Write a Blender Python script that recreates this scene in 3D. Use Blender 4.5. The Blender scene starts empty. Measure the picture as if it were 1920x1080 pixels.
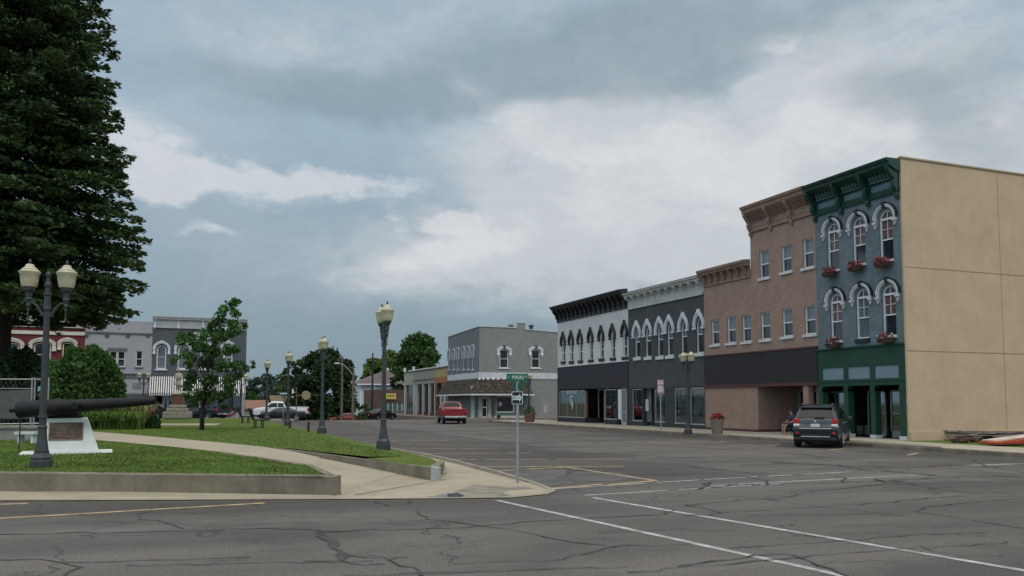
import bpy, math, random
import numpy as np
from mathutils import Vector, Matrix
from mathutils.geometry import tessellate_polygon
random.seed(7)
R = math.radians
SC = bpy.context.scene
C = SC.collection
# ------------------------------------------------------------------ camera
CAM_H, YAW, PITCH, FPX, PPY = 1.85, R(21.5), R(3.85), 1550.0, 649.0
Fv = Vector((math.sin(YAW)*math.cos(PITCH), math.cos(YAW)*math.cos(PITCH), math.sin(PITCH)))
Rv = Vector((math.cos(YAW), -math.sin(YAW), 0))
Uv = Rv.cross(Fv)
CP = Vector((0, 0, CAM_H))
cd = bpy.data.cameras.new('camera'); cam = bpy.data.objects.new('camera', cd); C.objects.link(cam)
M4 = Matrix(((Rv.x, Uv.x, -Fv.x, CP.x), (Rv.y, Uv.y, -Fv.y, CP.y), (Rv.z, Uv.z, -Fv.z, CP.z), (0, 0, 0, 1)))
cam.matrix_world = M4
cd.sensor_width = 36; cd.lens = 36*FPX/1920; cd.shift_y = (PPY-540)/1920
cd.clip_start = 0.1; cd.clip_end = 6000
SC.camera = cam
def ray(px, py): return Fv + Rv*((px-960)/FPX) + Uv*((PPY-py)/FPX)
def onz(px, py, z=0.0):
    d = ray(px, py); return CP + d*((z-CAM_H)/d.z)
def onY(px, py, Y):
    d = ray(px, py); return CP + d*(Y/d.y)
def onX(px, py, X):
    d = ray(px, py); return CP + d*(X/d.x)
def atd(px, dist, z):          # ground point under a view direction at a forward distance
    u = (px-960)/FPX
    return Vector((dist*(math.sin(YAW)+u*math.cos(YAW)), dist*(math.cos(YAW)-u*math.sin(YAW)), z))
def G(Y):                      # the streets fall away gently past the far crossing
    return -0.026*max(0.0, min(Y, 190)-84)
def sl(c):
    c = c/255.0
    return c/12.92 if c <= 0.04045 else ((c+0.055)/1.055)**2.4
def rgb(r, g, b): return (sl(r), sl(g), sl(b))
# ------------------------------------------------------------------ render look, world, sun
SC.view_settings.view_transform = 'Standard'; SC.view_settings.look = 'None'
SC.view_settings.exposure = 0.2; SC.view_settings.gamma = 1.0
SC.render.engine = 'CYCLES'
SC.cycles.max_bounces = 6; SC.cycles.diffuse_bounces = 3; SC.cycles.glossy_bounces = 3
SC.cycles.transmission_bounces = 4; SC.cycles.transparent_max_bounces = 8
SC.cycles.use_denoising = True
SUN_EL, SUN_AZ = R(52), R(158)      # azimuth measured from +Y towards +X
W = bpy.data.worlds.new('World'); SC.world = W; W.use_nodes = True
nt = W.node_tree; nt.nodes.clear()
def N(t, **k):
    n = nt.nodes.new(t)
    for a, b in k.items(): setattr(n, a, b)
    return n
def L(a, b): nt.links.new(a, b)
def wm(op, a, b=None, c=None, clamp=False):
    n = N('ShaderNodeMath', operation=op, use_clamp=clamp)
    for i, v in enumerate((a, b, c)):
        if v is None: continue
        if isinstance(v, (int, float)): n.inputs[i].default_value = v
        else: L(v, n.inputs[i])
    return n.outputs[0]
out = N('ShaderNodeOutputWorld'); bg = N('ShaderNodeBackground'); L(bg.outputs[0], out.inputs[0])
sky = N('ShaderNodeTexSky', sky_type='NISHITA'); sky.sun_disc = False
sky.sun_elevation = SUN_EL; sky.sun_rotation = SUN_AZ; sky.air_density = 1.0; sky.dust_density = 2.5
tc = N('ShaderNodeTexCoord'); sp = N('ShaderNodeSeparateXYZ'); L(tc.outputs['Generated'], sp.inputs[0])
az = wm('ARCTAN2', sp.outputs[0], sp.outputs[1]); el = wm('ARCSINE', sp.outputs[2])
comb = N('ShaderNodeCombineXYZ'); L(az, comb.inputs[0]); L(el, comb.inputs[1])
def wnoise(scale, detail, rough, sx=1.0, sy=1.0, off=0.0, src=None):
    m = N('ShaderNodeMapping'); m.inputs['Scale'].default_value = (sx, sy, 1); m.inputs['Location'].default_value = (off, off*.7, off)
    L(src or comb.outputs[0], m.inputs[0])
    n = N('ShaderNodeTexNoise'); n.inputs['Scale'].default_value = scale; n.inputs['Detail'].default_value = detail
    n.inputs['Roughness'].default_value = rough; L(m.outputs[0], n.inputs[0]); return n
def warp(amount, scale, off, src, detail=5):
    n = wnoise(scale, detail, .58, 1, 1.7, off, src)
    v = N('ShaderNodeVectorMath', operation='SUBTRACT'); L(n.outputs['Color'], v.inputs[0]); v.inputs[1].default_value = (.5, .5, .5)
    s = N('ShaderNodeVectorMath', operation='MULTIPLY'); L(v.outputs[0], s.inputs[0]); s.inputs[1].default_value = (amount, amount*.6, 0)
    a = N('ShaderNodeVectorMath', operation='ADD'); L(src, a.inputs[0]); L(s.outputs[0], a.inputs[1]); return a.outputs[0]
wsoft = warp(.34, 3.0, 3.1, comb.outputs[0], 4)
wpuff = warp(.15, 8.0, 7.7, comb.outputs[0], 7)
def azel(px, py):
    d = ray(px, py).normalized(); return math.atan2(d.x, d.y), math.asin(d.z)
def blob(src, px, py, rx, ry, rot, amt):
    a, e = azel(px, py)
    m = N('ShaderNodeMapping', vector_type='TEXTURE'); m.inputs['Location'].default_value = (a, e, 0)
    m.inputs['Rotation'].default_value = (0, 0, R(rot)); m.inputs['Scale'].default_value = (rx/FPX, ry/FPX, 1)
    L(src, m.inputs[0])
    g = N('ShaderNodeTexGradient', gradient_type='SPHERICAL'); L(m.outputs[0], g.inputs[0])
    return wm('MULTIPLY', g.outputs['Fac'], amt)
def total(bl):
    s = bl[0]
    for b in bl[1:]: s = wm('ADD', s, b)
    return s
def smooth(v, lo, hi):
    n = N('ShaderNodeMapRange', interpolation_type='SMOOTHSTEP'); L(v, n.inputs['Value'])
    n.inputs['From Min'].default_value = lo; n.inputs['From Max'].default_value = hi; return n.outputs['Result']
def cmix(fac, a, b):
    n = N('ShaderNodeMix', data_type='RGBA')
    if isinstance(fac, (int, float)): n.inputs[0].default_value = fac
    else: L(fac, n.inputs[0])
    for i, v in ((6, a), (7, b)):
        if isinstance(v, tuple): n.inputs[i].default_value = (*v, 1)
        else: L(v, n.inputs[i])
    return n.outputs[2]
# clear air between the clouds: the physical sky, thinned, over a grey blue haze
skl = N('ShaderNodeMix', data_type='RGBA', blend_type='MULTIPLY'); skl.inputs[0].default_value = 1
L(sky.outputs[0], skl.inputs[6]); skl.inputs[7].default_value = (.5, .5, .5, 1)
ramp = N('ShaderNodeValToRGB'); L(wm('DIVIDE', el, 1.2), ramp.inputs[0])
SKB = 9.6
def K(r, g, b): c = rgb(r, g, b); return (c[0]*SKB, c[1]*SKB, c[2]*SKB)
el_ = ramp.color_ramp.elements
el_[0].position = 0.0; el_[0].color = (*rgb(122, 141, 151), 1)
el_[1].position = 1.0; el_[1].color = (*rgb(146, 162, 173), 1)
for p, c in ((.07, (126, 145, 156)), (.16, (140, 158, 170)), (.26, (147, 168, 183)), (.38, (145, 166, 181)), (.55, (146, 162, 173))):
    e = el_.new(p); e.color = (*rgb(*c), 1)
sc10 = N('ShaderNodeVectorMath', operation='SCALE'); L(ramp.outputs[0], sc10.inputs[0]); sc10.inputs['Scale'].default_value = SKB
base = cmix(.12, sc10.outputs[0], skl.outputs[2])
# thin veil
veil = total([blob(wsoft, *b) for b in [(1350, 330, 640, 330, 8, 1.5), (1150, 480, 520, 170, 0, 1.1), (1750, 300, 420, 320, 0, 1.3),
     (450, 60, 560, 130, 4, .75), (1000, 40, 600, 110, 0, .5), (880, 480, 380, 110, 8, .8), (300, 300, 240, 160, 0, .6), (600, 500, 500, 90, 0, .45), (1020, 250, 360, 170, -10, .8)]])
vn = wnoise(7, 9, .68, 1, 2.0, 11.0, wsoft)
veil = wm('MULTIPLY', veil, wm('MULTIPLY_ADD', vn.outputs['Fac'], 2.6, -.35))
c1 = cmix(wm('MULTIPLY', smooth(veil, .0, 1.35), .9), base, K(181, 186, 190))
# cumulus edges
puff = total([blob(wpuff, *b) for b in [(300, 285, 150, 75, -35, 1.0), (450, 335, 200, 50, -12, 1.1), (640, 345, 190, 44, -3, 1.5), (290, 365, 90, 40, -8, 1.1), (230, 330, 150, 70, 0, .9),
     (860, 405, 80, 24, 0, 1.2), (740, 398, 70, 16, -8, .6), (850, 470, 180, 60, 14, 1.1), (390, 443, 90, 20, -3, .72), (900, 180, 160, 60, -20, .65), (1080, 300, 200, 120, -30, .7),
     (1260, 260, 230, 60, 12, .8), (1500, 250, 300, 70, 5, .9), (1370, 330, 260, 60, -5, .8), (1650, 240, 200, 90, -30, .9), (1700, 50, 260, 60, 15, .5), (1460, 78, 60, 26, 10, 1.0), (1860, 200, 90, 60, -40, .8), (1250, 420, 420, 90, 0, .6)]])
pn = wnoise(8, 10, .68, 1, 1.8, 23.0)
puffm = smooth(wm('MULTIPLY', puff, wm('MULTIPLY_ADD', pn.outputs['Fac'], 3.2, -.72)), .16, .80)
c2 = cmix(wm('MULTIPLY', puffm, .62), c1, K(201, 202, 205))
# grey undersides of the upper deck
dark = total([blob(wsoft, *b) for b in [(420, 150, 420, 75, 0, .9), (700, 165, 330, 70, -2, 1.1), (1200, 120, 330, 110, 0, 1.3), (1500, 85, 380, 75, 12, 1.1), (1220, 40, 800, 60, 6, .45), (850, 110, 300, 90, 0, .8),
     (1080, 175, 230, 50, -4, .8), (1800, 130, 260, 60, 0, .75), (1830, 210, 200, 70, -25, .7), (1150, 560, 500, 90, 0, .35), (700, 620, 900, 110, 0, .25)]])
dn = wnoise(4, 7, .55, 1, 2.2, 41.0)
darkm = smooth(wm('MULTIPLY', dark, wm('MULTIPLY_ADD', dn.outputs['Fac'], 1.6, .15)), .05, 1.15)
c3 = cmix(wm('MULTIPLY', darkm, .58), c2, K(118, 136, 147))
fn = wnoise(30, 6, .7, 1, 2, 5.0)
fin = N('ShaderNodeVectorMath', operation='SCALE'); L(c3, fin.inputs[0]); L(wm('MULTIPLY_ADD', fn.outputs['Fac'], .20, 1.04), fin.inputs['Scale'])
up_ = wm('MULTIPLY_ADD', smooth(el, .50, 1.15), 1.9, 1.0)      # unseen sky overhead and behind the camera brightened to light the facades
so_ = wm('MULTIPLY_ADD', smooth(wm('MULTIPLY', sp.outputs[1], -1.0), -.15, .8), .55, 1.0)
we_ = wm('MULTIPLY_ADD', smooth(wm('MULTIPLY', sp.outputs[0], -1.0), .25, .9), .95, 1.0)  # added brightness on the unseen west side, lifts the shaded street fronts
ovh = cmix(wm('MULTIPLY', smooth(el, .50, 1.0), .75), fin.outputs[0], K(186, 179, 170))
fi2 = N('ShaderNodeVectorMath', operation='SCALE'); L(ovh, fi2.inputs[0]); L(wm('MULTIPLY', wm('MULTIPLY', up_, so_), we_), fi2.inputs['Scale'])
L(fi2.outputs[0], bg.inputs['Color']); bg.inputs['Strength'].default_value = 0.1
sd = bpy.data.lights.new('sun', 'SUN'); so = bpy.data.objects.new('sun', sd); C.objects.link(so)
sd.energy = 0.8; sd.angle = R(14); sd.color = (1, .96, .9)
sdir = Vector((math.sin(SUN_AZ)*math.cos(SUN_EL), math.cos(SUN_AZ)*math.cos(SUN_EL), math.sin(SUN_EL)))
so.rotation_euler = sdir.to_track_quat('Z', 'Y').to_euler(); so.location = (0, -20, 60)
# ------------------------------------------------------------------ materials
MATS = {}
def mat(name, col, rough=.75, var=.10, vs=1.5, bump=0.0, bs=30, metal=0.0, spec=.4, coat=0.0, grime=0.0, kind=None, emit=0, alpha=None):
    if name in MATS: return MATS[name]
    m = bpy.data.materials.new(name); m.use_nodes = True; t = m.node_tree; b = t.nodes['Principled BSDF']
    MATS[name] = m
    def nn(ty, **k):
        n = t.nodes.new(ty)
        for a, v in k.items(): setattr(n, a, v)
        return n
    lk = t.links.new
    b.inputs['Roughness'].default_value = rough; b.inputs['Metallic'].default_value = metal
    b.inputs['Specular IOR Level'].default_value = spec; b.inputs['Coat Weight'].default_value = coat
    b.inputs['Coat Roughness'].default_value = .06
    tcn = nn('ShaderNodeTexCoord'); co = tcn.outputs['Object']
    def noise(scale, detail=4, rg=.6, src=None):
        n = nn('ShaderNodeTexNoise'); n.inputs['Scale'].default_value = scale; n.inputs['Detail'].default_value = detail
        n.inputs['Roughness'].default_value = rg; lk(src or co, n.inputs[0]); return n.outputs['Fac']
    def ma(op, a, bb, cc=None, cl=False):
        n = nn('ShaderNodeMath', operation=op, use_clamp=cl)
        for i, v in enumerate((a, bb, cc)):
            if v is None: continue
            if isinstance(v, (int, float)): n.inputs[i].default_value = v
            else: lk(v, n.inputs[i])
        return n.outputs[0]
    def mx(f, a, bb, bt='MIX'):
        n = nn('ShaderNodeMix', data_type='RGBA', blend_type=bt)
        if isinstance(f, (int, float)): n.inputs[0].default_value = f
        else: lk(f, n.inputs[0])
        for i, v in ((6, a), (7, bb)):
            if isinstance(v, tuple): n.inputs[i].default_value = (*v[:3], 1)
            else: lk(v, n.inputs[i])
        return n.outputs[2]
    def rng(v, lo, hi):
        n = nn('ShaderNodeMapRange', interpolation_type='SMOOTHSTEP'); lk(v, n.inputs[0]); n.inputs[1].default_value = lo; n.inputs[2].default_value = hi; return n.outputs[0]
    def mapped(s, src=None, rot=0, loc=(0, 0, 0)):
        n = nn('ShaderNodeMapping'); n.inputs['Scale'].default_value = s; n.inputs['Rotation'].default_value = (0, 0, rot); n.inputs['Location'].default_value = loc
        lk(src or co, n.inputs[0]); return n.outputs[0]
    cc = col
    lo = tuple(c*(1-var*1.6) for c in col); hi = tuple(min(1, c*(1+var)) for c in col)
    cur = mx(rng(noise(vs, 6, .65), .25, .75), lo, hi)
    height = None
    if kind == 'brick' or kind == 'pbrick':
        s = nn('ShaderNodeSeparateXYZ'); lk(co, s.inputs[0])
        cb = nn('ShaderNodeCombineXYZ'); lk(ma('ADD', s.outputs[0], s.outputs[1]), cb.inputs[0]); lk(s.outputs[2], cb.inputs[1])
        br = nn('ShaderNodeTexBrick'); lk(cb.outputs[0], br.inputs[0]); br.inputs['Scale'].default_value = 1
        br.inputs['Brick Width'].default_value = .24; br.inputs['Row Height'].default_value = .085; br.inputs['Mortar Size'].default_value = .008
        br.inputs['Color1'].default_value = (.74, .74, .74, 1); br.inputs['Color2'].default_value = (1.12, 1.12, 1.12, 1)
        mo = .66 if kind == 'pbrick' else 1.5
        br.inputs['Mortar'].default_value = (mo, mo, mo, 1)
        cur = mx(.5, cur, br.outputs['Color'], 'MULTIPLY'); height = ma('SUBTRACT', 1.0, br.outputs['Fac'])
    if kind == 'siding':
        s = nn('ShaderNodeSeparateXYZ'); lk(co, s.inputs[0])
        fr = ma('FRACT', ma('MULTIPLY', s.outputs[2], 6.5), 0.0)
        cur = mx(rng(fr, .0, .16), tuple(c*.45 for c in col), cur); height = fr
    if kind == 'stripes':
        s = nn('ShaderNodeSeparateXYZ'); lk(co, s.inputs[0])
        fr = ma('FRACT', ma('MULTIPLY', s.outputs[0], 4.7), 0.0)
        cur = mx(ma('GREATER_THAN', fr, .5), (.012, .012, .014), cur)
    if kind == 'shingle':
        br = nn('ShaderNodeTexBrick'); s = nn('ShaderNodeSeparateXYZ'); lk(co, s.inputs[0])
        cb = nn('ShaderNodeCombineXYZ'); lk(ma('ADD', s.outputs[0], s.outputs[1]), cb.inputs[0]); lk(s.outputs[2], cb.inputs[1]); lk(cb.outputs[0], br.inputs[0])
        br.inputs['Scale'].default_value = 1; br.inputs['Brick Width'].default_value = .30; br.inputs['Row Height'].default_value = .26; br.inputs['Mortar Size'].default_value = .03
        br.inputs['Color1'].default_value = (.5, .5, .5, 1); br.inputs['Color2'].default_value = (1.9, 1.6, 1.3, 1); br.inputs['Mortar'].default_value = (.3, .3, .3, 1)
        cur = mx(1.0, cur, br.outputs['Color'], 'MULTIPLY'); height = br.outputs['Fac']
    if kind == 'asphalt':
        c_s = mapped((.06, .35, 1))
        big = noise(1.0, 6, .6, c_s); cur = mx(rng(big, .3, .7), tuple(c*.72 for c in col), tuple(c*1.25 for c in col))
        pat = noise(.12, 5, .6); cur = mx(ma('MULTIPLY', rng(pat, .52, .60), .55), cur, tuple(c*.55 for c in col))
        gr = noise(48, 3, .9); cur = mx(rng(gr, .36, .64), mx(1, cur, (.52, .52, .52), 'MULTIPLY'), mx(1, cur, (1.52, 1.50, 1.48), 'MULTIPLY'))
        sxy = nn('ShaderNodeSeparateXYZ'); lk(co, sxy.inputs[0]); wb = ma('MULTIPLY_ADD', noise(.5, 5, .6), 2.2, -1.1); X_, Y_ = ma('ADD', sxy.outputs[0], wb), ma('ADD', sxy.outputs[1], wb)
        park = ma('MULTIPLY', rng(Y_, 15.2, 16.4), ma('SUBTRACT', 1.0, rng(X_, 12.6, 14.4)))
        gut = ma('MULTIPLY', rng(ma('MULTIPLY_ADD', sxy.outputs[0], .33, Y_), 14.4, 15.3), ma('SUBTRACT', 1.0, rng(X_, 5.5, 8.0)))
        edge_ = rng(X_, 22.5, 23.6)
        cur = mx(ma('MULTIPLY', ma('MAXIMUM', ma('MAXIMUM', park, gut), edge_), .42), cur, tuple(c*.35 for c in col))
        g2 = noise(14, 5, .8); cur = mx(rng(g2, .25, .75), mx(1, cur, (.84, .84, .84), 'MULTIPLY'), mx(1, cur, (1.13, 1.13, 1.13), 'MULTIPLY'))
        st = noise(1.0, 4, .7, mapped((.9, 16, 1), rot=R(6))); cur = mx(ma('MULTIPLY', rng(st, .6, .75), .35), cur, tuple(min(1, c*1.6) for c in col))
        wv = nn('ShaderNodeTexNoise'); wv.inputs['Scale'].default_value = .8; wv.inputs['Detail'].default_value = 5; lk(co, wv.inputs[0])
        sc_ = nn('ShaderNodeVectorMath', operation='SCALE'); lk(wv.outputs['Color'], sc_.inputs[0]); sc_.inputs['Scale'].default_value = 2.2
        ad = nn('ShaderNodeVectorMath', operation='ADD'); lk(co, ad.inputs[0]); lk(sc_.outputs[0], ad.inputs[1])
        for (sx, sy, sc__, th) in ((1.0, 1.0, .21, .0042), (.5, 1.4, .42, .0045)):
            vo = nn('ShaderNodeTexVoronoi', feature='DISTANCE_TO_EDGE'); vo.inputs['Scale'].default_value = sc__
            lk(mapped((sx, sy, 0), ad.outputs[0]), vo.inputs[0])
            gate = rng(noise(.22, 3, .5, mapped((1, 1, 1), loc=(sc__*31, 3, 0))), .46, .54)
            cur = mx(ma('MULTIPLY', ma('MULTIPLY', ma('LESS_THAN', vo.outputs['Distance'], th), gate), .75), cur, tuple(c*.38 for c in col))
        height = gr
    if kind == 'concrete':
        g = noise(40, 4, .8); cur = mx(rng(g, .2, .8), mx(1, cur, (.86, .86, .86), 'MULTIPLY'), mx(1, cur, (1.10, 1.10, 1.09), 'MULTIPLY'))
        st = noise(.7, 6, .7); cur = mx(ma('MULTIPLY', rng(st, .52, .72), .45), cur, tuple(c*.55 for c in col))
        height = g
    if kind == 'joints':
        g = noise(40, 4, .8); cur = mx(rng(g, .2, .8), mx(1, cur, (.86, .86, .86), 'MULTIPLY'), mx(1, cur, (1.1, 1.1, 1.09), 'MULTIPLY'))
        st = noise(.5, 6, .7); cur = mx(ma('MULTIPLY', rng(st, .5, .68), .4), cur, tuple(c*.5 for c in col))
        br = nn('ShaderNodeTexBrick'); lk(mapped((1, 1, 1)), br.inputs[0]); br.offset = 0; br.inputs['Scale'].default_value = 1
        br.inputs['Brick Width'].default_value = 1.6; br.inputs['Row Height'].default_value = 1.6; br.inputs['Mortar Size'].default_value = .012
        cur = mx(ma('MULTIPLY', br.outputs['Fac'], .45), cur, tuple(c*.35 for c in col)); height = g
    if kind == 'leaf':
        oi = nn('ShaderNodeNewGeometry'); hs = nn('ShaderNodeHueSaturation'); lk(cur, hs.inputs['Color'])
        hs.inputs['Hue'].default_value = .5
        rv = oi.outputs['Random Per Island']
        lk(ma('MULTIPLY_ADD', rv, .9, .55), hs.inputs['Value']); lk(ma('MULTIPLY_ADD', rv, .05, .475), hs.inputs['Hue']); cur = hs.outputs[0]
    if kind == 'lawn':
        n1 = noise(9, 6, .75); n2 = noise(.6, 5, .6); n3 = noise(70, 3, .9)
        cur = mx(rng(n1, .3, .7), tuple(c*.6 for c in col), tuple(c*1.3 for c in col))
        cur = mx(ma('MULTIPLY', rng(n2, .5, .72), .45), cur, (col[0]*1.7, col[1]*1.05, col[2]*1.2)); cur = mx(ma('MULTIPLY', rng(noise(.33, 5, .65), .48, .66), .5), cur, tuple(c*.55 for c in col))
        cur = mx(rng(n3, .3, .7), mx(1, cur, (.6, .6, .6), 'MULTIPLY'), mx(1, cur, (1.4, 1.4, 1.4), 'MULTIPLY')); height = n3
    if grime > 0:
        g = noise(1.0, 6, .7, mapped((2.2, 2.2, .5))); cur = mx(ma('MULTIPLY', rng(g, .45, .8), grime), cur, tuple(c*.42 for c in col))
        g5 = noise(18, 4, .7); cur = mx(ma('MULTIPLY', rng(g5, .5, .8), grime*.5), cur, tuple(c*.6 for c in col))
    lk(cur, b.inputs['Base Color'])
    if bump > 0:
        bp = nn('ShaderNodeBump'); bp.inputs['Strength'].default_value = bump; bp.inputs['Distance'].default_value = .02
        lk(height if height is not None else noise(bs, 5, .7), bp.inputs['Height']); lk(bp.outputs[0], b.inputs['Normal'])
    if kind == 'glass':
        tr = nn('ShaderNodeBsdfTransparent'); tr.inputs[0].default_value = (.86, .89, .89, 1)
        gl = nn('ShaderNodeBsdfGlossy'); gl.inputs['Roughness'].default_value = .03; gl.inputs['Color'].default_value = (.8, .85, .88, 1)
        fr = nn('ShaderNodeFresnel'); fr.inputs[0].default_value = 1.5
        ms = nn('ShaderNodeMixShader'); lk(ma('MULTIPLY_ADD', fr.outputs[0], .75, .05, True), ms.inputs[0]); lk(tr.outputs[0], ms.inputs[1]); lk(gl.outputs[0], ms.inputs[2])
        lk(ms.outputs[0], t.nodes['Material Output'].inputs['Surface'])
    if kind == 'leaf':
        b.inputs['Subsurface Weight'].default_value = 0
        tl = nn('ShaderNodeBsdfTranslucent'); lk(cur, tl.inputs[0]); ms = nn('ShaderNodeMixShader'); ms.inputs[0].default_value = .22
        lk(b.outputs[0], ms.inputs[1]); lk(tl.outputs[0], ms.inputs[2]); lk(ms.outputs[0], t.nodes['Material Output'].inputs['Surface'])
    if emit:
        b.inputs['Emission Color'].default_value = (*col, 1); b.inputs['Emission Strength'].default_value = emit
    return m
# ------------------------------------------------------------------ mesh builder
class MB:
    def __init__(s): s.v = []; s.f = []
    def add(s, vs, fs):
        o = len(s.v); s.v += [tuple(v) for v in vs]; s.f += [tuple(i+o for i in f) for f in fs]; return s
    def box(s, x0, x1, y0, y1, z0, z1):
        v = [(x, y, z) for z in (z0, z1) for x, y in ((x0, y0), (x1, y0), (x1, y1), (x0, y1))]
        return s.add(v, [(3, 2, 1, 0), (4, 5, 6, 7), (0, 1, 5, 4), (1, 2, 6, 5), (2, 3, 7, 6), (3, 0, 4, 7)])
    def frustum(s, x0, x1, y0, y1, z0, X0, X1, Y0, Y1, z1):
        v = [(x0, y0, z0), (x1, y0, z0), (x1, y1, z0), (x0, y1, z0), (X0, Y0, z1), (X1, Y0, z1), (X1, Y1, z1), (X0, Y1, z1)]
        return s.add(v, [(3, 2, 1, 0), (4, 5, 6, 7), (0, 1, 5, 4), (1, 2, 6, 5), (2, 3, 7, 6), (3, 0, 4, 7)])
    def _prism(s, pts, a, b, fn):
        n = len(pts); v = [fn(p, a) for p in pts]+[fn(p, b) for p in pts]
        fs = [(i, (i+1) % n, (i+1) % n+n, i+n) for i in range(n)]
        tri = tessellate_polygon([[Vector((p[0], p[1], 0)) for p in pts]])
        fs += [t for t in tri]+[tuple(i+n for i in reversed(t)) for t in tri]
        return s.add(v, fs)
    def px(s, pts, a, b): return s._prism(pts, a, b, lambda p, t: (t, p[0], p[1]))       # pts are (y,z)
    def py(s, pts, a, b): return s._prism(pts, a, b, lambda p, t: (p[0], t, p[1]))       # pts are (x,z)
    def pz(s, pts, a, b): return s._prism(pts, a, b, lambda p, t: (p[0], p[1], t))
    def band(s, inner, outer, y0, y1, closed=False):
        n = len(inner); v = [(p[0], y0, p[1]) for p in inner]+[(p[0], y0, p[1]) for p in outer]+[(p[0], y1, p[1]) for p in inner]+[(p[0], y1, p[1]) for p in outer]
        fs = []
        for i in range(n if closed else n-1):
            j = (i+1) % n
            fs += [(i, j, n+j, n+i), (2*n+i, 3*n+i, 3*n+j, 2*n+j), (n+i, n+j, 3*n+j, 3*n+i), (i, 2*n+i, 2*n+j, j)]
        if not closed: fs += [(0, n, 3*n, 2*n), (n-1, 3*n-1, 4*n-1, 2*n-1)]
        return s.add(v, fs)
    def lathe(s, prof, cx=0, cy=0, seg=16, flute=0.0, phase=0.0, cz=0):
        v = []; fs = []; n = len(prof)
        for r, z in prof:
            for k in range(seg):
                a = 2*math.pi*(k+phase)/seg; rr = r*(1-flute*(k % 2)); v.append((cx+rr*math.cos(a), cy+rr*math.sin(a), cz+z))
        for i in range(n-1):
            for k in range(seg):
                k2 = (k+1) % seg; fs.append((i*seg+k, i*seg+k2, (i+1)*seg+k2, (i+1)*seg+k))
        fs.append(tuple(reversed(range(seg)))); fs.append(tuple((n-1)*seg+k for k in range(seg)))
        return s.add(v, fs)
    def tube(s, pts, rad, seg=8):
        pts = [Vector(p) for p in pts]; n = len(pts); rad = rad if isinstance(rad, (list, tuple)) else [rad]*n
        v = []; fs = []
        for i, p in enumerate(pts):
            d = (pts[min(i+1, n-1)]-pts[max(i-1, 0)]).normalized()
            u = d.cross(Vector((0, 0, 1)) if abs(d.z) < .95 else Vector((1, 0, 0))).normalized(); w = d.cross(u)
            for k in range(seg):
                a = 2*math.pi*k/seg; v.append(p+(u*math.cos(a)+w*math.sin(a))*rad[i])
        for i in range(n-1):
            for k in range(seg):
                k2 = (k+1) % seg; fs.append((i*seg+k, i*seg+k2, (i+1)*seg+k2, (i+1)*seg+k))
        fs.append(tuple(reversed(range(seg)))); fs.append(tuple((n-1)*seg+k for k in range(seg)))
        return s.add(v, fs)
    def xf(s, m, start=0):
        s.v = s.v[:start]+[tuple(m @ Vector(v)) for v in s.v[start:]]; return s
    def sphere(s, c, r, seg=10, rings=7, sz=1.0):
        prof = [(max(.001, r*math.sin(math.pi*i/rings)), -r*sz*math.cos(math.pi*i/rings)) for i in range(rings+1)]
        return s.lathe(prof, c[0], c[1], seg, cz=c[2])
    def poly(s, pts3, holes=()):
        allp = [[Vector(p) for p in pts3]]+[[Vector(p) for p in h] for h in holes]
        flat = [p for l in allp for p in l]
        return s.add(flat, [t for t in tessellate_polygon(allp)])
    def build(s, name, m, parent=None, smooth=False, loc=None, rotz=0, bevel=0, auto=None):
        me = bpy.data.meshes.new(name); me.from_pydata(s.v, [], s.f); me.materials.append(m); me.validate()
        import bmesh
        bm = bmesh.new(); bm.from_mesh(me); bmesh.ops.recalc_face_normals(bm, faces=bm.faces); bm.to_mesh(me); bm.free()
        if smooth:
            me.polygons.foreach_set('use_smooth', [True]*len(me.polygons))
            if auto: me.set_sharp_from_angle(angle=R(auto))
        me.update()
        o = bpy.data.objects.new(name, me); C.objects.link(o)
        if parent is not None: o.parent = parent
        if loc is not None: o.location = loc
        o.rotation_euler.z = rotz
        if bevel:
            b = o.modifiers.new('bevel', 'BEVEL'); b.width = bevel; b.segments = 2; b.limit_method = 'ANGLE'
        return o
def tag(o, label=None, cat=None, group=None, kind=None):
    if label: o['label'] = label
    if cat: o['category'] = cat
    if group: o['group'] = group
    if kind: o['kind'] = kind
    return o
def thing(name, label, cat, loc=(0, 0, 0), rotz=0.0, group=None):
    o = bpy.data.objects.new(name, None); C.objects.link(o); o.location = loc; o.rotation_euler.z = rotz; o.empty_display_size = .3
    return tag(o, label, cat, group)
def copy_tree(o, parent=None):
    c = o.copy(); C.objects.link(c)
    if parent is not None: c.parent = parent
    for ch in [x for x in o.children]: copy_tree(ch, c)
    return c
def npmesh(name, V, F, m, parent=None, smooth=False):
    me = bpy.data.meshes.new(name); V = np.asarray(V, dtype=np.float32); F = np.asarray(F, dtype=np.int32); k = F.shape[1]
    me.vertices.add(len(V)); me.vertices.foreach_set('co', V.ravel())
    me.loops.add(F.size); me.loops.foreach_set('vertex_index', F.ravel())
    me.polygons.add(len(F)); me.polygons.foreach_set('loop_start', np.arange(0, F.size, k, dtype=np.int32))
    me.update(calc_edges=True); me.materials.append(m)
    o = bpy.data.objects.new(name, me); C.objects.link(o)
    if parent is not None: o.parent = parent
    return o
def text(parent, s, size, m, loc, rot, name='lettering', ext=.002, sx=1.0):
    cu = bpy.data.curves.new('t', 'FONT'); cu.body = s; cu.size = size; cu.align_x = 'CENTER'; cu.align_y = 'CENTER'; cu.extrude = ext; cu.resolution_u = 2
    t = bpy.data.objects.new('t', cu); C.objects.link(t); dg = bpy.context.evaluated_depsgraph_get(); dg.update()
    me = bpy.data.meshes.new_from_object(t.evaluated_get(dg)); bpy.data.objects.remove(t)
    me.materials.clear(); me.materials.append(m)
    o = bpy.data.objects.new(name, me); C.objects.link(o); o.parent = parent; o.location = loc; o.rotation_euler = rot; o.scale = (sx, 1, 1); return o
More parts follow.
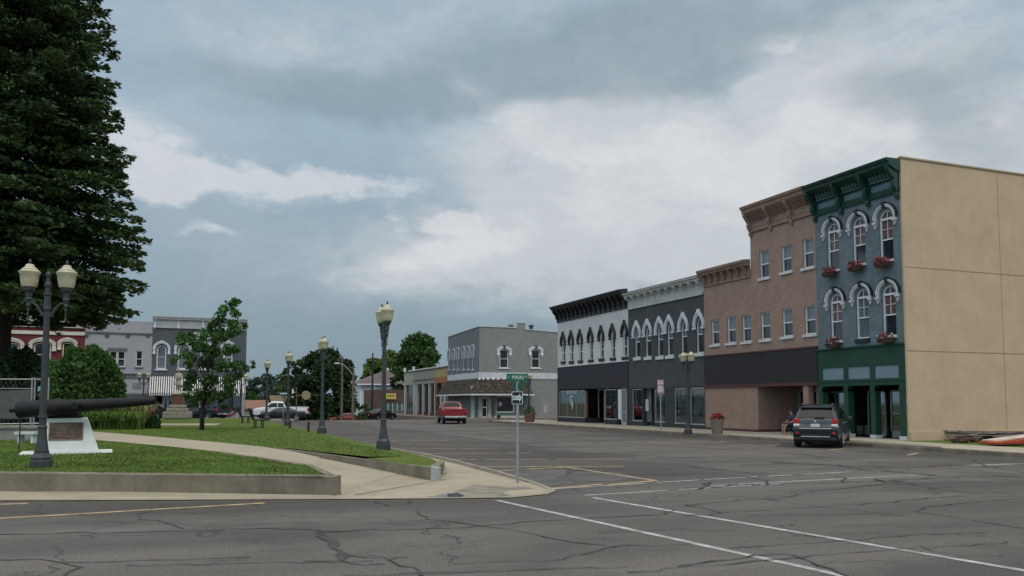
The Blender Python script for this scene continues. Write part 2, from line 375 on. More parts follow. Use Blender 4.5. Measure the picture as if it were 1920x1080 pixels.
# ------------------------------------------------------------------ palette
asph = mat('asphalt', (.106, .097, .089), .88, .08, .4, .35, kind='asphalt', spec=.25)
walk = mat('pale concrete', (.34, .30, .235), .85, .10, .8, .2, kind='joints')
path_m = mat('tan concrete path', (.32, .275, .205), .85, .10, .8, .2, kind='concrete')
kerb_m = mat('kerb concrete', (.27, .235, .18), .9, .12, 1.2, .3, kind='concrete', grime=.35)
wall_m = mat('weathered concrete', (.20, .172, .125), .9, .2, 1.5, .5, kind='concrete', grime=.6)
lawn_m = mat('mown lawn', (.088, .130, .026), .95, .1, 1, .6, kind='lawn', spec=.1)
dirt = mat('rough ground', (.12, .12, .07), .95, .2, .3, .2, kind='lawn', spec=.1)
white = mat('white paint', (.62, .63, .64), .55, .06, 3)
offw = mat('off white trim', (.55, .55, .54), .6, .1, 3, grime=.2)
blackp = mat('black metal', (.018, .019, .022), .45, .1, 4)
ironp = mat('grey iron lamp paint', (.038, .041, .046), .5, .15, 6, .2, 60)
glassdk = mat('dark window glass', (.022, .026, .030), .06, .3, 1.2, spec=.8)
glassgr = mat('greenish window glass', (.085, .115, .125), .08, .3, 1.0, spec=.7)
glassbl = mat('curtained pane', (.15, .17, .18), .15, .2, 1.5, spec=.6)
redcur = mat('pane with dusty red curtain', (.125, .070, .068), .18, .18, 4, spec=.6)
shopglass = mat('shop glass', (.5, .5, .5), kind='glass')
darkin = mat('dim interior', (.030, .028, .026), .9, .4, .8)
whiteline = mat('worn white road paint', (.38, .37, .35), .8, .3, 4, grime=.7)
yellowline = mat('worn yellow road paint', (.38, .285, .16), .8, .3, 4, grime=.6)
seal = mat('crack sealant', (.045, .043, .042), .7, .2, 3)
rust = mat('steel', (.25, .25, .25), .4, .1, 3, metal=.7)
# ------------------------------------------------------------------ ground, roads, pavements
def struct(name, mb, m, **k): return tag(mb.build(name, m, **k), kind='structure')
g = MB()
ys = [-90, 84, 110, 140, 190, 500, 2500]
for i in range(len(ys)-1):
    a, b = ys[i], ys[i+1]
    g.add([(-1800, a, G(a)-.03), (1800, a, G(a)-.03), (1800, b, G(b)-.03), (-1800, b, G(b)-.03)], [(0, 1, 2, 3)])
struct('ground', g, dirt)
rd = MB()
ys = [-60, 84, 95, 106]
for i in range(len(ys)-1):
    a, b = ys[i], ys[i+1]
    rd.add([(-90, a, G(a)), (75, a, G(a)), (75, b, G(b)), (-90, b, G(b))], [(0, 1, 2, 3)])
ys = [106, 130, 160, 190]
for i in range(len(ys)-1):
    a, b = ys[i], ys[i+1]
    rd.add([(8, a, G(a)), (29, a, G(a)), (29, b, G(b)), (8, b, G(b))], [(0, 1, 2, 3)])
struct('road', rd, asph)
Pz = lambda x, y, z: tuple(onz(x, y, z))
# front pavement of the square, following the kerb line
fk = [Pz(x, y, .0) for x, y in ((-260, 942.5), (0, 942), (320, 941), (640, 939.5), (850, 938), (960, 936.5), (1025, 930), (1043, 923))]
rk = [Pz(x, y, .0) for x, y in ((1024, 914), (940, 891.5), (860, 870), (800, 856))]
XK = 7.15
far_k = [(XK, 34, 0), (XK, 55, 0), (XK, 76, 0)]
outer = fk+rk+far_k
def up(p, z): return (p[0], p[1], z)
ZP = .04
w1a, w1b = onz(-260, 882.5, .455), onz(634, 892.5, .455)         # top front edge of the long wall
back = [(5.4, 76, ZP), (5.4, 20.5, ZP), Pz(700, 884, .03), (w1b.x+.35, w1b.y+.5, .03), (w1b.x+.02, w1b.y+.06, .10), (w1b.x-.3, w1b.y+.12, .105), (w1a.x, w1a.y+.06, .105)]
sw = MB(); sw.poly([up(p, ZP) for p in outer]+back)
struct('pavement', sw, path_m)
def inset(pts, d):
    o = []
    for i, p in enumerate(pts):
        a = Vector(pts[max(i-1, 0)][:2]); b = Vector(pts[min(i+1, len(pts)-1)][:2]); t = (b-a).normalized(); n = Vector((-t.y, t.x)); o.append((p[0]+n.x*d, p[1]+n.y*d))
    return o
kb = MB()
io = inset(outer, .16); oo = outer
n = len(oo); kh = [.045]*7+[.05, .07]+[.12]*20; vs = [(p[0], p[1], -.02) for p in oo]+[(p[0], p[1], kh[i]-.025) for i, p in enumerate(inset(outer, .03))]+[(p[0], p[1], kh[i]) for i, p in enumerate(inset(outer, .06))]+[(p[0], p[1], kh[i]) for i, p in enumerate(io)]+[(p[0], p[1], .02) for p in inset(outer, .19)]
kb.add(vs, [(k*n+i, k*n+i+1, (k+1)*n+i+1, (k+1)*n+i) for k in range(4) for i in range(n-1)])
struct('kerb', kb, kerb_m)
# right pavement in front of the shops
XR, XF, SW = 25.75, 30.0, .15
kr = MB()
kr.px([(0, 0), (0, 0)], 0, 1) if False else None
def yprism(mb, prof, y0, y1):
    n = len(prof); mb.add([(p[0], y0, p[1]) for p in prof]+[(p[0], y1, p[1]) for p in prof], [(i, (i+1) % n, (i+1) % n+n, i+n) for i in range(n)]+[tuple(range(n))])
yprism(kr, [(XR, -.05), (XR+.03, .12), (XR+.05, SW+.01), (XR+.2, SW+.01), (XR+.2, -.05)], 14, 71.5)
yprism(kr, [(XR, -.05), (XR+.03, .08), (XR+.05, .11), (XR+.2, .11), (XR+.2, -.05)], 84.2, 86.5)
struct('kerb', kr, mat('dark kerb', (.16, .13, .10), .9, .3, 1.5, .3, grime=.5))
sr = MB(); sr.box(XR+.2, XF+1.5, 27.8, 71.5, -.02, SW); sr.box(XR+.2, 29.0, 14, 27.795, -.02, SW-.004); sr.box(XF+1.5, XF+12, 71.2, 71.5, -.02, .02)
struct('pavement', sr, walk)
s2 = MB(); s2.box(XR+.2, 45, 83.6, 87, -.02, .11); s2.box(27.2, 31, 87.01, 126, G(126), .05)
struct('pavement', s2, mat('reddish pavement', (.24, .18, .14), .9, .12, 1, grime=.3))
lot = MB(); lot.poly([(29.0, 27.6, .13), (29.0, 14, .13), (60, 14, .13), (60, 27.6, .13)])
struct('verge', lot, lawn_m)
# ------------------------------------------------------------------ lawn and path of the square
ZL = .44
def strip(mb, pairs):
    n = len(pairs); vs = []
    for (a, b) in pairs: vs += [a, b]
    mb.add(vs, [(2*i, 2*i+1, 2*i+3, 2*i+2) for i in range(n-1)])
pairs = [((-160, 789, ZL), (-160, 811, ZL)), ((0, 797, ZL), (0, 818, ZL)), ((120, 806, ZL), (120, 821, ZL)), ((220, 813, ZL), (220, 829, ZL)), ((320, 822, ZL), (320, 838, ZL)),
         ((420, 831, ZL), (420, 849, ZL)), ((490, 838, .43), (490, 859, .43)), ((550, 845, .38), (545, 871, .40)), ((600, 853, .29), (585, 884, .31)),
         ((680, 868, .19), (610, 905, .18)), ((760, 884, .10), (632, 921, .13)), ((838, 899, .030), (636, 934, .028))]
pm = MB(); PP = [(onz(*a), onz(*b)) for a, b in pairs]
strip(pm, [((a.x, a.y, a.z+.012), (b.x, b.y, b.z+.012)) for a, b in PP])
struct('path', pm, path_m)
low = [(b.x, b.y) for a, b in PP]; upp = [(a.x, a.y) for a, b in PP]
lawn1 = [(w1a.x-3, w1a.y+3), (w1a.x, w1a.y+.1), (w1b.x-.25, w1b.y+.1)]+[low[i] for i in range(8, -1, -1)]
w2a, w2b = onz(588, 847, .42), onz(812, 877, .34)
inn = [upp[i] for i in range(0, 8)]+[(w2a.x, w2a.y)]
kx = 5.3
nearp = onz(760, 864, .33)
lawn2 = inn+[(w2a.x*.5+w2b.x*.5, w2a.y*.5+w2b.y*.5), (nearp.x, nearp.y), (kx, 21.5), (kx, 24), (kx, 28), (kx, 76), (-32, 76), (-32, 36)]
def inpoly(pts, poly):
    x, y = pts[:, 0], pts[:, 1]; c = np.zeros(len(pts), bool); n = len(poly)
    for i in range(n):
        x0, y0 = poly[i][:2]; x1, y1 = poly[(i+1) % n][:2]
        if y0 == y1: continue
        c ^= ((y0 > y) != (y1 > y)) & (x < (x1-x0)*(y-y0)/(y1-y0)+x0)
    return c
lw = MB(); lw.poly([(x, y, ZL) for x, y in lawn1]); struct('lawn', lw, lawn_m)
lw = MB(); lw.poly([(x, y, ZL) for x, y in lawn2])
edge_in = [(w2b.x-.1, w2b.y+.2), (nearp.x, nearp.y), (kx, 21.5), (kx, 24), (kx, 76)]
edge_out = [(w2b.x+.1, w2b.y+.35), (6.1, 20.0), (6.5, 22), (XK-.2, 24.5), (XK-.2, 76)]
strip(lw, [((a[0], a[1], ZL if i > 0 else .33), (b[0], b[1], .15 if i > 2 else .2)) for i, (a, b) in enumerate(zip(edge_in, edge_out))])
# triangle of turf just behind the short wall
lw.poly([(w2a.x*.5+w2b.x*.5, w2a.y*.5+w2b.y*.5, .40), (w2b.x-.1, w2b.y+.2, .33), (nearp.x, nearp.y, ZL)])
struct('lawn', lw, lawn_m)
pv = MB(); a, b = onz(215, 797.5, ZL+.012), onz(405, 797.5, ZL+.012); c, d = onz(415, 794, ZL+.012), onz(215, 794, ZL+.012)
pv.poly([a, b, c, d]); a, b, c, d = [onz(x, y, ZL+.013) for x, y in ((-160, 805), (75, 803), (75, 788), (-160, 784))]; pv.poly([a, b, c, d])
struct('path', pv, path_m)
# grass blades (near turf)
rng = np.random.default_rng(3)
def blades(polyp, n, ymax, zfn, name, hh=(.018, .042)):
    P = np.array([p[:2] for p in polyp]); lo = P.min(0); hi = P.max(0); hi[1] = min(hi[1], ymax); lo[0] = max(lo[0], -14)
    pts = lo+(hi-lo)*rng.random((n*2, 2))
    wgt = rng.random(len(pts)) < np.clip((20/np.maximum(pts[:, 1], 16))**1.5, .05, 1)
    pts = pts[inpoly(pts, polyp) & wgt][:n]; m = len(pts)
    a = rng.random(m)*6.283; h = rng.uniform(*hh, m); w = rng.uniform(.006, .014, m)
    ln = rng.normal(0, .022, (m, 2)); z = np.full(m, zfn)
    b0 = np.c_[pts[:, 0]-np.cos(a)*w, pts[:, 1]-np.sin(a)*w, z]; b1 = np.c_[pts[:, 0]+np.cos(a)*w, pts[:, 1]+np.sin(a)*w, z]; t = np.c_[pts+ln, z+h]
    V = np.stack([b0, b1, t], 1).reshape(-1, 3); F = np.arange(3*m).reshape(-1, 3)
    return tag(npmesh(name, V, F, grass_m), kind='stuff')
grass_m = mat('grass blades', (.088, .148, .028), .8, .4, .7, kind='leaf', spec=.15)
tag(blades(lawn1, 60000, 40, ZL, 'grass'), 'short mown grass on the lawn between long low wall and curving path', 'grass')
tag(blades(lawn2, 60000, 50, ZL, 'grass'), 'short mown grass on the wider lawn beyond the curving path', 'grass')
# ------------------------------------------------------------------ low walls
def wall_strip(name, label, front, thick, ztop, zbot, m, ends=None):
    # front: list of (x,y) along the visible face; the wall body lies on the left of the walking direction
    mb = MB(); inn = inset([(p[0], p[1], 0) for p in front], thick); n = len(front)
    zt = ztop if isinstance(ztop, list) else [ztop]*n
    vs = [(p[0], p[1], zbot) for p in front]+[(p[0], p[1], zt[i]-.02) for i, p in enumerate(front)]
    b2 = inset([(p[0], p[1], 0) for p in front], .02); b3 = inset([(p[0], p[1], 0) for p in front], thick-.02)
    vs += [(p[0], p[1], zt[i]) for i, p in enumerate(b2)]+[(p[0], p[1], zt[i]) for i, p in enumerate(b3)]+[(p[0], p[1], zt[i]-.02) for i, p in enumerate(inn)]+[(p[0], p[1], zbot) for p in inn]
    mb.add(vs, [(k*n+i, k*n+i+1, (k+1)*n+i+1, (k+1)*n+i) for k in range(5) for i in range(n-1)]+[tuple(k*n for k in range(6)), tuple(k*n+n-1 for k in reversed(range(6)))])
    return tag(mb.build(name, m), label, 'low wall')
wd = (w1b-w1a); wd.z = 0; wd.normalize()
fr = [(w1a.x, w1a.y), (w1a.x*.5+w1b.x*.5, w1a.y*.5+w1b.y*.5), (w1b.x-.03, w1b.y), (w1b.x, w1b.y+.03)]
q1 = low[8]; q0 = low[7]; q2 = low[6]
wall_strip('retaining_wall', 'long low weathered concrete wall edging the front lawn beside the road', fr[:3], .26, .455, .03, wall_m)
rt = [(w1b.x, w1b.y+.27), (low[8][0]+.02, low[8][1]), (low[7][0]+.02, low[7][1]), (low[6][0]+.02, low[6][1]), (low[5][0], low[5][1])]
rw = MB(); n = len(rt); zt = [.455, .455, .455, .452, .445]
ri = [(x-.16, y-.05) for x, y in rt]
rw.add([(p[0], p[1], .03) for p in rt]+[(p[0], p[1], zt[i]) for i, p in enumerate(rt)]+[(p[0], p[1], zt[i]) for i, p in enumerate(ri)]+[(p[0], p[1], .03) for p in ri],
       [(k*n+i, k*n+i+1, (k+1)*n+i+1, (k+1)*n+i) for k in range(3) for i in range(n-1)]+[(0, n, 2*n, 3*n)])
tag(rw.build('retaining_wall', wall_m), 'curved return of low concrete wall rising beside the path ramp', 'low wall')
f2 = [(w2a.x, w2a.y), (w2a.x*.5+w2b.x*.5, w2a.y*.5+w2b.y*.5), (w2b.x, w2b.y)]
ew = onz(806, 876, .34)
ww = MB(); wt = thing('retaining_wall', 'short low concrete wall on far side of path ramp with whitish cut end', 'low wall')
A0, A1 = onz(512, 839.5, .438), onz(808, 876.5, .345); B0, B1 = A0+Vector((.05, .25, 0)), A1+Vector((.12, .24, 0))
ww.add([(A0.x, A0.y, .03), (A1.x, A1.y, .03), (B1.x, B1.y, .03), (B0.x, B0.y, .03), A0, A1, B1, B0], [(0, 1, 5, 4), (1, 2, 6, 5), (2, 3, 7, 6), (3, 0, 4, 7), (4, 5, 6, 7)])
C0 = B1+Vector((-.35, 1.3, -.04)); D0 = C0+Vector((.14, .04, 0)); E0 = B1+Vector((.12, .0, 0))
kxe = [B1-Vector((.12, 0, 0)), B1+Vector((.1, -.02, -.02)), Vector((6.55, 21.6, .24)), Vector((6.4, 21.6, .27))]
ww.add([(p.x, p.y, .03) for p in kxe]+[tuple(p) for p in kxe], [(0, 1, 5, 4), (1, 2, 6, 5), (2, 3, 7, 6), (3, 0, 4, 7), (4, 5, 6, 7)])
ww.build('wall', wall_m, wt)
we = MB(); a = A1+Vector((.005, -.012, 0)); b = B1+Vector((.012, -.005, 0)); dr = (B1-A1).normalized(); nn_ = Vector((.16, -.1, 0))
we.add([(A1.x, A1.y, .03), (A1.x+nn_.x, A1.y+nn_.y, .03), (B1.x+nn_.x, B1.y+nn_.y, .03), (B1.x, B1.y, .03)]+[tuple(A1+Vector((0, 0, .004))), (A1.x+nn_.x, A1.y+nn_.y, A1.z-.01), (B1.x+nn_.x, B1.y+nn_.y, B1.z-.01), tuple(B1+Vector((0, 0, .004)))],
       [(0, 1, 5, 4), (1, 2, 6, 5), (2, 3, 7, 6), (4, 5, 6, 7)])
we.build('wall_end', mat('fresh pale concrete', (.34, .35, .345), .8, .15, 3, grime=.3), wt)
# ------------------------------------------------------------------ road paint
def line(mb, a, b, w=.1, z=.005, seg=1, gaps=0.0):
    A, B = onz(*a, 0), onz(*b, 0); d = B-A; ln = d.length; t = d.normalized(); nr = Vector((-t.y, t.x, 0))*w/2; k = max(1, int(ln/.28))
    for i in range(k):
        if random.random() < gaps: continue
        p, q = A+t*ln*i/k, A+t*ln*(i+1)/k; r1 = random.uniform(.9, 1.05); mb.add([(p.x-nr.x*r1, p.y-nr.y*r1, z), (q.x-nr.x*r1, q.y-nr.y*r1, z), (q.x+nr.x, q.y+nr.y, z), (p.x+nr.x, p.y+nr.y, z)], [(0, 1, 2, 3)])
wl = MB()
for a, b, w, gp in (((932, 938.5), (1585, 1081), .12, 0), ((1112, 933.5), (1960, 1077), .12, 0), ((1030, 917.5), (1320, 899.5), .10, .03), ((1096, 929), (1230, 921), .10, 0), ((1230, 921), (1480, 906), .1, .35), ((1330, 912.5), (1440, 905), .10, .15),
                    ((1440, 905), (1720, 891), .10, .12), ((1440, 893), (1594, 885), .10, .2), ((1290, 901), (1420, 894), .10, .4), ((1810, 874), (1960, 868), .10, 0), ((1815, 872.5), (1915, 869.5), .1, 0)):
    line(wl, a, b, w, .005, gaps=gp)
struct('road_marking', wl, whiteline)
yl = MB()
for a, b, gp in (((-60, 976), (496, 943.5), 0), ((-60, 947.5), (52, 944.5), 0), ((1030, 916.5), (1130, 908), .05), ((1062, 876), (1230, 901.5), 0), ((905, 885), (1062, 876), .05), ((1230, 901.5), (1140, 909), .1), ((868, 875.5), (1170, 874.5), .06), ((842, 862), (1190, 860.5), .1), ((800, 850.5), (996, 849.5), .08),
                 ((770, 842), (935, 840.5), .06), ((745, 834), (880, 833), .1), ((722, 827), (838, 826), .1), ((700, 821), (800, 820), .2), ((680, 816), (770, 815), .3), ((660, 811), (740, 810.5), .3), ((640, 806.5), (712, 806.5), .3),
                 ((1348, 829), (1362, 827.5), 0), ((1440, 836), (1462, 833.5), 0), ((1553, 844), (1585, 841.5), 0), ((1702, 853.5), (1722, 849.5), 0)):
    line(yl, a, b, .15, .005, gaps=gp)
struct('parking_lines', yl, yellowline)
# tar sealed cracks
ck = MB()
CK = [0]
def crack(pts, w=.05, jit=.10):
    CK[0] += 1; zc_ = .006+.0005*CK[0]
    P = [onz(x, y, 0) for x, y in pts]; path = []
    for i in range(len(P)-1):
        ln = (P[i+1]-P[i]).length; k = max(2, int(ln/.22))
        for j in range(k):
            p = P[i].lerp(P[i+1], j/k); path.append(p+Vector((random.gauss(0, jit*.35), random.gauss(0, jit*.35), 0)))
    path.append(P[-1]); n = len(path); vs = []
    for i, p in enumerate(path):
        d = (path[min(i+1, n-1)]-path[max(i-1, 0)]).normalized(); nr = Vector((-d.y, d.x, 0))*w*.5*random.uniform(.5, 1.7)
        vs += [(p.x-nr.x, p.y-nr.y, zc_), (p.x+nr.x, p.y+nr.y, zc_)]
    ck.add(vs, [(2*i, 2*i+1, 2*i+3, 2*i+2) for i in range(n-1)])
for pts, w in [([(-20, 1003), (120, 1000), (330, 996), (500, 991), (640, 996), (870, 990), (980, 980), (1120, 971), (1250, 965), (1262, 955)], .07),
    ([(310, 945), (290, 955), (258, 968), (270, 974), (315, 980), (345, 992)], .06), ([(-20, 1051), (80, 1049), (130, 1056), (142, 1066), (118, 1082)], .06), ([(130, 1056), (300, 1050), (470, 1046)], .035),
    ([(230, 1062), (420, 1058), (640, 1055), (700, 1052)], .035), ([(600, 1000), (616, 1008), (626, 1022), (638, 1034), (648, 1044), (640, 1052)], .17), ([(588, 1004), (606, 1010), (618, 1016)], .12), ([(596, 998), (640, 997)], .1), ([(560, 1053), (640, 1052), (690, 1060), (720, 1058)], .05), ([(645, 1042), (720, 1048), (745, 1058), (770, 1066), (790, 1080)], .05),
    ([(725, 1050), (765, 1046)], .03), ([(778, 959), (805, 975), (860, 981), (905, 987), (960, 995), (1010, 1004), (1050, 1012), (1100, 1020), (1155, 1026), (1290, 1021)], .06), ([(1155, 1026), (1075, 1044), (1050, 1051), (900, 1055), (850, 1058)], .035),
    ([(640, 1081), (760, 1077), (900, 1072), (1180, 1063)], .04), ([(1180, 1076), (1300, 1064), (1440, 1050), (1560, 1040), (1700, 1030), (1890, 1017)], .045), ([(1280, 1062), (1390, 1046), (1480, 1040), (1560, 1068), (1590, 1082)], .06),
    ([(1370, 1030), (1480, 1022), (1600, 1013), (1700, 1004), (1850, 1000)], .045), ([(1280, 946), (1330, 956), (1348, 962), (1335, 966), (1280, 966)], .05), ([(1280, 948), (1390, 938), (1480, 933), (1500, 927)], .05),
    ([(1340, 963), (1480, 955), (1640, 945), (1745, 934), (1830, 930), (1925, 931)], .05), ([(1400, 967), (1560, 966), (1715, 960), (1735, 952), (1800, 944), (1920, 936)], .045), ([(1715, 960), (1790, 970), (1860, 982), (1925, 992)], .055),
    ([(1480, 924), (1560, 919), (1650, 908), (1690, 905), (1760, 918), (1850, 927)], .06), ([(1280, 916), (1330, 914), (1400, 909), (1500, 907), (1640, 903), (1700, 899), (1800, 896)], .10), ([(1330, 905), (1322, 912), (1310, 918)], .14),
    ([(1400, 895), (1436, 902), (1436, 910)], .07), ([(1560, 893), (1585, 897), (1580, 903)], .10), ([(1640, 899), (1660, 905), (1700, 903)], .12), ([(1280, 873), (1360, 883), (1430, 889), (1510, 891)], .10), ([(1450, 868), (1560, 872), (1620, 881), (1710, 888), (1760, 893), (1920, 894)], .13),
    ([(1390, 873), (1480, 870), (1700, 878), (1790, 872), (1930, 880)], .12), ([(1040, 897), (1120, 890), (1300, 889), (1440, 887)], .07), ([(1190, 874), (1330, 868), (1520, 868)], .06), ([(1030, 862), (1180, 858), (1300, 866), (1440, 865), (1560, 872)], .08),
    ([(820, 829), (900, 838), (1000, 844), (1120, 852), (1290, 858), (1450, 855)], .09), ([(740, 806), (860, 812), (960, 822), (1100, 826), (1240, 836), (1420, 846), (1600, 862)], .12), ([(860, 800), (1000, 808), (1180, 820), (1350, 836)], .10),
    ([(640, 797), (760, 806), (880, 822), (1010, 838)], .10), ([(950, 873), (1050, 879), (1160, 886)], .05), ([(1500, 850), (1560, 864), (1700, 868)], .06), ([(1820, 862), (1850, 875), (1930, 888)], .06), ([(0, 960), (160, 967), (330, 962), (640, 972), (900, 968)], .03),
    ([(0, 984), (200, 979), (420, 985), (620, 979), (780, 983)], .035), ([(700, 940), (730, 950), (765, 945), (770, 940)], .05), ([(1590, 912), (1760, 906), (1930, 903)], .05), ([(1120, 1000), (1240, 994), (1400, 997)], .03), ([(1560, 990), (1640, 986), (1760, 988), (1880, 985)], .03)]:
    crack(pts, w*.52)
struct('crack_seal', ck, seal)
# puddle and wet stain on the pavement corner
wet = MB(); random.seed(5)
def blot(mb, pts, z):
    P = [onz(x, y, z) for x, y in pts]; Q = []
    for i in range(len(P)):
        a, b = P[i], P[(i+1) % len(P)]
        for j in range(5): p = a.lerp(b, j/5); Q.append(p+Vector((random.gauss(0, .02), random.gauss(0, .02), 0)))
    mb.poly(Q)
blot(wet, [(800, 931), (850, 922), (880, 912), (885, 908), (960, 914), (985, 912), (1000, 916), (950, 920), (935, 922), (960, 929), (900, 932), (830, 932)], ZP+.004)
struct('wet_patch', wet, mat('damp concrete', (.20, .175, .13), .55, .25, 2, spec=.4))
wet = MB(); wet.poly([(26.1, 29.2, SW+.014), (27.0, 29.4, SW+.014), (27.5, 28.3, SW+.014), (27.3, 26.4, SW+.014), (26.9, 24.6, SW+.014), (26.5, 23.2, SW+.014), (26.1, 22.8, SW+.014)]); struct('wet_patch', wet, MATS['damp concrete'])
pud = MB(); blot(pud, [(815, 932), (835, 927), (858, 924), (872, 929), (866, 932)], ZP+.008)
struct('puddle', pud, mat('standing water', (.05, .055, .055), .03, .05, 2, spec=.9))
wp = MB(); blot(wp, [(1060, 893), (1080, 884), (1160, 886), (1200, 894), (1150, 902), (1080, 903)], .004)
blot(wp, [(1080, 905), (1060, 896), (1062, 880), (900, 887), (1010, 905), (1030, 912)], .0035)
struct('road_patch', wp, mat('dark asphalt patch', (.085, .080, .077), .8, .25, .8))
# ------------------------------------------------------------------ buildings
class Bld:
    def __init__(s, name, label, X0, Y0, rot, W, D, H, cat='building', z=0.0):
        s.t = thing(name, label, cat, (X0, Y0, z), R(rot)); s.W, s.D, s.H, s.z = W, D, H, z
        s.o = Vector((X0, Y0, z)); a = R(rot); s.ex = Vector((math.cos(a), math.sin(a), 0)); s.ey = Vector((-math.sin(a), math.cos(a), 0))
    def l(s, px, py, y=0.0):
        d = ray(px, py); o = s.o+s.ey*y; k = (o-CP).dot(s.ey)/d.dot(s.ey); p = CP+d*k-s.o
        return p.dot(s.ex), p.z
def outline(xc, w, z0, z1, kind='flat', off=0.0, n=10, peak=0.0):
    w2 = w/2+off; b = z0-off; pts = [(xc-w2, b), (xc+w2, b)]
    if kind == 'flat': return pts+[(xc+w2, z1+off), (xc-w2, z1+off)]
    arc = []
    if kind == 'round':
        sp = z1-w/2; arc = [(xc+w2*math.cos(math.pi*i/n), sp+w2*math.sin(math.pi*i/n)) for i in range(n+1)]
    elif kind == 'pointed':
        r = w2*2; h0 = w*.866; sp = z1-h0; h = w2*1.732; half = n//2
        for i in range(half+1):
            a = (math.pi/3)*i/half; arc.append((xc-w2+r*math.cos(a), sp+r*math.sin(a)))
        arc += [(2*xc-x, z) for x, z in reversed(arc[:-1])]
    elif kind == 'seg':
        rise = .16*w; sp = z1-rise; rr = rise+off
        arc = [(xc+w2*math.cos(math.pi*i/n), sp+rr*math.sin(math.pi*i/n)) for i in range(n+1)]
    if peak: arc = [(x, z+peak*math.exp(-((x-xc)/(.13*w))**2)) for x, z in arc]
    return pts+arc
def spring(w, z1, kind): return {'round': z1-w/2, 'pointed': z1-w*.866, 'seg': z1-.16*w, 'flat': z1}[kind]
def front(b, m, x0, x1, z0, z1, holes, y=0.0, rev=.16, name='wall', parent=None, sides=True):
    mb = MB(); ou = [(x0, y, z0), (x1, y, z0), (x1, y, z1), (x0, y, z1)]
    mb.poly(ou, [[(p[0], y, p[1]) for p in h] for h in holes])
    for h in holes:
        n = len(h); mb.add([(p[0], y, p[1]) for p in h]+[(p[0], y+rev, p[1]) for p in h], [(i, (i+1) % n, (i+1) % n+n, i+n) for i in range(n)])
    if sides:
        D = b.D
        for xx in (x0+.004, x1-.004): mb.add([(xx, y, -.1), (xx, D, -.1), (xx, D, z1), (xx, y, z1)], [(0, 1, 2, 3)])
        mb.add([(x0, D, -.1), (x1, D, -.1), (x1, D, z1), (x0, D, z1)], [(0, 1, 2, 3)])
        mb.add([(x0, y+.3, z1-.25), (x1, y+.3, z1-.25), (x1, D, z1-.25), (x0, D, z1-.25)], [(0, 1, 2, 3)])
        mb.add([(x0, y, z1), (x1, y, z1), (x1, y+.3, z1), (x0, y+.3, z1)], [(0, 1, 2, 3)])
        mb.add([(x0, y+.3, z1), (x1, y+.3, z1), (x1, y+.3, z1-.25), (x0, y+.3, z1-.25)], [(0, 1, 2, 3)])
    return mb.build(name, m, parent or b.t)
def window(b, xc, w, z0, z1, kind, fm, pane_up, pane_lo, holes, y=0.0, fw=.055, mid=.5, hood=None, hm=None, sill=None, sm=None, munt=0, sw_=.12, trans=0, rv=.13):
    holes.append(outline(xc, w, z0, z1, kind))
    f = MB(); of = outline(xc, w, z0, z1, kind); i_f = outline(xc, w, z0, z1, kind, -fw)
    f.band(i_f, of, y+rv-.05, y+rv+.02, closed=True); zm = z0+(z1-z0)*mid
    f.box(xc-w/2+fw*.5, xc+w/2-fw*.5, y+rv-.04, y+rv+.015, zm-.03, zm+.03)
    sp = spring(w, z1, kind)
    if trans: f.box(xc-w/2+fw*.5, xc+w/2-fw*.5, y+rv-.06, y+rv+.012, sp-.07, sp+.03)
    if munt:
        f.box(xc-.014, xc+.014, y+rv-.02, y+rv+.01, zm, z1-.03); f.box(xc-w/2+fw, xc+w/2-fw, y+rv-.02, y+rv+.01, (zm+sp)/2-.014, (zm+sp)/2+.014)
    fo = f.build('window', fm, b.t)
    p1 = MB(); up = [p for p in outline(xc, w, zm, z1, kind, -.01)]; p1.poly([(p[0], y+rv+.022, p[1]) for p in up]); p1.build('pane', pane_up, fo)
    p2 = MB(); p2.poly([(xc-w/2+.01, y+rv+.028, z0+.01), (xc+w/2-.01, y+rv+.028, z0+.01), (xc+w/2-.01, y+rv+.028, zm), (xc-w/2+.01, y+rv+.028, zm)]); p2.build('pane', pane_lo, fo)
    if hood:
        h = MB(); a, c, drop, pj, peak = hood[:5]; cl = hood[5] if len(hood) > 5 else .34; k = kind if kind != 'flat' else 'seg'
        i_ = outline(xc, w, z0, z1, k, a)[2:]; o_ = outline(xc, w, z0, z1, k, c, peak=peak)[2:]; spz = spring(w, z1, k)
        i_ = [(xc+w/2+a, spz-drop)]+i_+[(xc-w/2-a, spz-drop)]; o_ = [(xc+w/2+c, spz-drop)]+o_+[(xc-w/2-c, spz-drop)]
        h.band(i_, o_, y-pj, y-.002)
        i2 = outline(xc, w, z0, z1, k, (a+c)/2+.02)[2:]; o2 = outline(xc, w, z0, z1, k, c+.035, peak=peak)[2:]; h.band(i2, o2, y-pj-.05, y-.004)
        for s in (-1, 1):
            cx = xc+s*(w/2+(a+c)/2); hw = (c-a)/2+.04
            h.box(cx-hw, cx+hw, y-pj-.07, y-.003, spz-drop-.10, spz-drop+.0)
            if cl < .15: continue
            h.frustum(cx-hw*.35, cx+hw*.35, y-.06, y-.003, spz-drop-cl, cx-hw*.8, cx+hw*.8, y-pj-.03, y-.003, spz-drop-.10)
            h.sphere((cx, y-.07, spz-drop-cl-.02), .045, 8, 5)
        h.build('window_hood', hm or fm, fo)
    if sill:
        s = MB(); s.box(xc-w/2-sw_, xc+w/2+sw_, y-.10, y+.03, z0-sill, z0-.002); s.build('window_sill', sm or fm, fo)
    return fo
def cornice(b, m, x0, x1, prof, brackets=(), bprof=None, bw=.14, bm=None, name='cornice'):
    c = MB(); c.px(prof, x0, x1); co = c.build(name, m, b.t)
    for x in brackets:
        k = MB(); k.px(bprof, x-bw/2, x+bw/2); k.build('bracket', bm or m, co)
    return co
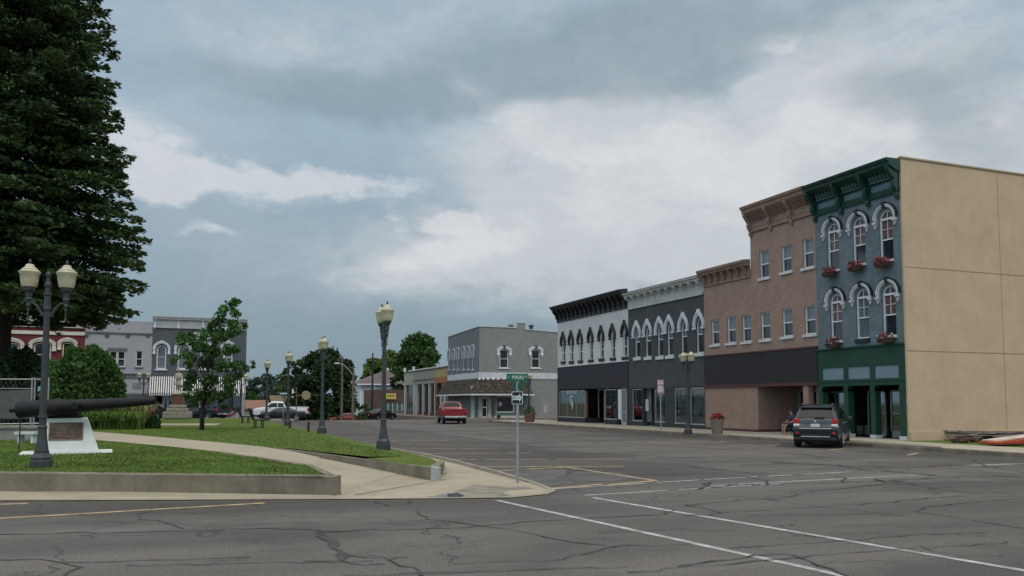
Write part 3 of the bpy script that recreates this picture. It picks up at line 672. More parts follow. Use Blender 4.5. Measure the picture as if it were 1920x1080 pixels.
# ---- blue three storey building with the tan flank
YA = onX(1534.7, 700, XF).y; YE = 27.9
def newR(name, label, pxl, pxr, D, H):
    Ya = onX(pxl, 700, XF).y if pxl else YA; Yb = onX(pxr, 700, XF).y if pxr else YE
    return Bld(name, label, XF, Ya, -90, Ya-Yb, D, H)
ztop = onX(1689, 297, XF).z
B = newR('brick_building', 'three storey blue painted brick building with green storefront and tall blank tan side wall', 1534.7, None, 24, ztop)
bluebrick = mat('blue painted brick', (.135, .168, .190), .75, .12, 1.2, .5, kind='pbrick', grime=.15)
greenp = mat('dark green paint', (.011, .050, .030), .5, .12, 2, grime=.1)
greenl = mat('dark green cornice paint', (.010, .044, .031), .45, .15, 3)
tan = mat('tan stucco', (.48, .350, .228), .9, .06, .7, .25, 90, grime=.11)
blacks = mat('black trim', (.015, .022, .02), .5, .1, 3)
Wd = B.W; holes = []
zg = B.l(1617, 651)[1]
redb = mat('flower box wood', (.06, .025, .02), .8)
bl_up = [(1560.7, 418.5, 508, 18), (1609.2, 407.5, 497, 19), (1659.9, 393.4, 489.4, 20.5)]
bl_lo = [(1566.5, 550.8, 640.5, 18), (1615.5, 541.3, 635, 19), (1665.5, 534.4, 630.8, 20.5)]
FB = []
for row, lst in enumerate((bl_up, bl_lo)):
    for i, (px, pt, pb, pw) in enumerate(lst):
        xc, zt = B.l(px, pt); _, z0 = B.l(px, pb); w = B.l(px+pw/2, pt)[0]-B.l(px-pw/2, pt)[0]; w = .80
        door = row == 1 and i == 1
        window(B, xc, w, z0, zt, 'round', white, glassgr if door else redcur, glassgr if door else glassdk, holes, hood=(.12, .23, .10, .10, 0, .26), sw_=.04, hm=offw, munt=1, trans=1, mid=.42, fw=.07,
               sill=.08 if not door else .2, sm=blacks if door else white)
        km = MB(); km.frustum(xc-.06, xc+.06, -.17, -.003, zt+.08, xc-.10, xc+.10, -.19, -.003, zt+.36); km.build('keystone', blacks, B.t)
        o2 = MB(); ia = outline(xc, w, z0, zt, 'round', .255)[2:]; oa = outline(xc, w, z0, zt, 'round', .33)[2:]; o2.band(ia, oa, -.13, -.003); o2.build('hood_edge', blacks, B.t)
        if not door: FB.append((xc, z0, row))
zc0 = B.l(1690, 375)[1]; H = ztop
front(B, bluebrick, 0, Wd-.10, zg, H-.05, holes)
tw = MB(); tw.box(Wd-.10, Wd, -.02, B.D, -.1, H+.03)
side = tw.build('side_wall', tan, B.t)
sm_ = MB(); seamz = [onY(1760, 505, B.o.y-Wd).z, onY(1760, 659.3, B.o.y-Wd).z]
for z in seamz: sm_.box(Wd, Wd+.004, 0, B.D, z-.02, z+.02)
sx = onY(1880, 600, B.o.y-Wd).x-XF
for k in range(3): sm_.box(Wd, Wd+.0035, sx+k*7.9-.015, sx+k*7.9+.015, .5, H)
sm_.build('seam', mat('stucco joint', (.24, .17, .11), .9), side)
ft = MB(); ft.box(Wd-.002, Wd+.12, -.02, B.D, -.1, .5); ft.build('wall_foot', tan, side)
cp = MB(); cp.box(Wd-.14, Wd+.06, -.05, B.D, H+.03, H+.10); cp.build('coping', mat('tan metal coping', (.42, .33, .2), .5, .05), side)
dz = H-.02
prof = [(-.02, dz-.55), (-.30, dz-.50), (-.62, dz-.34), (-.70, dz-.30), (-.72, dz-.16), (-.82, dz-.12), (-.86, dz), (-.02, dz+.02)]
frz = [(-.02, dz-1.50), (-.10, dz-1.50), (-.13, dz-1.36), (-.07, dz-1.30), (-.07, dz-.56), (-.02, dz-.56)]
bp = [(-.02, dz-1.78), (-.10, dz-1.80), (-.16, dz-1.62), (-.13, dz-1.50), (-.20, dz-1.40), (-.34, dz-1.25), (-.36, dz-1.05), (-.30, dz-.92), (-.42, dz-.80), (-.60, dz-.62), (-.70, dz-.42), (-.70, dz-.32), (-.02, dz-.32)]
brx = [.12, Wd*.345, Wd*.655, Wd-.2]
co = cornice(B, greenl, 0, Wd-.02, prof, brx, bp, .2)
k = MB(); k.px(frz, 0, Wd-.1); k.build('frieze', greenl, B.t)
pn = MB(); dn = MB()
for i in range(3):
    a, c = brx[i]+.24, brx[i+1]-.24; pn.box(a, c, -.085, -.05, dz-1.2, dz-.93); dn.box(a-.04, c+.04, -.20, -.05, dz-.80, dz-.76)
    n = 6
    for j in range(n): x = a+(c-a)*(j+.5)/n; dn.px([(-.1, dz-.76), (-.22, dz-.74), (-.34, dz-.60), (-.30, dz-.5), (-.1, dz-.5)], x-.035, x+.035)
pn.build('frieze_panel', mat('slate blue panel', (.10, .14, .17), .6), B.t); dn.build('dentils', mat('grey green dentil paint', (.10, .15, .15), .5), B.t)
# green storefront
sf = MB(); zt_ = B.l(1617, 723)[1]; zs = SW
px_open = [(1544, 1584), (1592, 1633.5), (1642.5, 1688)]
xo = [(B.l(a, 750)[0], B.l(c, 750)[0]) for a, c in px_open]
hp = []
for (a, c), (ta, tb) in zip(xo, ((690, 711.5), (686, 710.5), (684.5, 709))):
    za = B.l(1617, 687)[1]; zb = B.l(1617, 710.5)[1]; hp.append([(a, zb), (c, zb), (c, za), (a, za)])
front(B, greenp, 0, Wd-.1, zt_, zg-.003, hp, name='fascia', sides=False, y=-.04, rev=.05)
tp = MB()
for h in hp: tp.poly([(p[0], .005, p[1]) for p in h])
tp.build('transom_panel', mat('pale blue grey panel', (.16, .22, .25), .5, .04), B.t)
ld = MB(); ld.px([(-.03, zg-.02), (-.14, zg-.01), (-.14, zg+.05), (-.002, zg+.08)], 0, Wd-.1); ld.px([(-.04, zt_+.25), (-.08, zt_+.25), (-.08, zt_+.2), (-.04, zt_+.18)], 0, Wd-.1); ld.build('ledge', greenp, B.t)
edges = [0]+[v for p in xo for v in p]+[Wd-.1]
for i in range(4):
    a, c = edges[2*i], edges[2*i+1]; p = MB(); p.box(a, c, -.05, .3, zs+.16, zt_-.002); p.box(a+.0, c-.0, -.08, .3, zt_-.26, zt_-.14); po = p.build('pilaster', greenp, B.t)
    q = MB(); q.box(a-.02, c+.02 if i < 3 else c, -.10, .32, zs-.1, zs+.157); q.build('pilaster_foot', offw, po)
rm = MB(); D_ = 4.0
def room(mb, x0, x1, y0, y1, z0, z1):
    mb.add([(x0, y0, z0), (x1, y0, z0), (x1, y1, z0), (x0, y1, z0), (x0, y0, z1), (x1, y0, z1), (x1, y1, z1), (x0, y1, z1)], [(0, 1, 2, 3), (4, 5, 6, 7), (1, 2, 6, 5), (2, 3, 7, 6), (3, 0, 4, 7)])
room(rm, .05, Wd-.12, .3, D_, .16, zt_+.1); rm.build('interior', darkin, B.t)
for i, (a, c) in enumerate(xo):
    f = MB(); yy = .75 if i == 1 else .45; alum = mat('dull aluminium', (.16, .17, .17), .4, .1, 3, metal=.4)
    a2 = a-.15+(.55 if i else 0)
    f.box(a2, a2+.06, yy, yy+.06, .18, zt_-.25); f.box(c+.06, c+.12, yy, yy+.06, .18, zt_-.25); f.box(a2, c+.12, yy, yy+.06, zt_-.33, zt_-.25); f.box(a2, c+.12, yy, yy+.06, .18, .5 if i != 1 else .24)
    if i != 1: f.box(a2, c+.1, yy, yy+.06, 1.25, 1.31)
    fo = f.build('door' if i == 1 else 'shop_window', alum if i else greenp, B.t); q = MB(); q.box(a2+.03, c+.1, yy+.025, yy+.035, .22, zt_-.3); q.build('pane', shopglass, fo)
for i in range(9): it = MB(); x = .6+i*.55; it.box(x, x+random.uniform(.15, .4), 1.3, 1.6, .2, random.uniform(.5, 1.1)); it.build('window_display', mat('dusky display goods', (.09, .085, .08), .8, .5, 3), B.t)
# ---- three storey brown part
C3 = newR('brick_building', 'tall three storey brown painted brick building beside the blue one, ornate tan cornice', 1411.5, 1534.7, 24, 0)
brown = mat('brown painted brick', (.31, .205, .160), .8, .08, 1.0, .4, kind='pbrick', grime=.08)
brownc = mat('brown cornice paint', (.27, .175, .132), .6, .15, 3, grime=.25)
def zx(b, px, py): return b.l(px, py)[1]
Hc = zx(C3, 1534, 368); zf_t = zx(C3, 1472, 654.5); zf_b = zx(C3, 1472, 718)
Hc3 = Hc+.0
ztC = C3.l(1534, 352)[1]
holes = []
for px, pt, pb in ((1432.2, 469, 521), (1474, 459.5, 509.5), (1514.7, 447, 501.5)):
    xc, zt = C3.l(px, pt); window(C3, xc, .78, C3.l(px, pb)[1], zt, 'flat', white, glassbl, glassdk, holes, sill=.14, sm=offw, fw=.06)
for px, pt, pb in ((1434.7, 585.6, 636.4), (1475.8, 578.9, 630.8), (1518, 572.5, 626.7)):
    xc, zt = C3.l(px, pt); window(C3, xc, .80, C3.l(px, pb)[1], zt, 'flat', white, glassbl, glassdk, holes, sill=.14, sm=offw, fw=.06)
ztw = ztC-.1
front(C3, brown, 0, C3.W, zf_t, ztw, holes)
d3 = ztC+.12
prof = [(-.02, d3-.62), (-.26, d3-.56), (-.52, d3-.40), (-.58, d3-.34), (-.60, d3-.18), (-.70, d3-.14), (-.74, d3), (-.02, d3+.02)]
bp3 = [(-.02, d3-1.65), (-.10, d3-1.66), (-.15, d3-1.5), (-.12, d3-1.38), (-.22, d3-1.22), (-.30, d3-1.05), (-.26, d3-.9), (-.40, d3-.72), (-.56, d3-.5), (-.56, d3-.36), (-.02, d3-.36)]
w3 = C3.W; brx = [.12, w3*.36, w3*.68, w3-.12]
cornice(C3, brownc, 0, w3-.01, prof, brx[:3], bp3, .18)
k = MB(); k.px([(-.02, d3-1.42), (-.10, d3-1.42), (-.12, d3-1.3), (-.06, d3-1.25), (-.06, d3-.6), (-.02, d3-.6)], 0, w3)
for i in range(3):
    a, c = brx[i]+.2, brx[i+1]-.2; k.box(a, c, -.09, -.05, d3-1.18, d3-1.14); k.box(a, c, -.09, -.05, d3-.94, d3-.9)
    for j in range(6): x = a+(c-a)*(j+.5)/6; k.px([(-.05, d3-.86), (-.16, d3-.84), (-.30, d3-.64), (-.28, d3-.58), (-.05, d3-.58)], x-.04, x+.04)
k.build('frieze', brownc, C3.t)
# ---- two storey brown part
C2 = newR('brick_building', 'two storey brown painted brick building with bracketed cornice, left of the three storey brown one', 1322, 1411.5, 24, 0)
holes = []; ztC = C2.l(1411, 504)[1]
for px, pt, pb in ((1340.8, 599.4, 646), (1370.8, 593.9, 643), (1399.2, 591, 640.6)):
    xc, zt = C2.l(px, pt); window(C2, xc, .80, C2.l(px, pb)[1], zt, 'flat', white, glassbl, glassdk, holes, sill=.14, sm=offw, fw=.06)
front(C2, brown, 0, C2.W, zf_t, ztC, holes)
d2 = C2.l(1406, 488)[1]-.0
prof = [(-.02, d2-.36), (-.40, d2-.32), (-.46, d2-.2), (-.56, d2-.14), (-.58, d2), (-.02, d2+.06)]
bp2 = [(-.02, d2-1.0), (-.08, d2-1.0), (-.12, d2-.86), (-.26, d2-.72), (-.24, d2-.6), (-.38, d2-.48), (-.44, d2-.34), (-.02, d2-.34)]
cornice(C2, brownc, 0, C2.W-.01, prof, [.3+i*(C2.W-.6)/6 for i in range(7)], bp2, .12)
k = MB(); k.px([(-.02, d2-1.0), (-.09, d2-.98), (-.06, d2-.9), (-.06, d2-.35), (-.02, d2-.35)], 0, C2.W)
k.build('frieze', brownc, C2.t)
# shared ground floor: dark fascia, pink wall, recessed entry
for b_, x0, x1 in ((C3, 0, C3.W), (C2, 0, C2.W)):
    f = MB(); f.box(x0, x1, -.07, .3, zf_b, zf_t-.06); f.build('fascia', mat('dark brown fascia', (.020, .018, .019), .6, .2, 3), b_.t)
    q = MB(); q.box(x0, x1, -.11, -.002, zf_t-.058, zf_t+.02); q.box(x0, x1, -.10, .02, zf_b-.17, zf_b-.002); q.build('fascia_trim', mat('oxblood trim', (.085, .03, .028), .6), b_.t)
pink = mat('rose tan brick', (.30, .195, .150), .85, .08, 1.0, .4, kind='pbrick', grime=.1)
zl = zf_b-.172
p = MB(); p.box(0.003, C2.W, -.02, 1.0, SW-.1, zl); p.build('storefront_wall', pink, C2.t)
xe = C3.l(1421.7, 760)[0]; p = MB(); p.box(-.0, xe, -.02, 2.6, SW-.1, zl)
p.build('storefront_wall', pink, C3.t)
xq, xr = C3.l(1507, 760)[0], C3.l(1516.7, 760)[0]; p = MB(); p.box(xq, xr, -.02, .3, SW-.1, zl); p.build('column', pink, C3.t); p = MB(); p.box(xr, C3.W-.003, .5, .8, SW-.1, zl); p.build('side_wall', pink, C3.t)
bs = mat('oxblood base', (.07, .022, .024), .6)
q = MB(); q.box(.003, C2.W, -.04, -.0205, SW-.1, SW+.13); q.build('base_course', bs, C2.t); q = MB(); q.box(0, xe+.02, -.04, -.0205, SW-.1, SW+.13); q.box(xe+.001, xe+.02, -.0204, 2.5, SW-.1, SW+.13); q.build('base_course', bs, C3.t)
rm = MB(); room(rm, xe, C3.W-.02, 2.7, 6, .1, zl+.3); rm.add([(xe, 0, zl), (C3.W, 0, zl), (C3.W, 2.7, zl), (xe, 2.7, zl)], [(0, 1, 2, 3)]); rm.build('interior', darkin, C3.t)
f = MB(); d0, d1 = xe+.30, xe+2.5; al = mat('aluminium', (.35, .36, .36), .4, .1, 3, metal=.5)
for x in (d0, (d0+d1)/2-.03, d1-.06): f.box(x, x+.06, 2.6, 2.68, .17, 2.5)
f.box(d0, d1, 2.6, 2.68, 2.4, 2.5); f.box(d0, d1, 2.6, 2.68, .17, .4); f.box(d0, d1, 2.6, 2.67, 1.05, 1.1)
f.box(d0+.9, d0+.95, 2.52, 2.6, .95, 1.3); fo = f.build('door', al, C3.t); q = MB(); q.box(d0+.02, d1-.02, 2.635, 2.645, .2, 2.45); q.build('pane', shopglass, fo)
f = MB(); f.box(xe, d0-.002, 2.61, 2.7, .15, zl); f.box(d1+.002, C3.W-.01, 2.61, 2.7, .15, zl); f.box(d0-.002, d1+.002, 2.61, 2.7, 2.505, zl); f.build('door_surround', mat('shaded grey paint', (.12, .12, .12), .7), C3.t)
fl = MB(); fl.box(xe, C3.W-.01, 0.01, 2.6, .1, SW+.012); fl.build('entry_floor', walk, C3.t)
# ---- dark grey building with white hoods
D1 = newR('brick_building', 'dark grey two storey building with white pointed window hoods and white bracketed cornice', 1178.8, 1322, 24, 0)
dgrey = mat('dark grey paint', (.060, .063, .067), .8, .08, .8, .3, kind='pbrick', grime=.1)
dgrey2 = mat('charcoal storefront paint', (.036, .037, .042), .7, .08, 1.2)
cwhite = mat('cornice white', (.42, .42, .40), .6, .12, 2, grime=.3)
holes = []
zsh = D1.l(1250, 726.5)[1]
for i, px in enumerate((1194.8, 1215, 1237.5, 1256, 1282.2, 1311.3)):
    pt = [612, 609, 605, 602, 597.5, 592][i]; pb = [670, 669, 668, 666.5, 664, 661.5][i]
    xc, zt = D1.l(px, pt); window(D1, xc, .74, D1.l(px, pb)[1], zt, 'pointed', white, glassgr, glassdk, holes, hood=(.03, .15, .10, .12, .12, .1), hm=white, sill=.22, sm=offw, fw=.06, mid=.5)
ztD = D1.l(1320, 546)[1]
front(D1, dgrey, 0, D1.W, zsh, ztD, holes)
d4 = D1.l(1322, 517)[1]
cornice(D1, cwhite, 0, D1.W-.01, [(-.02, d4-.30), (-.38, d4-.26), (-.42, d4-.14), (-.50, d4-.10), (-.52, d4), (-.02, d4+.05)], [.25+i*(D1.W-.5)/10 for i in range(11)],
        [(-.02, d4-.62), (-.10, d4-.62), (-.14, d4-.52), (-.3, d4-.48), (-.40, d4-.38), (-.40, d4-.27), (-.02, d4-.27)], .2)
k = MB(); k.box(0, D1.W-.01, -.05, -.002, d4-1.12, d4-.3); k.box(0, D1.W-.01, -.10, -.052, d4-1.16, d4-1.06); k.build('frieze', cwhite, D1.t)
# ---- white building with black hoods
D2 = newR('brick_building', 'white upper storey building with black pointed window hoods and heavy black cornice', 1046, 1178.8, 24, 0)
wht = mat('white painted wall', (.58, .57, .555), .8, .06, .6, .2, kind='pbrick', grime=.15)
holes = []; zw = D2.l(1112, 682)[1]
for i, px in enumerate((1056.8, 1072, 1088.7, 1108.3, 1128.4, 1149.5, 1172)):
    pt = [632, 630, 628, 624.5, 621.5, 618, 612][i]; pb = [677.5, 677, 675.5, 674, 672, 670.5, 669][i]
    xc, zt = D2.l(px, pt); window(D2, xc, .62, D2.l(px, pb)[1], zt, 'pointed', white, glassdk, glassdk, holes, hood=(.02, .13, .12, .14, .20, .1), hm=mat('black hood paint', (.035, .035, .037), .5), sill=.22, sm=blackp, fw=.05, mid=.35)
zsh2 = D2.l(1112, 728.5)[1]; ztD = D2.l(1177, 572)[1]
front(D2, wht, 0, D2.W, zw, ztD, holes)
d5 = D2.l(1168, 545.5)[1]
cornice(D2, mat('black cornice paint', (.022, .022, .024), .45, .15, 3), -.15, D2.W-.01, [(-.02, d5-.38), (-.55, d5-.32), (-.60, d5-.2), (-.72, d5-.14), (-.76, d5), (-.02, d5+.10)], [.15+i*(D2.W-.35)/15 for i in range(16)],
        [(-.02, d5-1.30), (-.12, d5-1.32), (-.16, d5-1.12), (-.30, d5-.95), (-.28, d5-.80), (-.46, d5-.62), (-.58, d5-.45), (-.58, d5-.36), (-.02, d5-.36)], .16)
k = MB(); k.box(-.05, D2.W-.01, -.08, -.002, d5-1.36, d5-.4); k.build('frieze', MATS['black cornice paint'], D2.t)
pl = mat('plum black panel', (.026, .024, .031), .6, .12, 2)
k = MB(); k.box(0.0, D2.W, -.05, .3, zsh2, zw-.05); k.build('fascia', pl, D2.t); k = MB(); k.box(0, D2.W, -.10, -.002, zw-.048, zw+.0); k.build('ledge', white, D2.t)
k = MB(); k.box(0.0, .25, -.05, .3, -.1, zsh2-.003); k.build('corner_post', pl, D2.t)
# storefronts of the two
def shopfront(b, px0, px1, ybot, m, fm, depth=0.0, ztop=3.6, mull=(), y=0.03, bulk=True, name='shop_window', sill=True):
    x0, x1 = b.l(px0, 760)[0], b.l(px1, 760)[0]; zb = b.l((px0+px1)/2, ybot)[1]
    if bulk: q = MB(); q.box(x0, x1, y-.03, y+.25, -.05, zb-.05); q.build('bulkhead', m, b.t)
    f = MB(); t = .06
    f.box(x0, x0+t, y, y+.08, zb, ztop); f.box(x1-t, x1, y, y+.08, zb, ztop); f.box(x0, x1, y, y+.08, ztop-t, ztop)
    f.box(x0-.02, x1+.02, y-.06, y+.08, zb-.05, zb+.03)
    for k in mull: x = x0+(x1-x0)*k; f.box(x-.02, x+.02, y+.01, y+.06, zb, ztop-t)
    fo = f.build(name, fm, b.t); p = MB(); p.box(x0+.02, x1-.02, y+.03, y+.04, zb, ztop-.02); p.build('pane', shopglass, fo)
    return x0, x1, zb, fo
shopm = mat('grey shop frame', (.28, .28, .28), .5, .1, 3)
zt2 = zsh2-.003
rm = MB(); room(rm, .1, D2.W-.1, .35, 3.5, .16, zt2); rm.build('interior', mat('brown interior', (.22, .19, .165), .9, .3, 1), D2.t)
x0, x1, zb, fo = shopfront(D2, 1048.5, 1097, 782, pl, shopm, ztop=zt2-.1, mull=(.33, .67), y=.0)
dr_ = MB()
for i in range(60): x = x0+.1+(x1-x0-.2)*i/59; dr_.box(x, x+(x1-x0)/62, .10+.03*(i % 3), .25, zb, zt2-.15)
dr_.build('drapes', mat('rust brown drapes', (.30, .13, .07), .9, .25, 2), D2.t)
cx_, cz_ = D2.l(1072, 753)
text(D2.t, 'HEALTH CLUB', .36, white, (D2.l(1072.5, 735)[0], .065-.09, D2.l(1072, 735.5)[1]), (R(90), 0, 0), 'shop_lettering', .002, .85)
text(D2.t, 'G', 1.0, white, (cx_, -.03, cz_+.12), (R(90), 0, 0), 'logo'); text(D2.t, '9', .75, white, (cx_+.14, -.034, cz_-.40), (R(90), 0, R(8)), 'logo')
xs, xe2 = D2.l(1098, 760)[0], D2.l(1134, 760)[0]
fl = MB(); fl.box(xs, xe2, .0, 1.6, .1, SW+.012); fl.build('entry_floor', mat('reddish pavement', (.24, .18, .14)), D2.t)
f = MB(); yy = 1.1; xm = (xs+xe2)/2+.4
for x in (xm-1.0, xm-.03, xm+.94, xs+.05): f.box(x, x+.07, yy, yy+.08, .16, zt2)
f.box(xm-1.0, xm+1.0, yy, yy+.08, 2.35, 2.45); f.box(xm-1.0, xm+1.0, yy, yy+.08, 1.0, 1.06); f.box(xm-1.0, xm+1.0, yy, yy+.08, .16, .4); fo = f.build('door', shopm, D2.t)
q = MB(); q.box(xs, xe2, yy+.03, yy+.04, .3, zt2); q.build('pane', shopglass, fo)
q = MB(); q.box(xs-.02, xs+.2, .25, 1.1, -.05, .55); q.box(xe2-.1, xe2, .25, 1.1, -.05, .55); q.build('bulkhead', pl, D2.t)
x0, x1, zb, fo = shopfront(D2, 1134, 1157.5, 785.5, pl, shopm, ztop=zt2-.1, y=0)
ps = MB(); ps.box(x0+1.1, x0+2.0, .15, .17, zb+.02, zb+1.3); po = ps.build('poster', offw, D2.t); text(D2.t, '9', .8, blackp, (x0+1.55, .145, zb+.75), (R(90), 0, R(4)), 'logo')
a, c = D2.l(1159, 760)[0], D2.l(1164, 760)[0]
for bb in ((a-.2, a, -.03, .3), (c-.02, D2.l(1176, 760)[0]-.01, .2, .3), (D2.l(1176, 760)[0], D2.W, -.03, .3)): q = MB(); q.box(*bb, -.05, zt2); q.build('pier', pl, D2.t)
f = MB(); a, c = D2.l(1164.5, 760)[0], D2.l(1176, 760)[0]; f.box(a, a+.12, 0, .08, .17, zt2-.05); f.box(c-.12, c, 0, .08, .17, zt2-.05); f.box(a, c, 0, .08, 2.7, 2.85); f.box(a, c, .0, .08, 1.05, 1.12); f.box(a, c, 0, .08, .17, .3); f.box(a, c, 0, .08, zt2-.1, zt2-.002)
fo = f.build('door', mat('pale grey door paint', (.4, .4, .41), .5), D2.t); q = MB(); q.box(a+.1, c-.1, .04, .05, .25, 2.75); q.build('pane', mat('grey door panel', (.17, .175, .18), .3), fo)
q = MB(); q.box(D2.l(1158, 760)[0], a-.02, .0, .08, .55, zt2-.1); q.build('side_light', white, D2.t)
# dark grey storefront
zt1 = zsh-.003
rm = MB(); room(rm, .1, D1.W-.1, .35, 1.7, .16, zt1); rm.build('interior', mat('grey interior', (.34, .37, .36), .9, .3, .8), D1.t)
x0, x1, zb, fo = shopfront(D1, 1185.6, 1204, 788.5, dgrey2, shopm, ztop=zt1-.05)
for bb in ((x0+1.2, x0+1.9, .2, .22, zb+.79, zb+1.5), (x0+.2, x0+1.9, .2, .24, zb+.7, zb+.78)): q = MB(); q.box(*bb); q.build('window_display', offw, D1.t)
x2, x3, zb, fo = shopfront(D1, 1228, 1246.5, 791, dgrey2, shopm, ztop=zt1-.05)
x4, x5, zb, fo = shopfront(D1, 1265, 1290, 793.5, dgrey2, shopm, ztop=zt1-.05)
x6, x7, zb, fo = shopfront(D1, 1294, 1321, 795.5, dgrey2, shopm, ztop=zt1-.05)
for a, c in ((0, x0), (x1, x1+.12), (x2-.12, x2), (x3, x4), (x5, x6), (x7, D1.W)): q = MB(); q.box(a+.001, c-.001, -.01, .3, -.05, zt1); q.build('pier', dgrey2, D1.t)
f = MB(); f.box(x1+.1, x2-.1, 1.0, 1.08, .16, .5); f.box(x1+.1, x1+.2, 1.0, 1.08, .16, zt1); f.box(x2-.2, x2-.1, 1.0, 1.08, .16, zt1); f.box(x1+.1, x2-.1, 1.0, 1.06, 1.15, 1.2)
fo = f.build('door', dgrey2, D1.t); q = MB(); q.box(x1+.2, x2-.2, 1.03, 1.04, .3, zt1); q.build('pane', shopglass, fo)
for xa_, xb_, z_ in ((x0+.1, x1-.9, zb+.9), (x2+.1, x2+.9, zb), (x4+.1, x5-.1, zb), (x6+.1, x7-.1, zb+.6)): k = MB(); k.add([(xa_, .16, z_), (xb_, .16, z_), (xb_, .16, zt1-.1), (xa_, .16, zt1-.1)], [(0, 1, 2, 3)]); k.build('reflection', mat('greenish pale blind', (.42, .46, .43), .9, .3, .8), D1.t)  # added panels, the pale greenish reflection in the glass put into their colour
def pleats(xa, n, st, y, z0, z1):
    k = MB(); pts = [(xa+i*st/2, y+(.05 if i % 2 else 0), 0) for i in range(2*n+1)]; m_ = len(pts)
    k.add([(p[0], p[1], z0) for p in pts]+[(p[0], p[1], z1) for p in pts], [(i, i+1, m_+i+1, m_+i) for i in range(m_-1)]); k.build('curtain', mat('pale voile', (.42, .44, .42), .9), D1.t)
pleats(x7-1.7, 24, .065, .5, zb, zt1); pleats(x0+.3, 10, .1, .8, zb, zt1); pleats(x4+.1, 8, .09, .7, zb+1.2, zt1)
for bb in ((x6-1.4, x6+.8, .9, 1.2, zb+.2, zb+1.35), (x4+.2, x4+1.2, 1.3, 1.5, zb+.9, zb+1.3)): q = MB(); q.box(*bb); q.build('window_display', mat('russet panel', (.16, .055, .03), .8, .3, 2), D1.t)
# roof line strip above the pair
rl = MB(); rl.box(-.02, D1.W, -.25, 3, d4+.052, d4+.12); rl.build('roof', mat('dark red roof edge', (.06, .03, .03), .7), D1.t)
# ---- corner building across the side street
YC = 86.0
E = Bld('brick_building', 'grey green two storey corner building with shingled awning roof wrapping its corner', XF, YC, 0, 15.0, 14, 0)
zR = E.l(900, 612.5)[1]; zR2 = E.l(1010, 619)[1]; xs = E.l(969, 610)[0]; xs2 = E.l(985, 610)[0]
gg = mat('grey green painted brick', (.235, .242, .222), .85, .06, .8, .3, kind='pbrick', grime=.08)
gsh = mat('shaded grey painted brick', (.16, .175, .175), .85, .10, .8, .4, kind='pbrick', grime=.2)  # front wall paint with the shade of the street face put into the colour
gl = mat('sage storefront paint', (.12, .165, .135), .8, .08, 1.5)
holes = []; z0b = 3.9
ew = 1.05
for px in (945.2, 1004.5):
    xc, zt = E.l(px, 655.5); window(E, xc, ew, E.l(px, 690)[1], zt, 'seg', white, glassdk, glassdk, holes, hood=(.06, .34, .35, .13, .06), hm=white, sill=.10, sm=white, fw=.10, sw_=.2)
    km = MB(); km.frustum(xc-.12, xc+.12, -.2, -.003, zt+.1, xc-.18, xc+.18, -.22, -.003, zt+.5); km.build('keystone', mat('slate accents', (.07, .075, .10), .6), E.t)
xg0, zg1 = E.l(931.5, 744.5); xg1, zg0 = E.l(962, 771.5)
xd0, zd1 = E.l(902.5, 745); xd1, _ = E.l(914.5, 780)
holes2 = [[(xg0, zg0), (xg1, zg0), (xg1, zg1), (xg0, zg1)], [(xd0, .1), (xd1, .1), (xd1, zd1), (xd0, zd1)]]
DD = onX(840, 700, XF).y-YC
mb = MB(); mb.poly([(0, 0, z0b), (15, 0, z0b), (15, 0, zR2-.45), (xs2, 0, zR2), (xs2, 0, zR+.55), (xs, 0, zR+.55), (xs, 0, zR), (0, 0, zR)], [[(p[0], 0, p[1]) for p in h] for h in holes])
for h in holes:
    n = len(h); mb.add([(p[0], 0, p[1]) for p in h]+[(p[0], .16, p[1]) for p in h], [(i, (i+1) % n, (i+1) % n+n, i+n) for i in range(n)])
xk = E.l(997, 760)[0]
mb.poly([(xk, 0, -.1), (15, 0, -.1), (15, 0, z0b), (xk, 0, z0b)])
mb.add([(15, 0, -.1), (15, DD, -.1), (15, DD, zR2-.45), (15, 0, zR2-.45)], [(0, 1, 2, 3)]); mb.add([(0, DD, -.4), (15, DD, -.4), (15, DD, zR-.4), (0, DD, zR-.4)], [(0, 1, 2, 3)])
mb.add([(0, .3, zR-.5), (15, .3, zR-1.0), (15, DD, zR-1.0), (0, DD, zR-.5)], [(0, 1, 2, 3)]); mb.build('wall', gg, E.t)
mb = MB(); mb.poly([(0, 0, -.0), (xk-.003, 0, 0), (xk-.003, 0, z0b-.003), (0, 0, z0b-.003)], [[(p[0], 0, p[1]) for p in h] for h in holes2])
mb.build('storefront_wall', gl, E.t)
f = MB(); f.box(xg0-.12, xg1+.12, -.05, -.003, zg0-.12, zg0); f.box(xg0-.12, xg1+.12, -.05, -.003, zg1, zg1+.1); f.box(xg0-.12, xg0, -.05, .06, zg0, zg1); f.box(xg1, xg1+.12, -.05, .06, zg0, zg1); fo = f.build('shop_window', white, E.t)
q = MB(); q.box(xg0, xg1, .06, .08, zg0, zg1); q.build('pane', glassdk, fo); q = MB(); q.box(xg0+.25, xg0+.6, .045, .055, zg1-1.0, zg1-.55); q.build('poster', offw, fo)
f = MB(); f.box(xd0-.35, xd0-.02, -.04, .1, .05, zd1+.02); f.box(xd1+.02, xd1+.3, -.04, .1, .05, zd1+.02); f.box(xd0-.35, xd1+.3, -.045, .1, zd1+.022, zd1+.15); f.box(xd0-1.2, xd0-.8, -.06, .1, 0, 3.6); fo = f.build('door_surround', mat('pale sage trim', (.33, .36, .33), .7), E.t)
q = MB(); q.box(xd0+.02, xd1-.02, .08, .14, .1, zd1); do = q.build('door', white, E.t); q = MB(); q.box(xd0+.15, xd1-.15, .07, .079, .25, zd1*.5); q.box(xd0+.15, xd1-.15, .07, .079, zd1*.56, zd1-.15); q.build('pane', glassdk, do)
q = MB(); q.box(.2, xd0-1.3, -.02, .0, .5, zd1+.1); so_ = q.build('shop_window', glassgr, E.t)
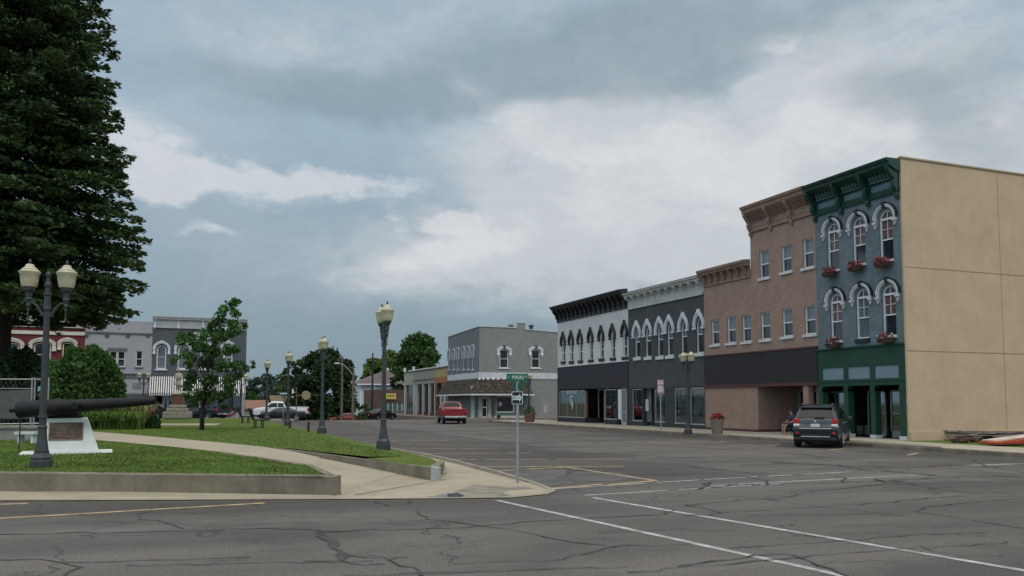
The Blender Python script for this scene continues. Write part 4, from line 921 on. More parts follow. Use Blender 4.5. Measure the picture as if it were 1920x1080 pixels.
q = MB()
for x in (.2, 1.3, 2.0): q.box(x, x+.1, -.05, -.021, .1, zd1+.15)
q.build('frame', MATS['pale sage trim'], so_)
q = MB(); q.box(-.02, xd0-.4, -.04, -.002, 0, .3); q.box(xd1+.31, xk, -.04, -.002, 0, .3); q.build('base_course', offw, E.t)
# street face (local x = 0 plane)
E.D = 14
def ls(px, py): p = onX(px, py, XF); return p.y-YC, p.z
holes = []; Dl = ls(840, 700)[0]; E.D = Dl
mb = MB(); zs0, zs1 = ls(891, 612.5)[1], ls(840, 624.5)[1]
wp_ = []
for k, px in enumerate((842.5, 851.5, 859.5, 870, 879, 887.2)):
    yv, zt = ls(px, (657.5, 655.5, 653.5, 652, 650.5, 649)[k]); zb = ls(px, 693)[1]; w = .72; wp_.append((yv, w, zb, zt)); holes.append([(y_, z_) for y_, z_ in outline(yv, w, zb, zt, 'round')])
mb.poly([(0, 0, 3.9), (0, Dl, 3.9), (0, Dl, zR-.3), (0, 0, zR)], [[(0, p[0], p[1]) for p in h] for h in holes])
for h in holes:
    n = len(h); mb.add([(0, p[0], p[1]) for p in h]+[(.16, p[0], p[1]) for p in h], [(i, (i+1) % n, (i+1) % n+n, i+n) for i in range(n)])
mb.poly([(0, 0, 0), (0, Dl, G(100)), (0, Dl, 3.9), (0, 0, 3.9)])
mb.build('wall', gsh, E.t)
RT = Matrix(((0, 1, 0), (1, 0, 0), (0, 0, 1)))
for (yv, w, zb, zt) in wp_:
    tmp = MB(); tmp.band(outline(yv, w, zb, zt, 'round', -.1), outline(yv, w, zb, zt, 'round'), .02, .1, closed=True)
    i_ = outline(yv, w, zb, zt, 'round', .05)[2:]; o_ = outline(yv, w, zb, zt, 'round', .17)[2:]; spz = zt-w/2
    tmp.band([(yv+w/2+.05, spz-.9)]+i_+[(yv-w/2-.05, spz-.9)], [(yv+w/2+.17, spz-.9)]+o_+[(yv-w/2-.17, spz-.9)], -.14, -.002)
    tmp.box(yv-w/2, yv+w/2, .03, .09, (zb+zt)/2-.04, (zb+zt)/2+.04); tmp.box(yv-w/2-.15, yv+w/2+.15, -.1, -.002, zb-.12, zb-.01)
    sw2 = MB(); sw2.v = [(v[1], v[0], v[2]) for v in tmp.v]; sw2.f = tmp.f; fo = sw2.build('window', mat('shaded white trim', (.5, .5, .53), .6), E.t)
    p = MB(); p.poly([(.1, a, c) for a, c in outline(yv, w, zb, zt, 'round', -.02)]); p.build('pane', glassdk, fo)
# coping, band, awning roof
cpg = MB(); cpg.box(-.06, xs-.001, -.08, .3, zR, zR+.1); cpg.add([(xs2, -.08, zR2), (15.1, -.08, zR2-.45), (15.1, .3, zR2-.45), (xs2, .3, zR2), (xs2, -.08, zR2+.1), (15.1, -.08, zR2-.35), (15.1, .3, zR2-.35), (xs2, .3, zR2+.1)], [(0, 1, 5, 4), (4, 5, 6, 7), (2, 3, 7, 6), (0, 3, 7, 4), (1, 2, 6, 5)])
cpg.box(xs-.06, xs2+.06, -.06, .3, zR+.55, zR+.65)
cpg.add([(-.08, .301, zR), (.3, .301, zR), (.3, Dl, zR-.3), (-.08, Dl, zR-.3), (-.08, .301, zR+.1), (.3, .301, zR+.1), (.3, Dl, zR-.2), (-.08, Dl, zR-.2)], [(0, 1, 5, 4), (1, 2, 6, 5), (2, 3, 7, 6), (3, 0, 4, 7), (4, 5, 6, 7)])
cpg.build('coping', offw, E.t)
zb0, zb1 = E.l(950, 710)[1], E.l(950, 698.5)[1]
bd = MB(); bd.box(-.07, 15, -.07, -.003, zb0, zb1); bd.box(-.07, -.003, -.002, Dl, zb0, zb1); bd.build('band', mat('white clapboard band', (.55, .56, .57), .6, kind='siding'), E.t)
ax = E.l(1000.5, 738, -1.3)[0]; zt = zb0-.02; zb = E.l(950, 741, -1.3)[1]; pj = 1.35
aw = MB()
aw.add([(-.08, -.08, zt), (ax-.6, -.08, zt), (ax, -pj, zb+.1), (-pj, -pj, zb+.1), (-.08, Dl, zt), (-pj, Dl+.3, zb+.1), (ax-.2, -.01, zb+.1), (-.01, -.01, zb+.0), (-.01, Dl, zb)],
       [(0, 1, 2, 3), (0, 3, 5, 4), (1, 6, 2), (3, 2, 6, 7), (3, 7, 8, 5)])
ar = aw.build('awning_roof', mat('mossy brown shingles', (.055, .047, .038), .95, .25, 1.5, .5, kind='shingle', grime=.3), E.t)
fa = MB(); fa.box(-pj-.03, ax+.05, -pj-.04, -pj-.001, zb-.02, zb+.13); fa.box(-pj-.04, -pj-.001, -pj, Dl+.3, zb-.02, zb+.13); fa.build('fascia', white, ar)
for px in (899, 906, 915, 925, 934, 945): bulb = MB(); x, z = E.l(px, 711, -.2); bulb.sphere((x, -.2, z), .14, 8, 6); bulb.build('globe_light', mat('frosted globe', (.7, .7, .7), .3), E.t)
for px in (924.5, 991.5):
    x, _ = E.l(px, 760, -1.2); p = MB(); p.box(x-.09, x+.09, -1.28, -1.1, .05, zb); p.build('post', mat('dark brown post', (.035, .03, .028), .7), E.t)
for px in (958, 996): rv_ = MB(); x, z = E.l(px, 611, 3); rv_.lathe([(.25, z-.9), (.25, z-.1), (.4, z), (.15, z+.15)], x, 3, 8); rv_.build('roof_vent', mat('dark vent', (.06, .06, .06), .7), E.t)
# ------------------------------------------------------------------ far side of the square: facades facing us
YL = 92.0
def newL(name, label, pxl, pxr, D=16):
    a, c = onY(pxl, 700, YL).x, onY(pxr, 700, YL).x; return Bld(name, label, a, YL, 0, c-a, D, 0)
A1_ = newL('brick_building', 'dark grey two storey building with white cornice and black and white striped awning', 284, 461)
sg = mat('slate grey paint', (.085, .095, .105), .8, .06, .8, grime=.1); holes = []
zt = A1_.l(370, 595.5)[1]
for px in (303.3, 343, 385, 428):
    xc, ztt = A1_.l(px, 647); window(A1_, xc, .92, A1_.l(px, 692)[1], ztt, 'round', white, glassgr, glassbl, holes, hood=(.14, .36, .35, .12, .10, .2), hm=white, sill=.14, sm=white, fw=.12)
za = A1_.l(370, 742)[1]; zaT = A1_.l(370, 706.5)[1]
front(A1_, sg, 0, A1_.W, za, zt-.1, holes)
cw = mat('white cornice paint', (.60, .60, .60), .6, .08, 3)
cornice(A1_, cw, -.05, A1_.W+.05, [(-.02, zt-.35), (-.22, zt-.3), (-.26, zt-.12), (-.38, zt-.08), (-.40, zt+.03), (-.02, zt+.06)], [.2, A1_.W*.265, A1_.W*.52, A1_.W*.77, A1_.W-.2],
        [(-.02, zt-1.3), (-.08, zt-1.3), (-.2, zt-1.12), (-.12, zt-1.0), (-.16, zt-.6), (-.3, zt-.36), (-.02, zt-.36)], .2)
k = MB(); k.box(0, A1_.W, -.06, -.002, zt-1.12, zt-.36); k.box(0, A1_.W, -.12, -.061, zt-1.2, zt-1.05); k.build('frieze', mat('pale grey frieze', (.36, .37, .38), .6), A1_.t)
x0, z0 = A1_.l(353, 635); x1, z1 = A1_.l(394, 624.5); k = MB(); k.box(x0, x1, -.08, -.003, z0, z1); so_ = k.build('date_plate', white, A1_.t); k = MB(); k.box(x0+.12, x1-.12, -.085, -.0801, z0+.12, z1-.12); k.build('plate_field', mat('pale grey frieze', (.36, .37, .38)), so_)
aw = MB(); aw.px([(-.02, zaT), (-1.5, za+.30), (-1.5, za), (-1.48, za), (-1.48, za+.28), (-.02, zaT-.04)], -.1, A1_.W-.1)
aw.build('striped_awning', mat('awning canvas', (.62, .61, .58), .8, .04, 2, kind='stripes'), A1_.t)
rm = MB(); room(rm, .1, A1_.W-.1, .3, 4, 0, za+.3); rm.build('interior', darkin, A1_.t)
f = MB()
for x in (0, 1.1, 1.5, 2.4, A1_.W-4.2, A1_.W-.5): f.box(x, x+(.45 if x > A1_.W-1 else .22), -.06, .3, 0, za+.3)
f.box(2.4, A1_.W-.5, -.04, .2, 0, .75); f.build('storefront_frame', mat('pale storefront paint', (.40, .40, .42), .7), A1_.t)
q = MB(); q.box(.2, A1_.W-.5, .1, .12, .3, za+.2); q.build('shop_window', shopglass, A1_.t)
# bunting fans on the bulkhead
bx, bz = A1_.l(428, 770)
for k, (cc, r0, r1) in enumerate((((.05, .06, .25), .06, .26), ((.5, .5, .52), .26, .44), ((.30, .04, .05), .44, .60))):
    m_ = MB(); m_.band([(bx+r0*1.25*math.cos(math.pi+math.pi*i/12), bz+r0*math.sin(math.pi+math.pi*i/12)) for i in range(13)], [(bx+r1*1.25*math.cos(math.pi+math.pi*i/12), bz+r1*math.sin(math.pi+math.pi*i/12)) for i in range(13)], -.12-.004*k, -.07)
    if k == 0: bun = tag(m_.build('bunting', mat('blue bunting', cc), None, loc=A1_.o), 'red white and blue fan bunting below the striped awning shop window', 'bunting')
    else: m_.build('bunting_band', mat(('', 'white bunting', 'red bunting')[k], cc), bun)
A0_ = newL('brick_building', 'pale lilac grey two storey building left of the striped awning one, plain parapet', 157.5, 284)
lg = mat('pale lilac grey paint', (.34, .33, .35), .8, .05, .8, grime=.12); lt = mat('grey band paint', (.13, .125, .13), .7); holes = []; zt = A0_.l(220, 601.5)[1]
def fw2(b, pa, pb, ya, yb, nm=1):
    xa, z1 = b.l(pa, ya); xb, z0 = b.l(pb, yb); w = (xb-xa)/nm
    for k in range(nm): window(b, xa+w*(k+.5), w-.04, z0, z1, 'flat', white, glassdk, glassdk, holes, sill=.14, sm=lt, sw_=.06, fw=.09)
    return xa, xb, z0, z1
xa, xb, z0, z1 = fw2(A0_, 205, 234.5, 658, 688, 2); fw2(A0_, 254.5, 267.5, 658, 688)
front(A0_, lg, 0, A0_.W-.01, -.1, zt, holes)
k = MB(); k.box(xa-.15, xb+.15, -.05, -.003, z1+.04, z1+.32); k.build('lintel', lt, A0_.t)
k = MB(); zz = A0_.l(220, 624.5)[1]; k.box(0, A0_.W-.02, -.10, -.003, zz-.08, zz+.08)
for px in (162.5, 201, 240, 278): x, z = A0_.l(px, 630); k.frustum(x-.08, x+.08, -.08, -.003, z-.15, x-.2, x+.2, -.18, -.003, z+.12)
k.build('band', lt, A0_.t)
k = MB(); zz = A0_.l(220, 705.5)[1]; k.box(0, A0_.W-.02, -.06, -.003, zz-.2, zz+.2); k.box(0, A0_.W-.02, -.14, -.0031, zz+.21, zz+.30); k.build('band', lt, A0_.t)
k = MB(); zz = A0_.l(220, 739)[1]; k.box(0, A0_.W-.02, -.2, -.003, zz-.1, zz+.1); k.build('band', lt, A0_.t)
for px in (227, 257): x, z = A0_.l(px, 723.5); k = MB(); k.box(x-.42, x+.42, -.03, -.003, z-.32, z+.32); k.build('vent', mat('grey vent', (.20, .20, .205)), A0_.t)
Ar = newL('brick_building', 'dark red two storey building with cream hoods and cream parapet behind the big conifer', -90, 157.3)
rdm = mat('oxide red paint', (.135, .018, .022), .7, .1, .8, grime=.1); crm = mat('cream trim', (.58, .55, .45), .7, .08, 2); holes = []; zt = Ar.l(140, 603)[1]
for px in (-40, 20, 80, 127): xc, ztt = Ar.l(px, 642); window(Ar, xc, .9 if px > 100 else 1.5, Ar.l(px, 688)[1], ztt, 'seg', crm, glassdk, glassdk, holes, hood=(.1, .42, .5, .14, .05, .1), hm=crm, sill=.15, sm=crm, fw=.12)
front(Ar, rdm, 0, Ar.W, -.1, zt, holes)
k = MB(); zz = Ar.l(140, 625.5)[1]; k.box(0, Ar.W, -.12, -.003, zz-.17, zz+.17); k.build('band', crm, Ar.t)
z6 = Ar.l(140, 615.5)[1]; pm_ = mat('weathered cream', (.40, .39, .33), .7, .15, 2)
pp = MB(); hs_ = [[(x, z6+.1), (x+.3, z6+.1), (x+.3, z6+.42), (x+.15, z6+.55), (x, z6+.42)] for x in [Ar.W-1.1-i*1.3 for i in range(9)]]
front(Ar, pm_, 0, Ar.W-.01, z6, zt+.25, hs_, y=-.2, rev=.1, name='parapet', sides=False)
k = MB(); k.box(0, Ar.W, -.3, -.003, zt+.25, zt+.4); k.build('coping', pm_, Ar.t)
for ch in Ar.t.children:
    pass
# ------------------------------------------------------------------ low shop row, brick shop and house beyond the crossing
LY = onX(757.5, 740, XF).y; LY2 = onX(838.5, 740, XF).y
Lb = Bld('shop_building', 'single storey beige shop row with timber posts beyond the shingled corner building', XF, LY, -90, LY-LY2, 14, 0)
beige = mat('beige siding', (.34, .32, .27), .8, .08, 1, kind='siding'); Wl = Lb.W; zt = Lb.l(838, 689)[1]; zf = Lb.l(800, 719.5)[1]; zb_ = G(112)
bs_ = [Lb.l(p, 740)[0] for p in (757.5, 775, 815, 838.5)]
for a, c, m_, nm in ((0, bs_[1], beige, 'fascia'), (bs_[1]+.01, bs_[2], mat('taupe fascia', (.26, .25, .22), .8), 'fascia'), (bs_[2]+.01, Wl, mat('mustard fascia', (.36, .28, .12), .8), 'fascia')):
    k = MB(); k.box(a, c, -.02, .3, zf, zt); k.build(nm, m_, Lb.t)
k = MB(); k.box(bs_[2], Wl, -.05, -.021, zf-.05, zf+.75); k.build('fascia_band', mat('orange band', (.30, .13, .045), .7), Lb.t)
k = MB(); k.box(0, Wl, -.12, .3, zt, zt+.14); k.box(bs_[1], bs_[2], -.08, -.021, zf+.5, zf+.62); k.build('coping', mat('dark coping', (.07, .065, .07), .6), Lb.t)
k = MB(); k.box(0, Wl*.9, .6, .7, zt+.1, zt+.4); k.box(0, .25, -.1, .2, zt+.14, zt+.75); k.box(bs_[1]-.3, bs_[1], -.1, .2, zt+.14, zt+.75); k.build('parapet_trim', offw, Lb.t)
k = MB(); k.box(.0, Wl, .305, 14, zb_, zt-.1); k.build('wall', mat('taupe fascia', (.26, .25, .22)), Lb.t)
k = MB(); k.box(.1, Wl-.1, .25, .30, zb_+.9, zf-.01); k.build('shop_window', glassdk, Lb.t)
for i, px in enumerate((758.5, 775.5, 780, 786, 792, 798, 804, 810, 815)):
    x = Lb.l(px, 740)[0]; wdt = .5 if i < 2 else .3; k = MB(); k.box(x, x+wdt, -.06, .24, zb_, zf-.005); k.build('post', offw if i % 2 == 0 or i < 2 else mat('brown post paint', (.09, .06, .045), .7), Lb.t)
k = MB(); x = Lb.l(817, 740)[0]; k.box(x, x+.8, -.06, .24, zb_, zf-.005); k.build('post', mat('rust post', (.14, .06, .035), .7), Lb.t)
for i, px in enumerate((782, 789, 801, 822, 829)):
    x = Lb.l(px, 740)[0]; k = MB(); k.box(x, x+.9, .18, .245, zb_+.4, zf-1.2); k.build('shop_window', mat('pale storefront paint', (.4, .4, .42)), Lb.t)
k = MB(); k.box(.0, Wl, -.5, .2, zb_-.5, zb_+.45); k.build('plinth', mat('stone plinth', (.18, .16, .13), .9, .3, 2, grime=.4), Lb.t)
rl_ = thing('railing', 'dull red metal railing in front of the beige shop row', 'railing', (XF-1.3, LY+2, zb_+.2))
k = MB()
for j in range(3): k.box(-.02, .02, -24, 0, .3+.35*j, .34+.35*j)
k.build('rail', mat('dull red rail paint', (.16, .05, .05), .6), rl_)
for j in range(9): k = MB(); k.box(-.04, .04, -3*j-.04, -3*j+.04, 0, 1.1); k.build('post', MATS['dull red rail paint'], rl_)
Yb = 136.0; zb_ = G(Yb)
a, c = onY(704.5, 750, Yb).x, onY(790, 750, Yb).x; Bb = Bld('brick_building', 'small brown brick shop with yellow sign panel beyond the crossing', a, Yb, 0, c-a, 10, 0, z=zb_)
zt = Bb.l(730, 730.5)[1]; holes = [[(1.8, .5), (Bb.W-.5, .5), (Bb.W-.5, 3.0), (1.8, 3.0)]]; z3 = Bb.l(730, 756)[1]; holes = [[(1.2, .5), (Bb.W-.3, .5), (Bb.W-.3, z3), (1.2, z3)]]
front(Bb, mat('brown brick', (.105, .062, .045), .9, .15, 1, kind='pbrick'), 0, Bb.W, -.1, zt, holes)
k = MB(); k.box(1.2, Bb.W-.3, .1, .12, .5, z3); w_ = k.build('shop_window', glassgr, Bb.t)
k = MB()
for j in range(8): x = 1.2+j*(Bb.W-1.5)/8; k.box(x, x+.18, .0, .099, .5, z3)
k.build('frame', mat('pale green frame', (.30, .36, .34), .7), w_)
x0, z1 = Bb.l(722.5, 737.5); x1, z0 = Bb.l(742, 748.5); k = MB(); k.box(x0, x1, -.25, -.003, z0, z1); sg_ = k.build('sign', mat('pale sign frame', (.45, .38, .22), .6), Bb.t)
k = MB(); k.box(x0+.1, x1-.3, -.27, -.251, z0+.15, z1-.12); k.build('sign_panel', mat('yellow sign', (.55, .42, .03), .6, .05), sg_)
k = MB(); random.seed(2)
for j in range(9): x = x0+.25+j*.14; k.box(x, x+.09, -.28, -.271, z0+.42, z0+.42+random.uniform(.2, .32))
k.build('lettering', blackp, sg_)
Yh = 150.0; zb_ = G(Yh); a, c = onY(675, 750, Yh).x, onY(732, 750, Yh).x
Hh = Bld('house', 'white two storey house with brown hipped roof behind the brown brick shop', a, Yh, 0, c-a+2, 9, 0, cat='house', z=zb_)
ze = Hh.l(700, 720)[1]; zr = Hh.l(731, 692)[1]; Wh = Hh.W
holes = []; front(Hh, mat('white clapboard', (.52, .53, .54), .7, .05, 1, kind='siding'), 0, Wh, -.1, ze, holes)
k = MB(); k.box(2.3, 2.9, -.08, -.003, 0, ze-.05); k.box(-.03, .25, -.03, -.0031, 0, ze-.05); k.build('corner_board', white, Hh.t)
k = MB(); k.box(4.2, 5.1, -.05, -.003, 2.6, 4.2); k.build('window', glassdk, Hh.t)
k = MB(); e_ = .7; k.add([(-e_, -e_, ze), (Wh+e_, -e_, ze), (Wh+e_, 9+e_, ze), (-e_, 9+e_, ze), (Wh*.75, 4.5, zr), (Wh*.8, 4.5, zr)], [(0, 1, 5, 4), (1, 2, 5), (2, 3, 4, 5), (3, 0, 4), (0, 3, 2, 1)]); rf = k.build('roof', mat('brown roof shingles', (.11, .085, .08), .9, .15, 2), Hh.t)
k = MB(); k.box(-e_-.03, Wh+e_+.03, -e_-.05, -e_-.002, ze-.2, ze+.03); k.build('eaves', white, rf); k = MB(); k.box(Wh*.8-.2, Wh*.8+.2, 4.3, 4.7, zr-.4, zr+.35); k.build('chimney', offw, rf)
def farhouse(label, px0, px1, Y, py_eave, py_ridge, wallc, roofc):
    a, c = onY(px0, 750, Y).x, onY(px1, 750, Y).x; b = Bld('house', label, a, Y, 0, c-a, 8, 0, cat='house', z=G(Y)); ze = b.l(px0, py_eave)[1]; zr = b.l(px0, py_ridge)[1]
    hl = [[(1, 1), (2.2, 1), (2.2, 2.2), (1, 2.2)]]; front(b, mat(wallc[0], wallc[1]), 0, b.W, -.1, ze, hl); k = MB(); k.box(1, 2.2, .1, .12, 1, 2.2); k.build('window', glassdk, b.t)
    k = MB(); k.px([(-.5, ze-.1), (4, zr), (8.5, ze-.1), (8.5, ze-.25), (4, zr-.15), (-.5, ze-.25)], -.4, b.W+.4); k.build('roof', mat(*roofc), b.t)
farhouse('low house with rusty brown roof seen past the striped awning, left of the white pickup', 458, 502, 150, 765, 750, ('tan wall', (.3, .26, .2)), ('rusty roof', (.20, .10, .07), .9, .15, 2))
farhouse('small house with olive brown gabled roof above the white pickup cab', 512, 552, 170, 755, 741, ('dull cream wall', (.32, .3, .22)), ('olive roof', (.12, .09, .05), .9, .15, 2))
# ------------------------------------------------------------------ vegetation
def rand_dirs(n):
    v = rng.normal(size=(n, 3)); return v/np.linalg.norm(v, axis=1, keepdims=True)
def leaf_quads(P, size, up=.0, elong=1.6, outd=None):
    n = len(P); a = rand_dirs(n)
    if outd is not None: a = a*.75+outd; a /= np.linalg.norm(a, axis=1, keepdims=True)+1e-6
    b = np.cross(a, rand_dirs(n)+np.array([0, 0, up])); b /= np.linalg.norm(b, axis=1, keepdims=True)+1e-6
    s = size*rng.uniform(.6, 1.3, (n, 1)); A = a*s*elong*.5; B = b*s*.5; c = np.cross(a, b)*s*.18
    V = np.stack([P-A, P+B*.9+c, P+A, P-B*.9+c], 1).reshape(-1, 3); return V, np.arange(4*n).reshape(-1, 4)
def greens(name, r, g, b, var=.25): return mat(name, (r, g, b), .65, var, .5, kind='leaf', spec=.2)
bark = mat('bark', (.075, .06, .048), .95, .25, 5, .8, 14); barkd = mat('dark bark', (.035, .028, .024), .95, .25, 5, .8, 14)
def limb_path(a, b, k=6, sag=.1):
    a, b = Vector(a), Vector(b); L_ = (b-a).length; return [a.lerp(b, i/k)+Vector((random.gauss(0, .03), random.gauss(0, .03), math.sin(math.pi*i/k)*sag))*L_ for i in range(k+1)]
def tree(name, label, base, clumps, per, leaf, lm, tr=.15, group=None, trunk_to=None, bm=None, cat='tree', shell=.55, lf=.26):
    t = thing(name, label, cat, base, 0, group); Ps = []
    for (x, y, z, r) in clumps:
        n = int(per*r*r); d = rand_dirs(n); rr = r*(shell+(1-shell)*rng.random((n, 1))**.6)*rng.uniform(.75, 1.15, (n, 1)); Ps.append(np.array([x, y, z])+d*rr*np.array([1, 1, .8]))
    P = np.vstack(Ps); P = P[P[:, 2] > .1]; V, F = leaf_quads(P, leaf); npmesh('crown', V, F, lm, t)
    mb = MB(); top = max(c[2] for c in clumps)*.85; pts = [(0, 0, -.2), (random.gauss(0, .03), random.gauss(0, .03), top*.3), (random.gauss(0, .1), random.gauss(0, .1), top*.65), (0, 0, top)]
    if isinstance(trunk_to, list): pts = trunk_to; top = pts[-1][2]
    mb.tube(pts, [tr*(1.25-1.05*i/(len(pts)-1)) for i in range(len(pts))], 8)
    for (x, y, z, r) in clumps:
        zz = max(top*.22, min(z-.5*r, top*.9)*random.uniform(.6, .85)); f = zz/top*(len(pts)-1); i = min(int(f), len(pts)-2); st = Vector(pts[i]).lerp(Vector(pts[i+1]), f-i)
        lp = limb_path(st, (x, y, z)); mb.tube(lp, [tr*lf*(1-.8*j/6) for j in range(7)], 5)
    mb.build('trunk', bm or bark, t, smooth=True); return t
def auto_clumps(rx, ry, h0, h1, n, rf=.3, seed=1):
    r_ = random.Random(seed); out_ = []
    for _ in range(n):
        th = r_.random()*6.283; u = r_.random()**.45; zf = r_.random(); prof = math.sin(math.pi*min(1, .16+.80*zf))**.6; rr = min(rx, (h1-h0)/2)*rf*r_.uniform(.75, 1.25)
        out_.append((math.cos(th)*rx*u*prof*.85, math.sin(th)*ry*u*prof*.85, h0+(h1-h0)*zf*.92, rr))
    return out_
def bgtree(label, px, py_top, halfw_px, fwd, lm, seed, py_bot=None, n=34, leaf=None, group='trees beyond the crossing', name='broadleaf_tree', per=52, bottom=.12, z=None):
    p = atd(px, fwd, 0); z = G(p.y) if z is None else z; H_ = (753.3-py_top)/FPX*fwd+CAM_H-z; rx = halfw_px/FPX*fwd
    return tree(name, label, (p.x, p.y, z), auto_clumps(rx, rx, H_*bottom, H_, n, .34, seed), per*(1 if rx > 4 else 1.5), leaf or max(.3, fwd*.0034), lm, tr=H_*.022, group=group)
gd = greens('dark leaf', .032, .064, .022); gm = greens('mid leaf', .055, .105, .030); gl_ = greens('lime leaf', .105, .150, .030); gb = greens('haze blue far leaf', .050, .082, .066, .2); gdk = greens('deep green leaf', .026, .052, .020)  # bluish far leaf colour stands in for the air haze
bgtree('dark broadleaf tree with dense rounded crown right of the tall lamp rows', 606, 655, 54, 108, gd, 11, n=60, bottom=.02, per=60)
bgtree('dark broadleaf tree touching the left side of the big dark crown', 566, 668, 30, 112, gd, 12, n=34, bottom=.05)
bgtree('dark spiky topped tree between big dark crown and utility pole', 648, 668, 24, 116, gdk, 13, n=40, bottom=.02)
bgtree('thin pale limbed tree just left of the big dark crown', 533, 690, 18, 118, gm, 14, n=12, bottom=.55)
bgtree('lime green tree behind the utility poles', 704, 664, 30, 190, gl_, 15, n=40)
bgtree('yellow green tree rising above the roof of the white house', 732, 654, 32, 200, gl_, 16, n=40)
bgtree('large mid green tree behind the beige shop row', 788, 626, 52, 165, gm, 17, n=80, per=46)
bgtree('round mid green tree at left flank of the large one above shop row', 756, 648, 26, 168, gm, 18, n=34)
bgtree('dark evergreen tree between white house and beige shop row', 744, 697, 17, 144, gdk, 19, n=36, bottom=.05)
bgtree('bright green bush at the foot of the street light pole', 683, 757, 15, 100, greens('bright leaf', .05, .10, .025), 20, n=14, bottom=.0, name='bush', group=None)
bgtree('low shrub between the utility pole and tall lamp', 615, 772, 14, 98, gdk, 24, n=12, bottom=.0, name='bush', group=None)
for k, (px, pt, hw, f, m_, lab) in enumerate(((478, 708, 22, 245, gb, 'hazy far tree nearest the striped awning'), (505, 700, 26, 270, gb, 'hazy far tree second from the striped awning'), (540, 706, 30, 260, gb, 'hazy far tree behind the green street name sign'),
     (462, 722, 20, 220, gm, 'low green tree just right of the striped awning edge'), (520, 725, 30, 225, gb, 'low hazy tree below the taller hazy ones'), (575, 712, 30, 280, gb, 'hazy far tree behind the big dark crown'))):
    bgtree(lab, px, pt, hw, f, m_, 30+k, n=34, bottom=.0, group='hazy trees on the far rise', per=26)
# right of the shingled building and behind the block: nothing shows. Conifers behind the dark tree
# big conifer
def conifer(label, base, H_, z0, rad, lm, nb=470, per=150, name='conifer_tree'):
    t = thing(name, label, 'tree', base); Ps = []; O = []; mb = MB(); r0 = .42
    mb.tube([(0, 0, -.3), (0, 0, H_*.4), (.1, 0, H_*.75), (0, 0, H_*.98)], [r0, r0*.7, r0*.35, .05], 9)
    for i in range(nb):
        u = i/(nb-1); z = z0+(H_-z0)*u**1.05+random.gauss(0, .35)*min(1, u*12); L_ = rad(z)*random.uniform(.72, 1.08)
        if L_ < .25: continue
        th = i*2.39996+random.gauss(0, .25); dx, dy = math.cos(th), math.sin(th); tilt = -.18+.45*u+random.gauss(0, .09)*min(1, u*12); pts = []
        for j in range(7):
            s_ = j/6; pts.append((dx*L_*s_, dy*L_*s_, z+L_*(tilt*s_-.30*s_*s_+.22*s_**3)))
        mb.tube(pts, [max(.012, .07*(1-.85*j/6)*min(1, L_/4)) for j in range(7)], 4)
        n = int(per*L_/5*1.0); s_ = rng.uniform(.16, 1.0, n)**.8; f = s_*6; k = np.minimum(f.astype(int), 5); pa = np.array(pts); c = pa[k]+(pa[k+1]-pa[k])*(f-k)[:, None]
        wd = (.34*L_*(1.02-s_)**.6+.10)*rng.normal(0, .55, n); dr = -np.abs(rng.normal(0, .20, n))-.12*np.abs(wd); q = c.copy(); q[:, 0] += -dy*wd; q[:, 1] += dx*wd; q[:, 2] += dr+.12
        Ps.append(q); o = np.zeros((n, 3)); o[:, 0] = dx*.9-dy*np.sign(wd)*.6; o[:, 1] = dy*.9+dx*np.sign(wd)*.6; o[:, 2] = -.15; O.append(o)
    P = np.vstack(Ps); O = np.vstack(O); V, F = leaf_quads(P, .20, elong=2.2, outd=O); npmesh('crown', V, F, lm, t); mb.build('trunk', barkd, t, smooth=True); return t
fb = atd(6, 54, ZL)
conifer('huge dark conifer filling the left edge of the square', (fb.x, fb.y, ZL), 38, 8.3, lambda z: 8.25*max(0, min(1, (38-z)/23))**.50*(1 if z > 11 else 1-.02*(11-z)**2), greens('fir needles', .048, .082, .026, .3), nb=720, per=215)
# evergreen shrubs
def bush(label, px, fwd, wpx, hpx, lm, name='bush', n=7000, leaf=.16, z=ZL, sq=2.4, sy=1.0, cat='bush', core=True, group=None, dense=.8):
    p = atd(px, fwd, z); t = thing(name, label, cat, p, 0, group); a = wpx/2/FPX*fwd; h = hpx/FPX*fwd
    d = rand_dirs(n); d[:, 2] = np.abs(d[:, 2]*1.6-.55*np.sign(d[:, 2])*.0); d[:, 2] = d[:, 2]; d /= (np.abs(d)**sq).sum(1, keepdims=True)**(1/sq)
    bmp = 1+.07*np.sin(d[:, :1]*7+1)*np.cos(d[:, 1:2]*6)+.05*np.sin(d[:, 2:3]*11+d[:, :1]*9)
    P = d*np.array([a, a*sy, h])*bmp*rng.uniform(dense, 1.03, (n, 1)); V, F = leaf_quads(P, leaf, outd=d*.5); npmesh('foliage', V, F, lm, t)
    if core: m_ = MB(); m_.sphere((0, 0, h*.40), a*.82, 16, 10, sz=h*.48/(a*.82)); c_ = m_.build('branches', barkd, t); c_.scale = (1, sy, 1)
    return t
gh = greens('hedge leaf', .055, .11, .026)
bush('large rounded clipped evergreen behind the cannon', 158, 44.5, 138, 146, gh, n=16000, leaf=.16, name='shrub', cat='shrub')
for k, (px, f, w, h, lb) in enumerate(((-20, 50, 90, 128, 'dark evergreen shrub at left edge behind the fence'), (40, 52, 80, 136, 'dark evergreen shrub behind fence beside the lamp'), (88, 50, 60, 110, 'dark evergreen shrub between lamp and rounded shrub'))):
    bush(lb, px, f, w, h, gdk, n=7000, leaf=.2, name='shrub', cat='shrub', group='dark shrubs behind the fence')
bush('small round boxwood beside the flower urn', 290, 44, 25, 22, greens('box leaf', .03, .08, .02), n=2500, leaf=.07)
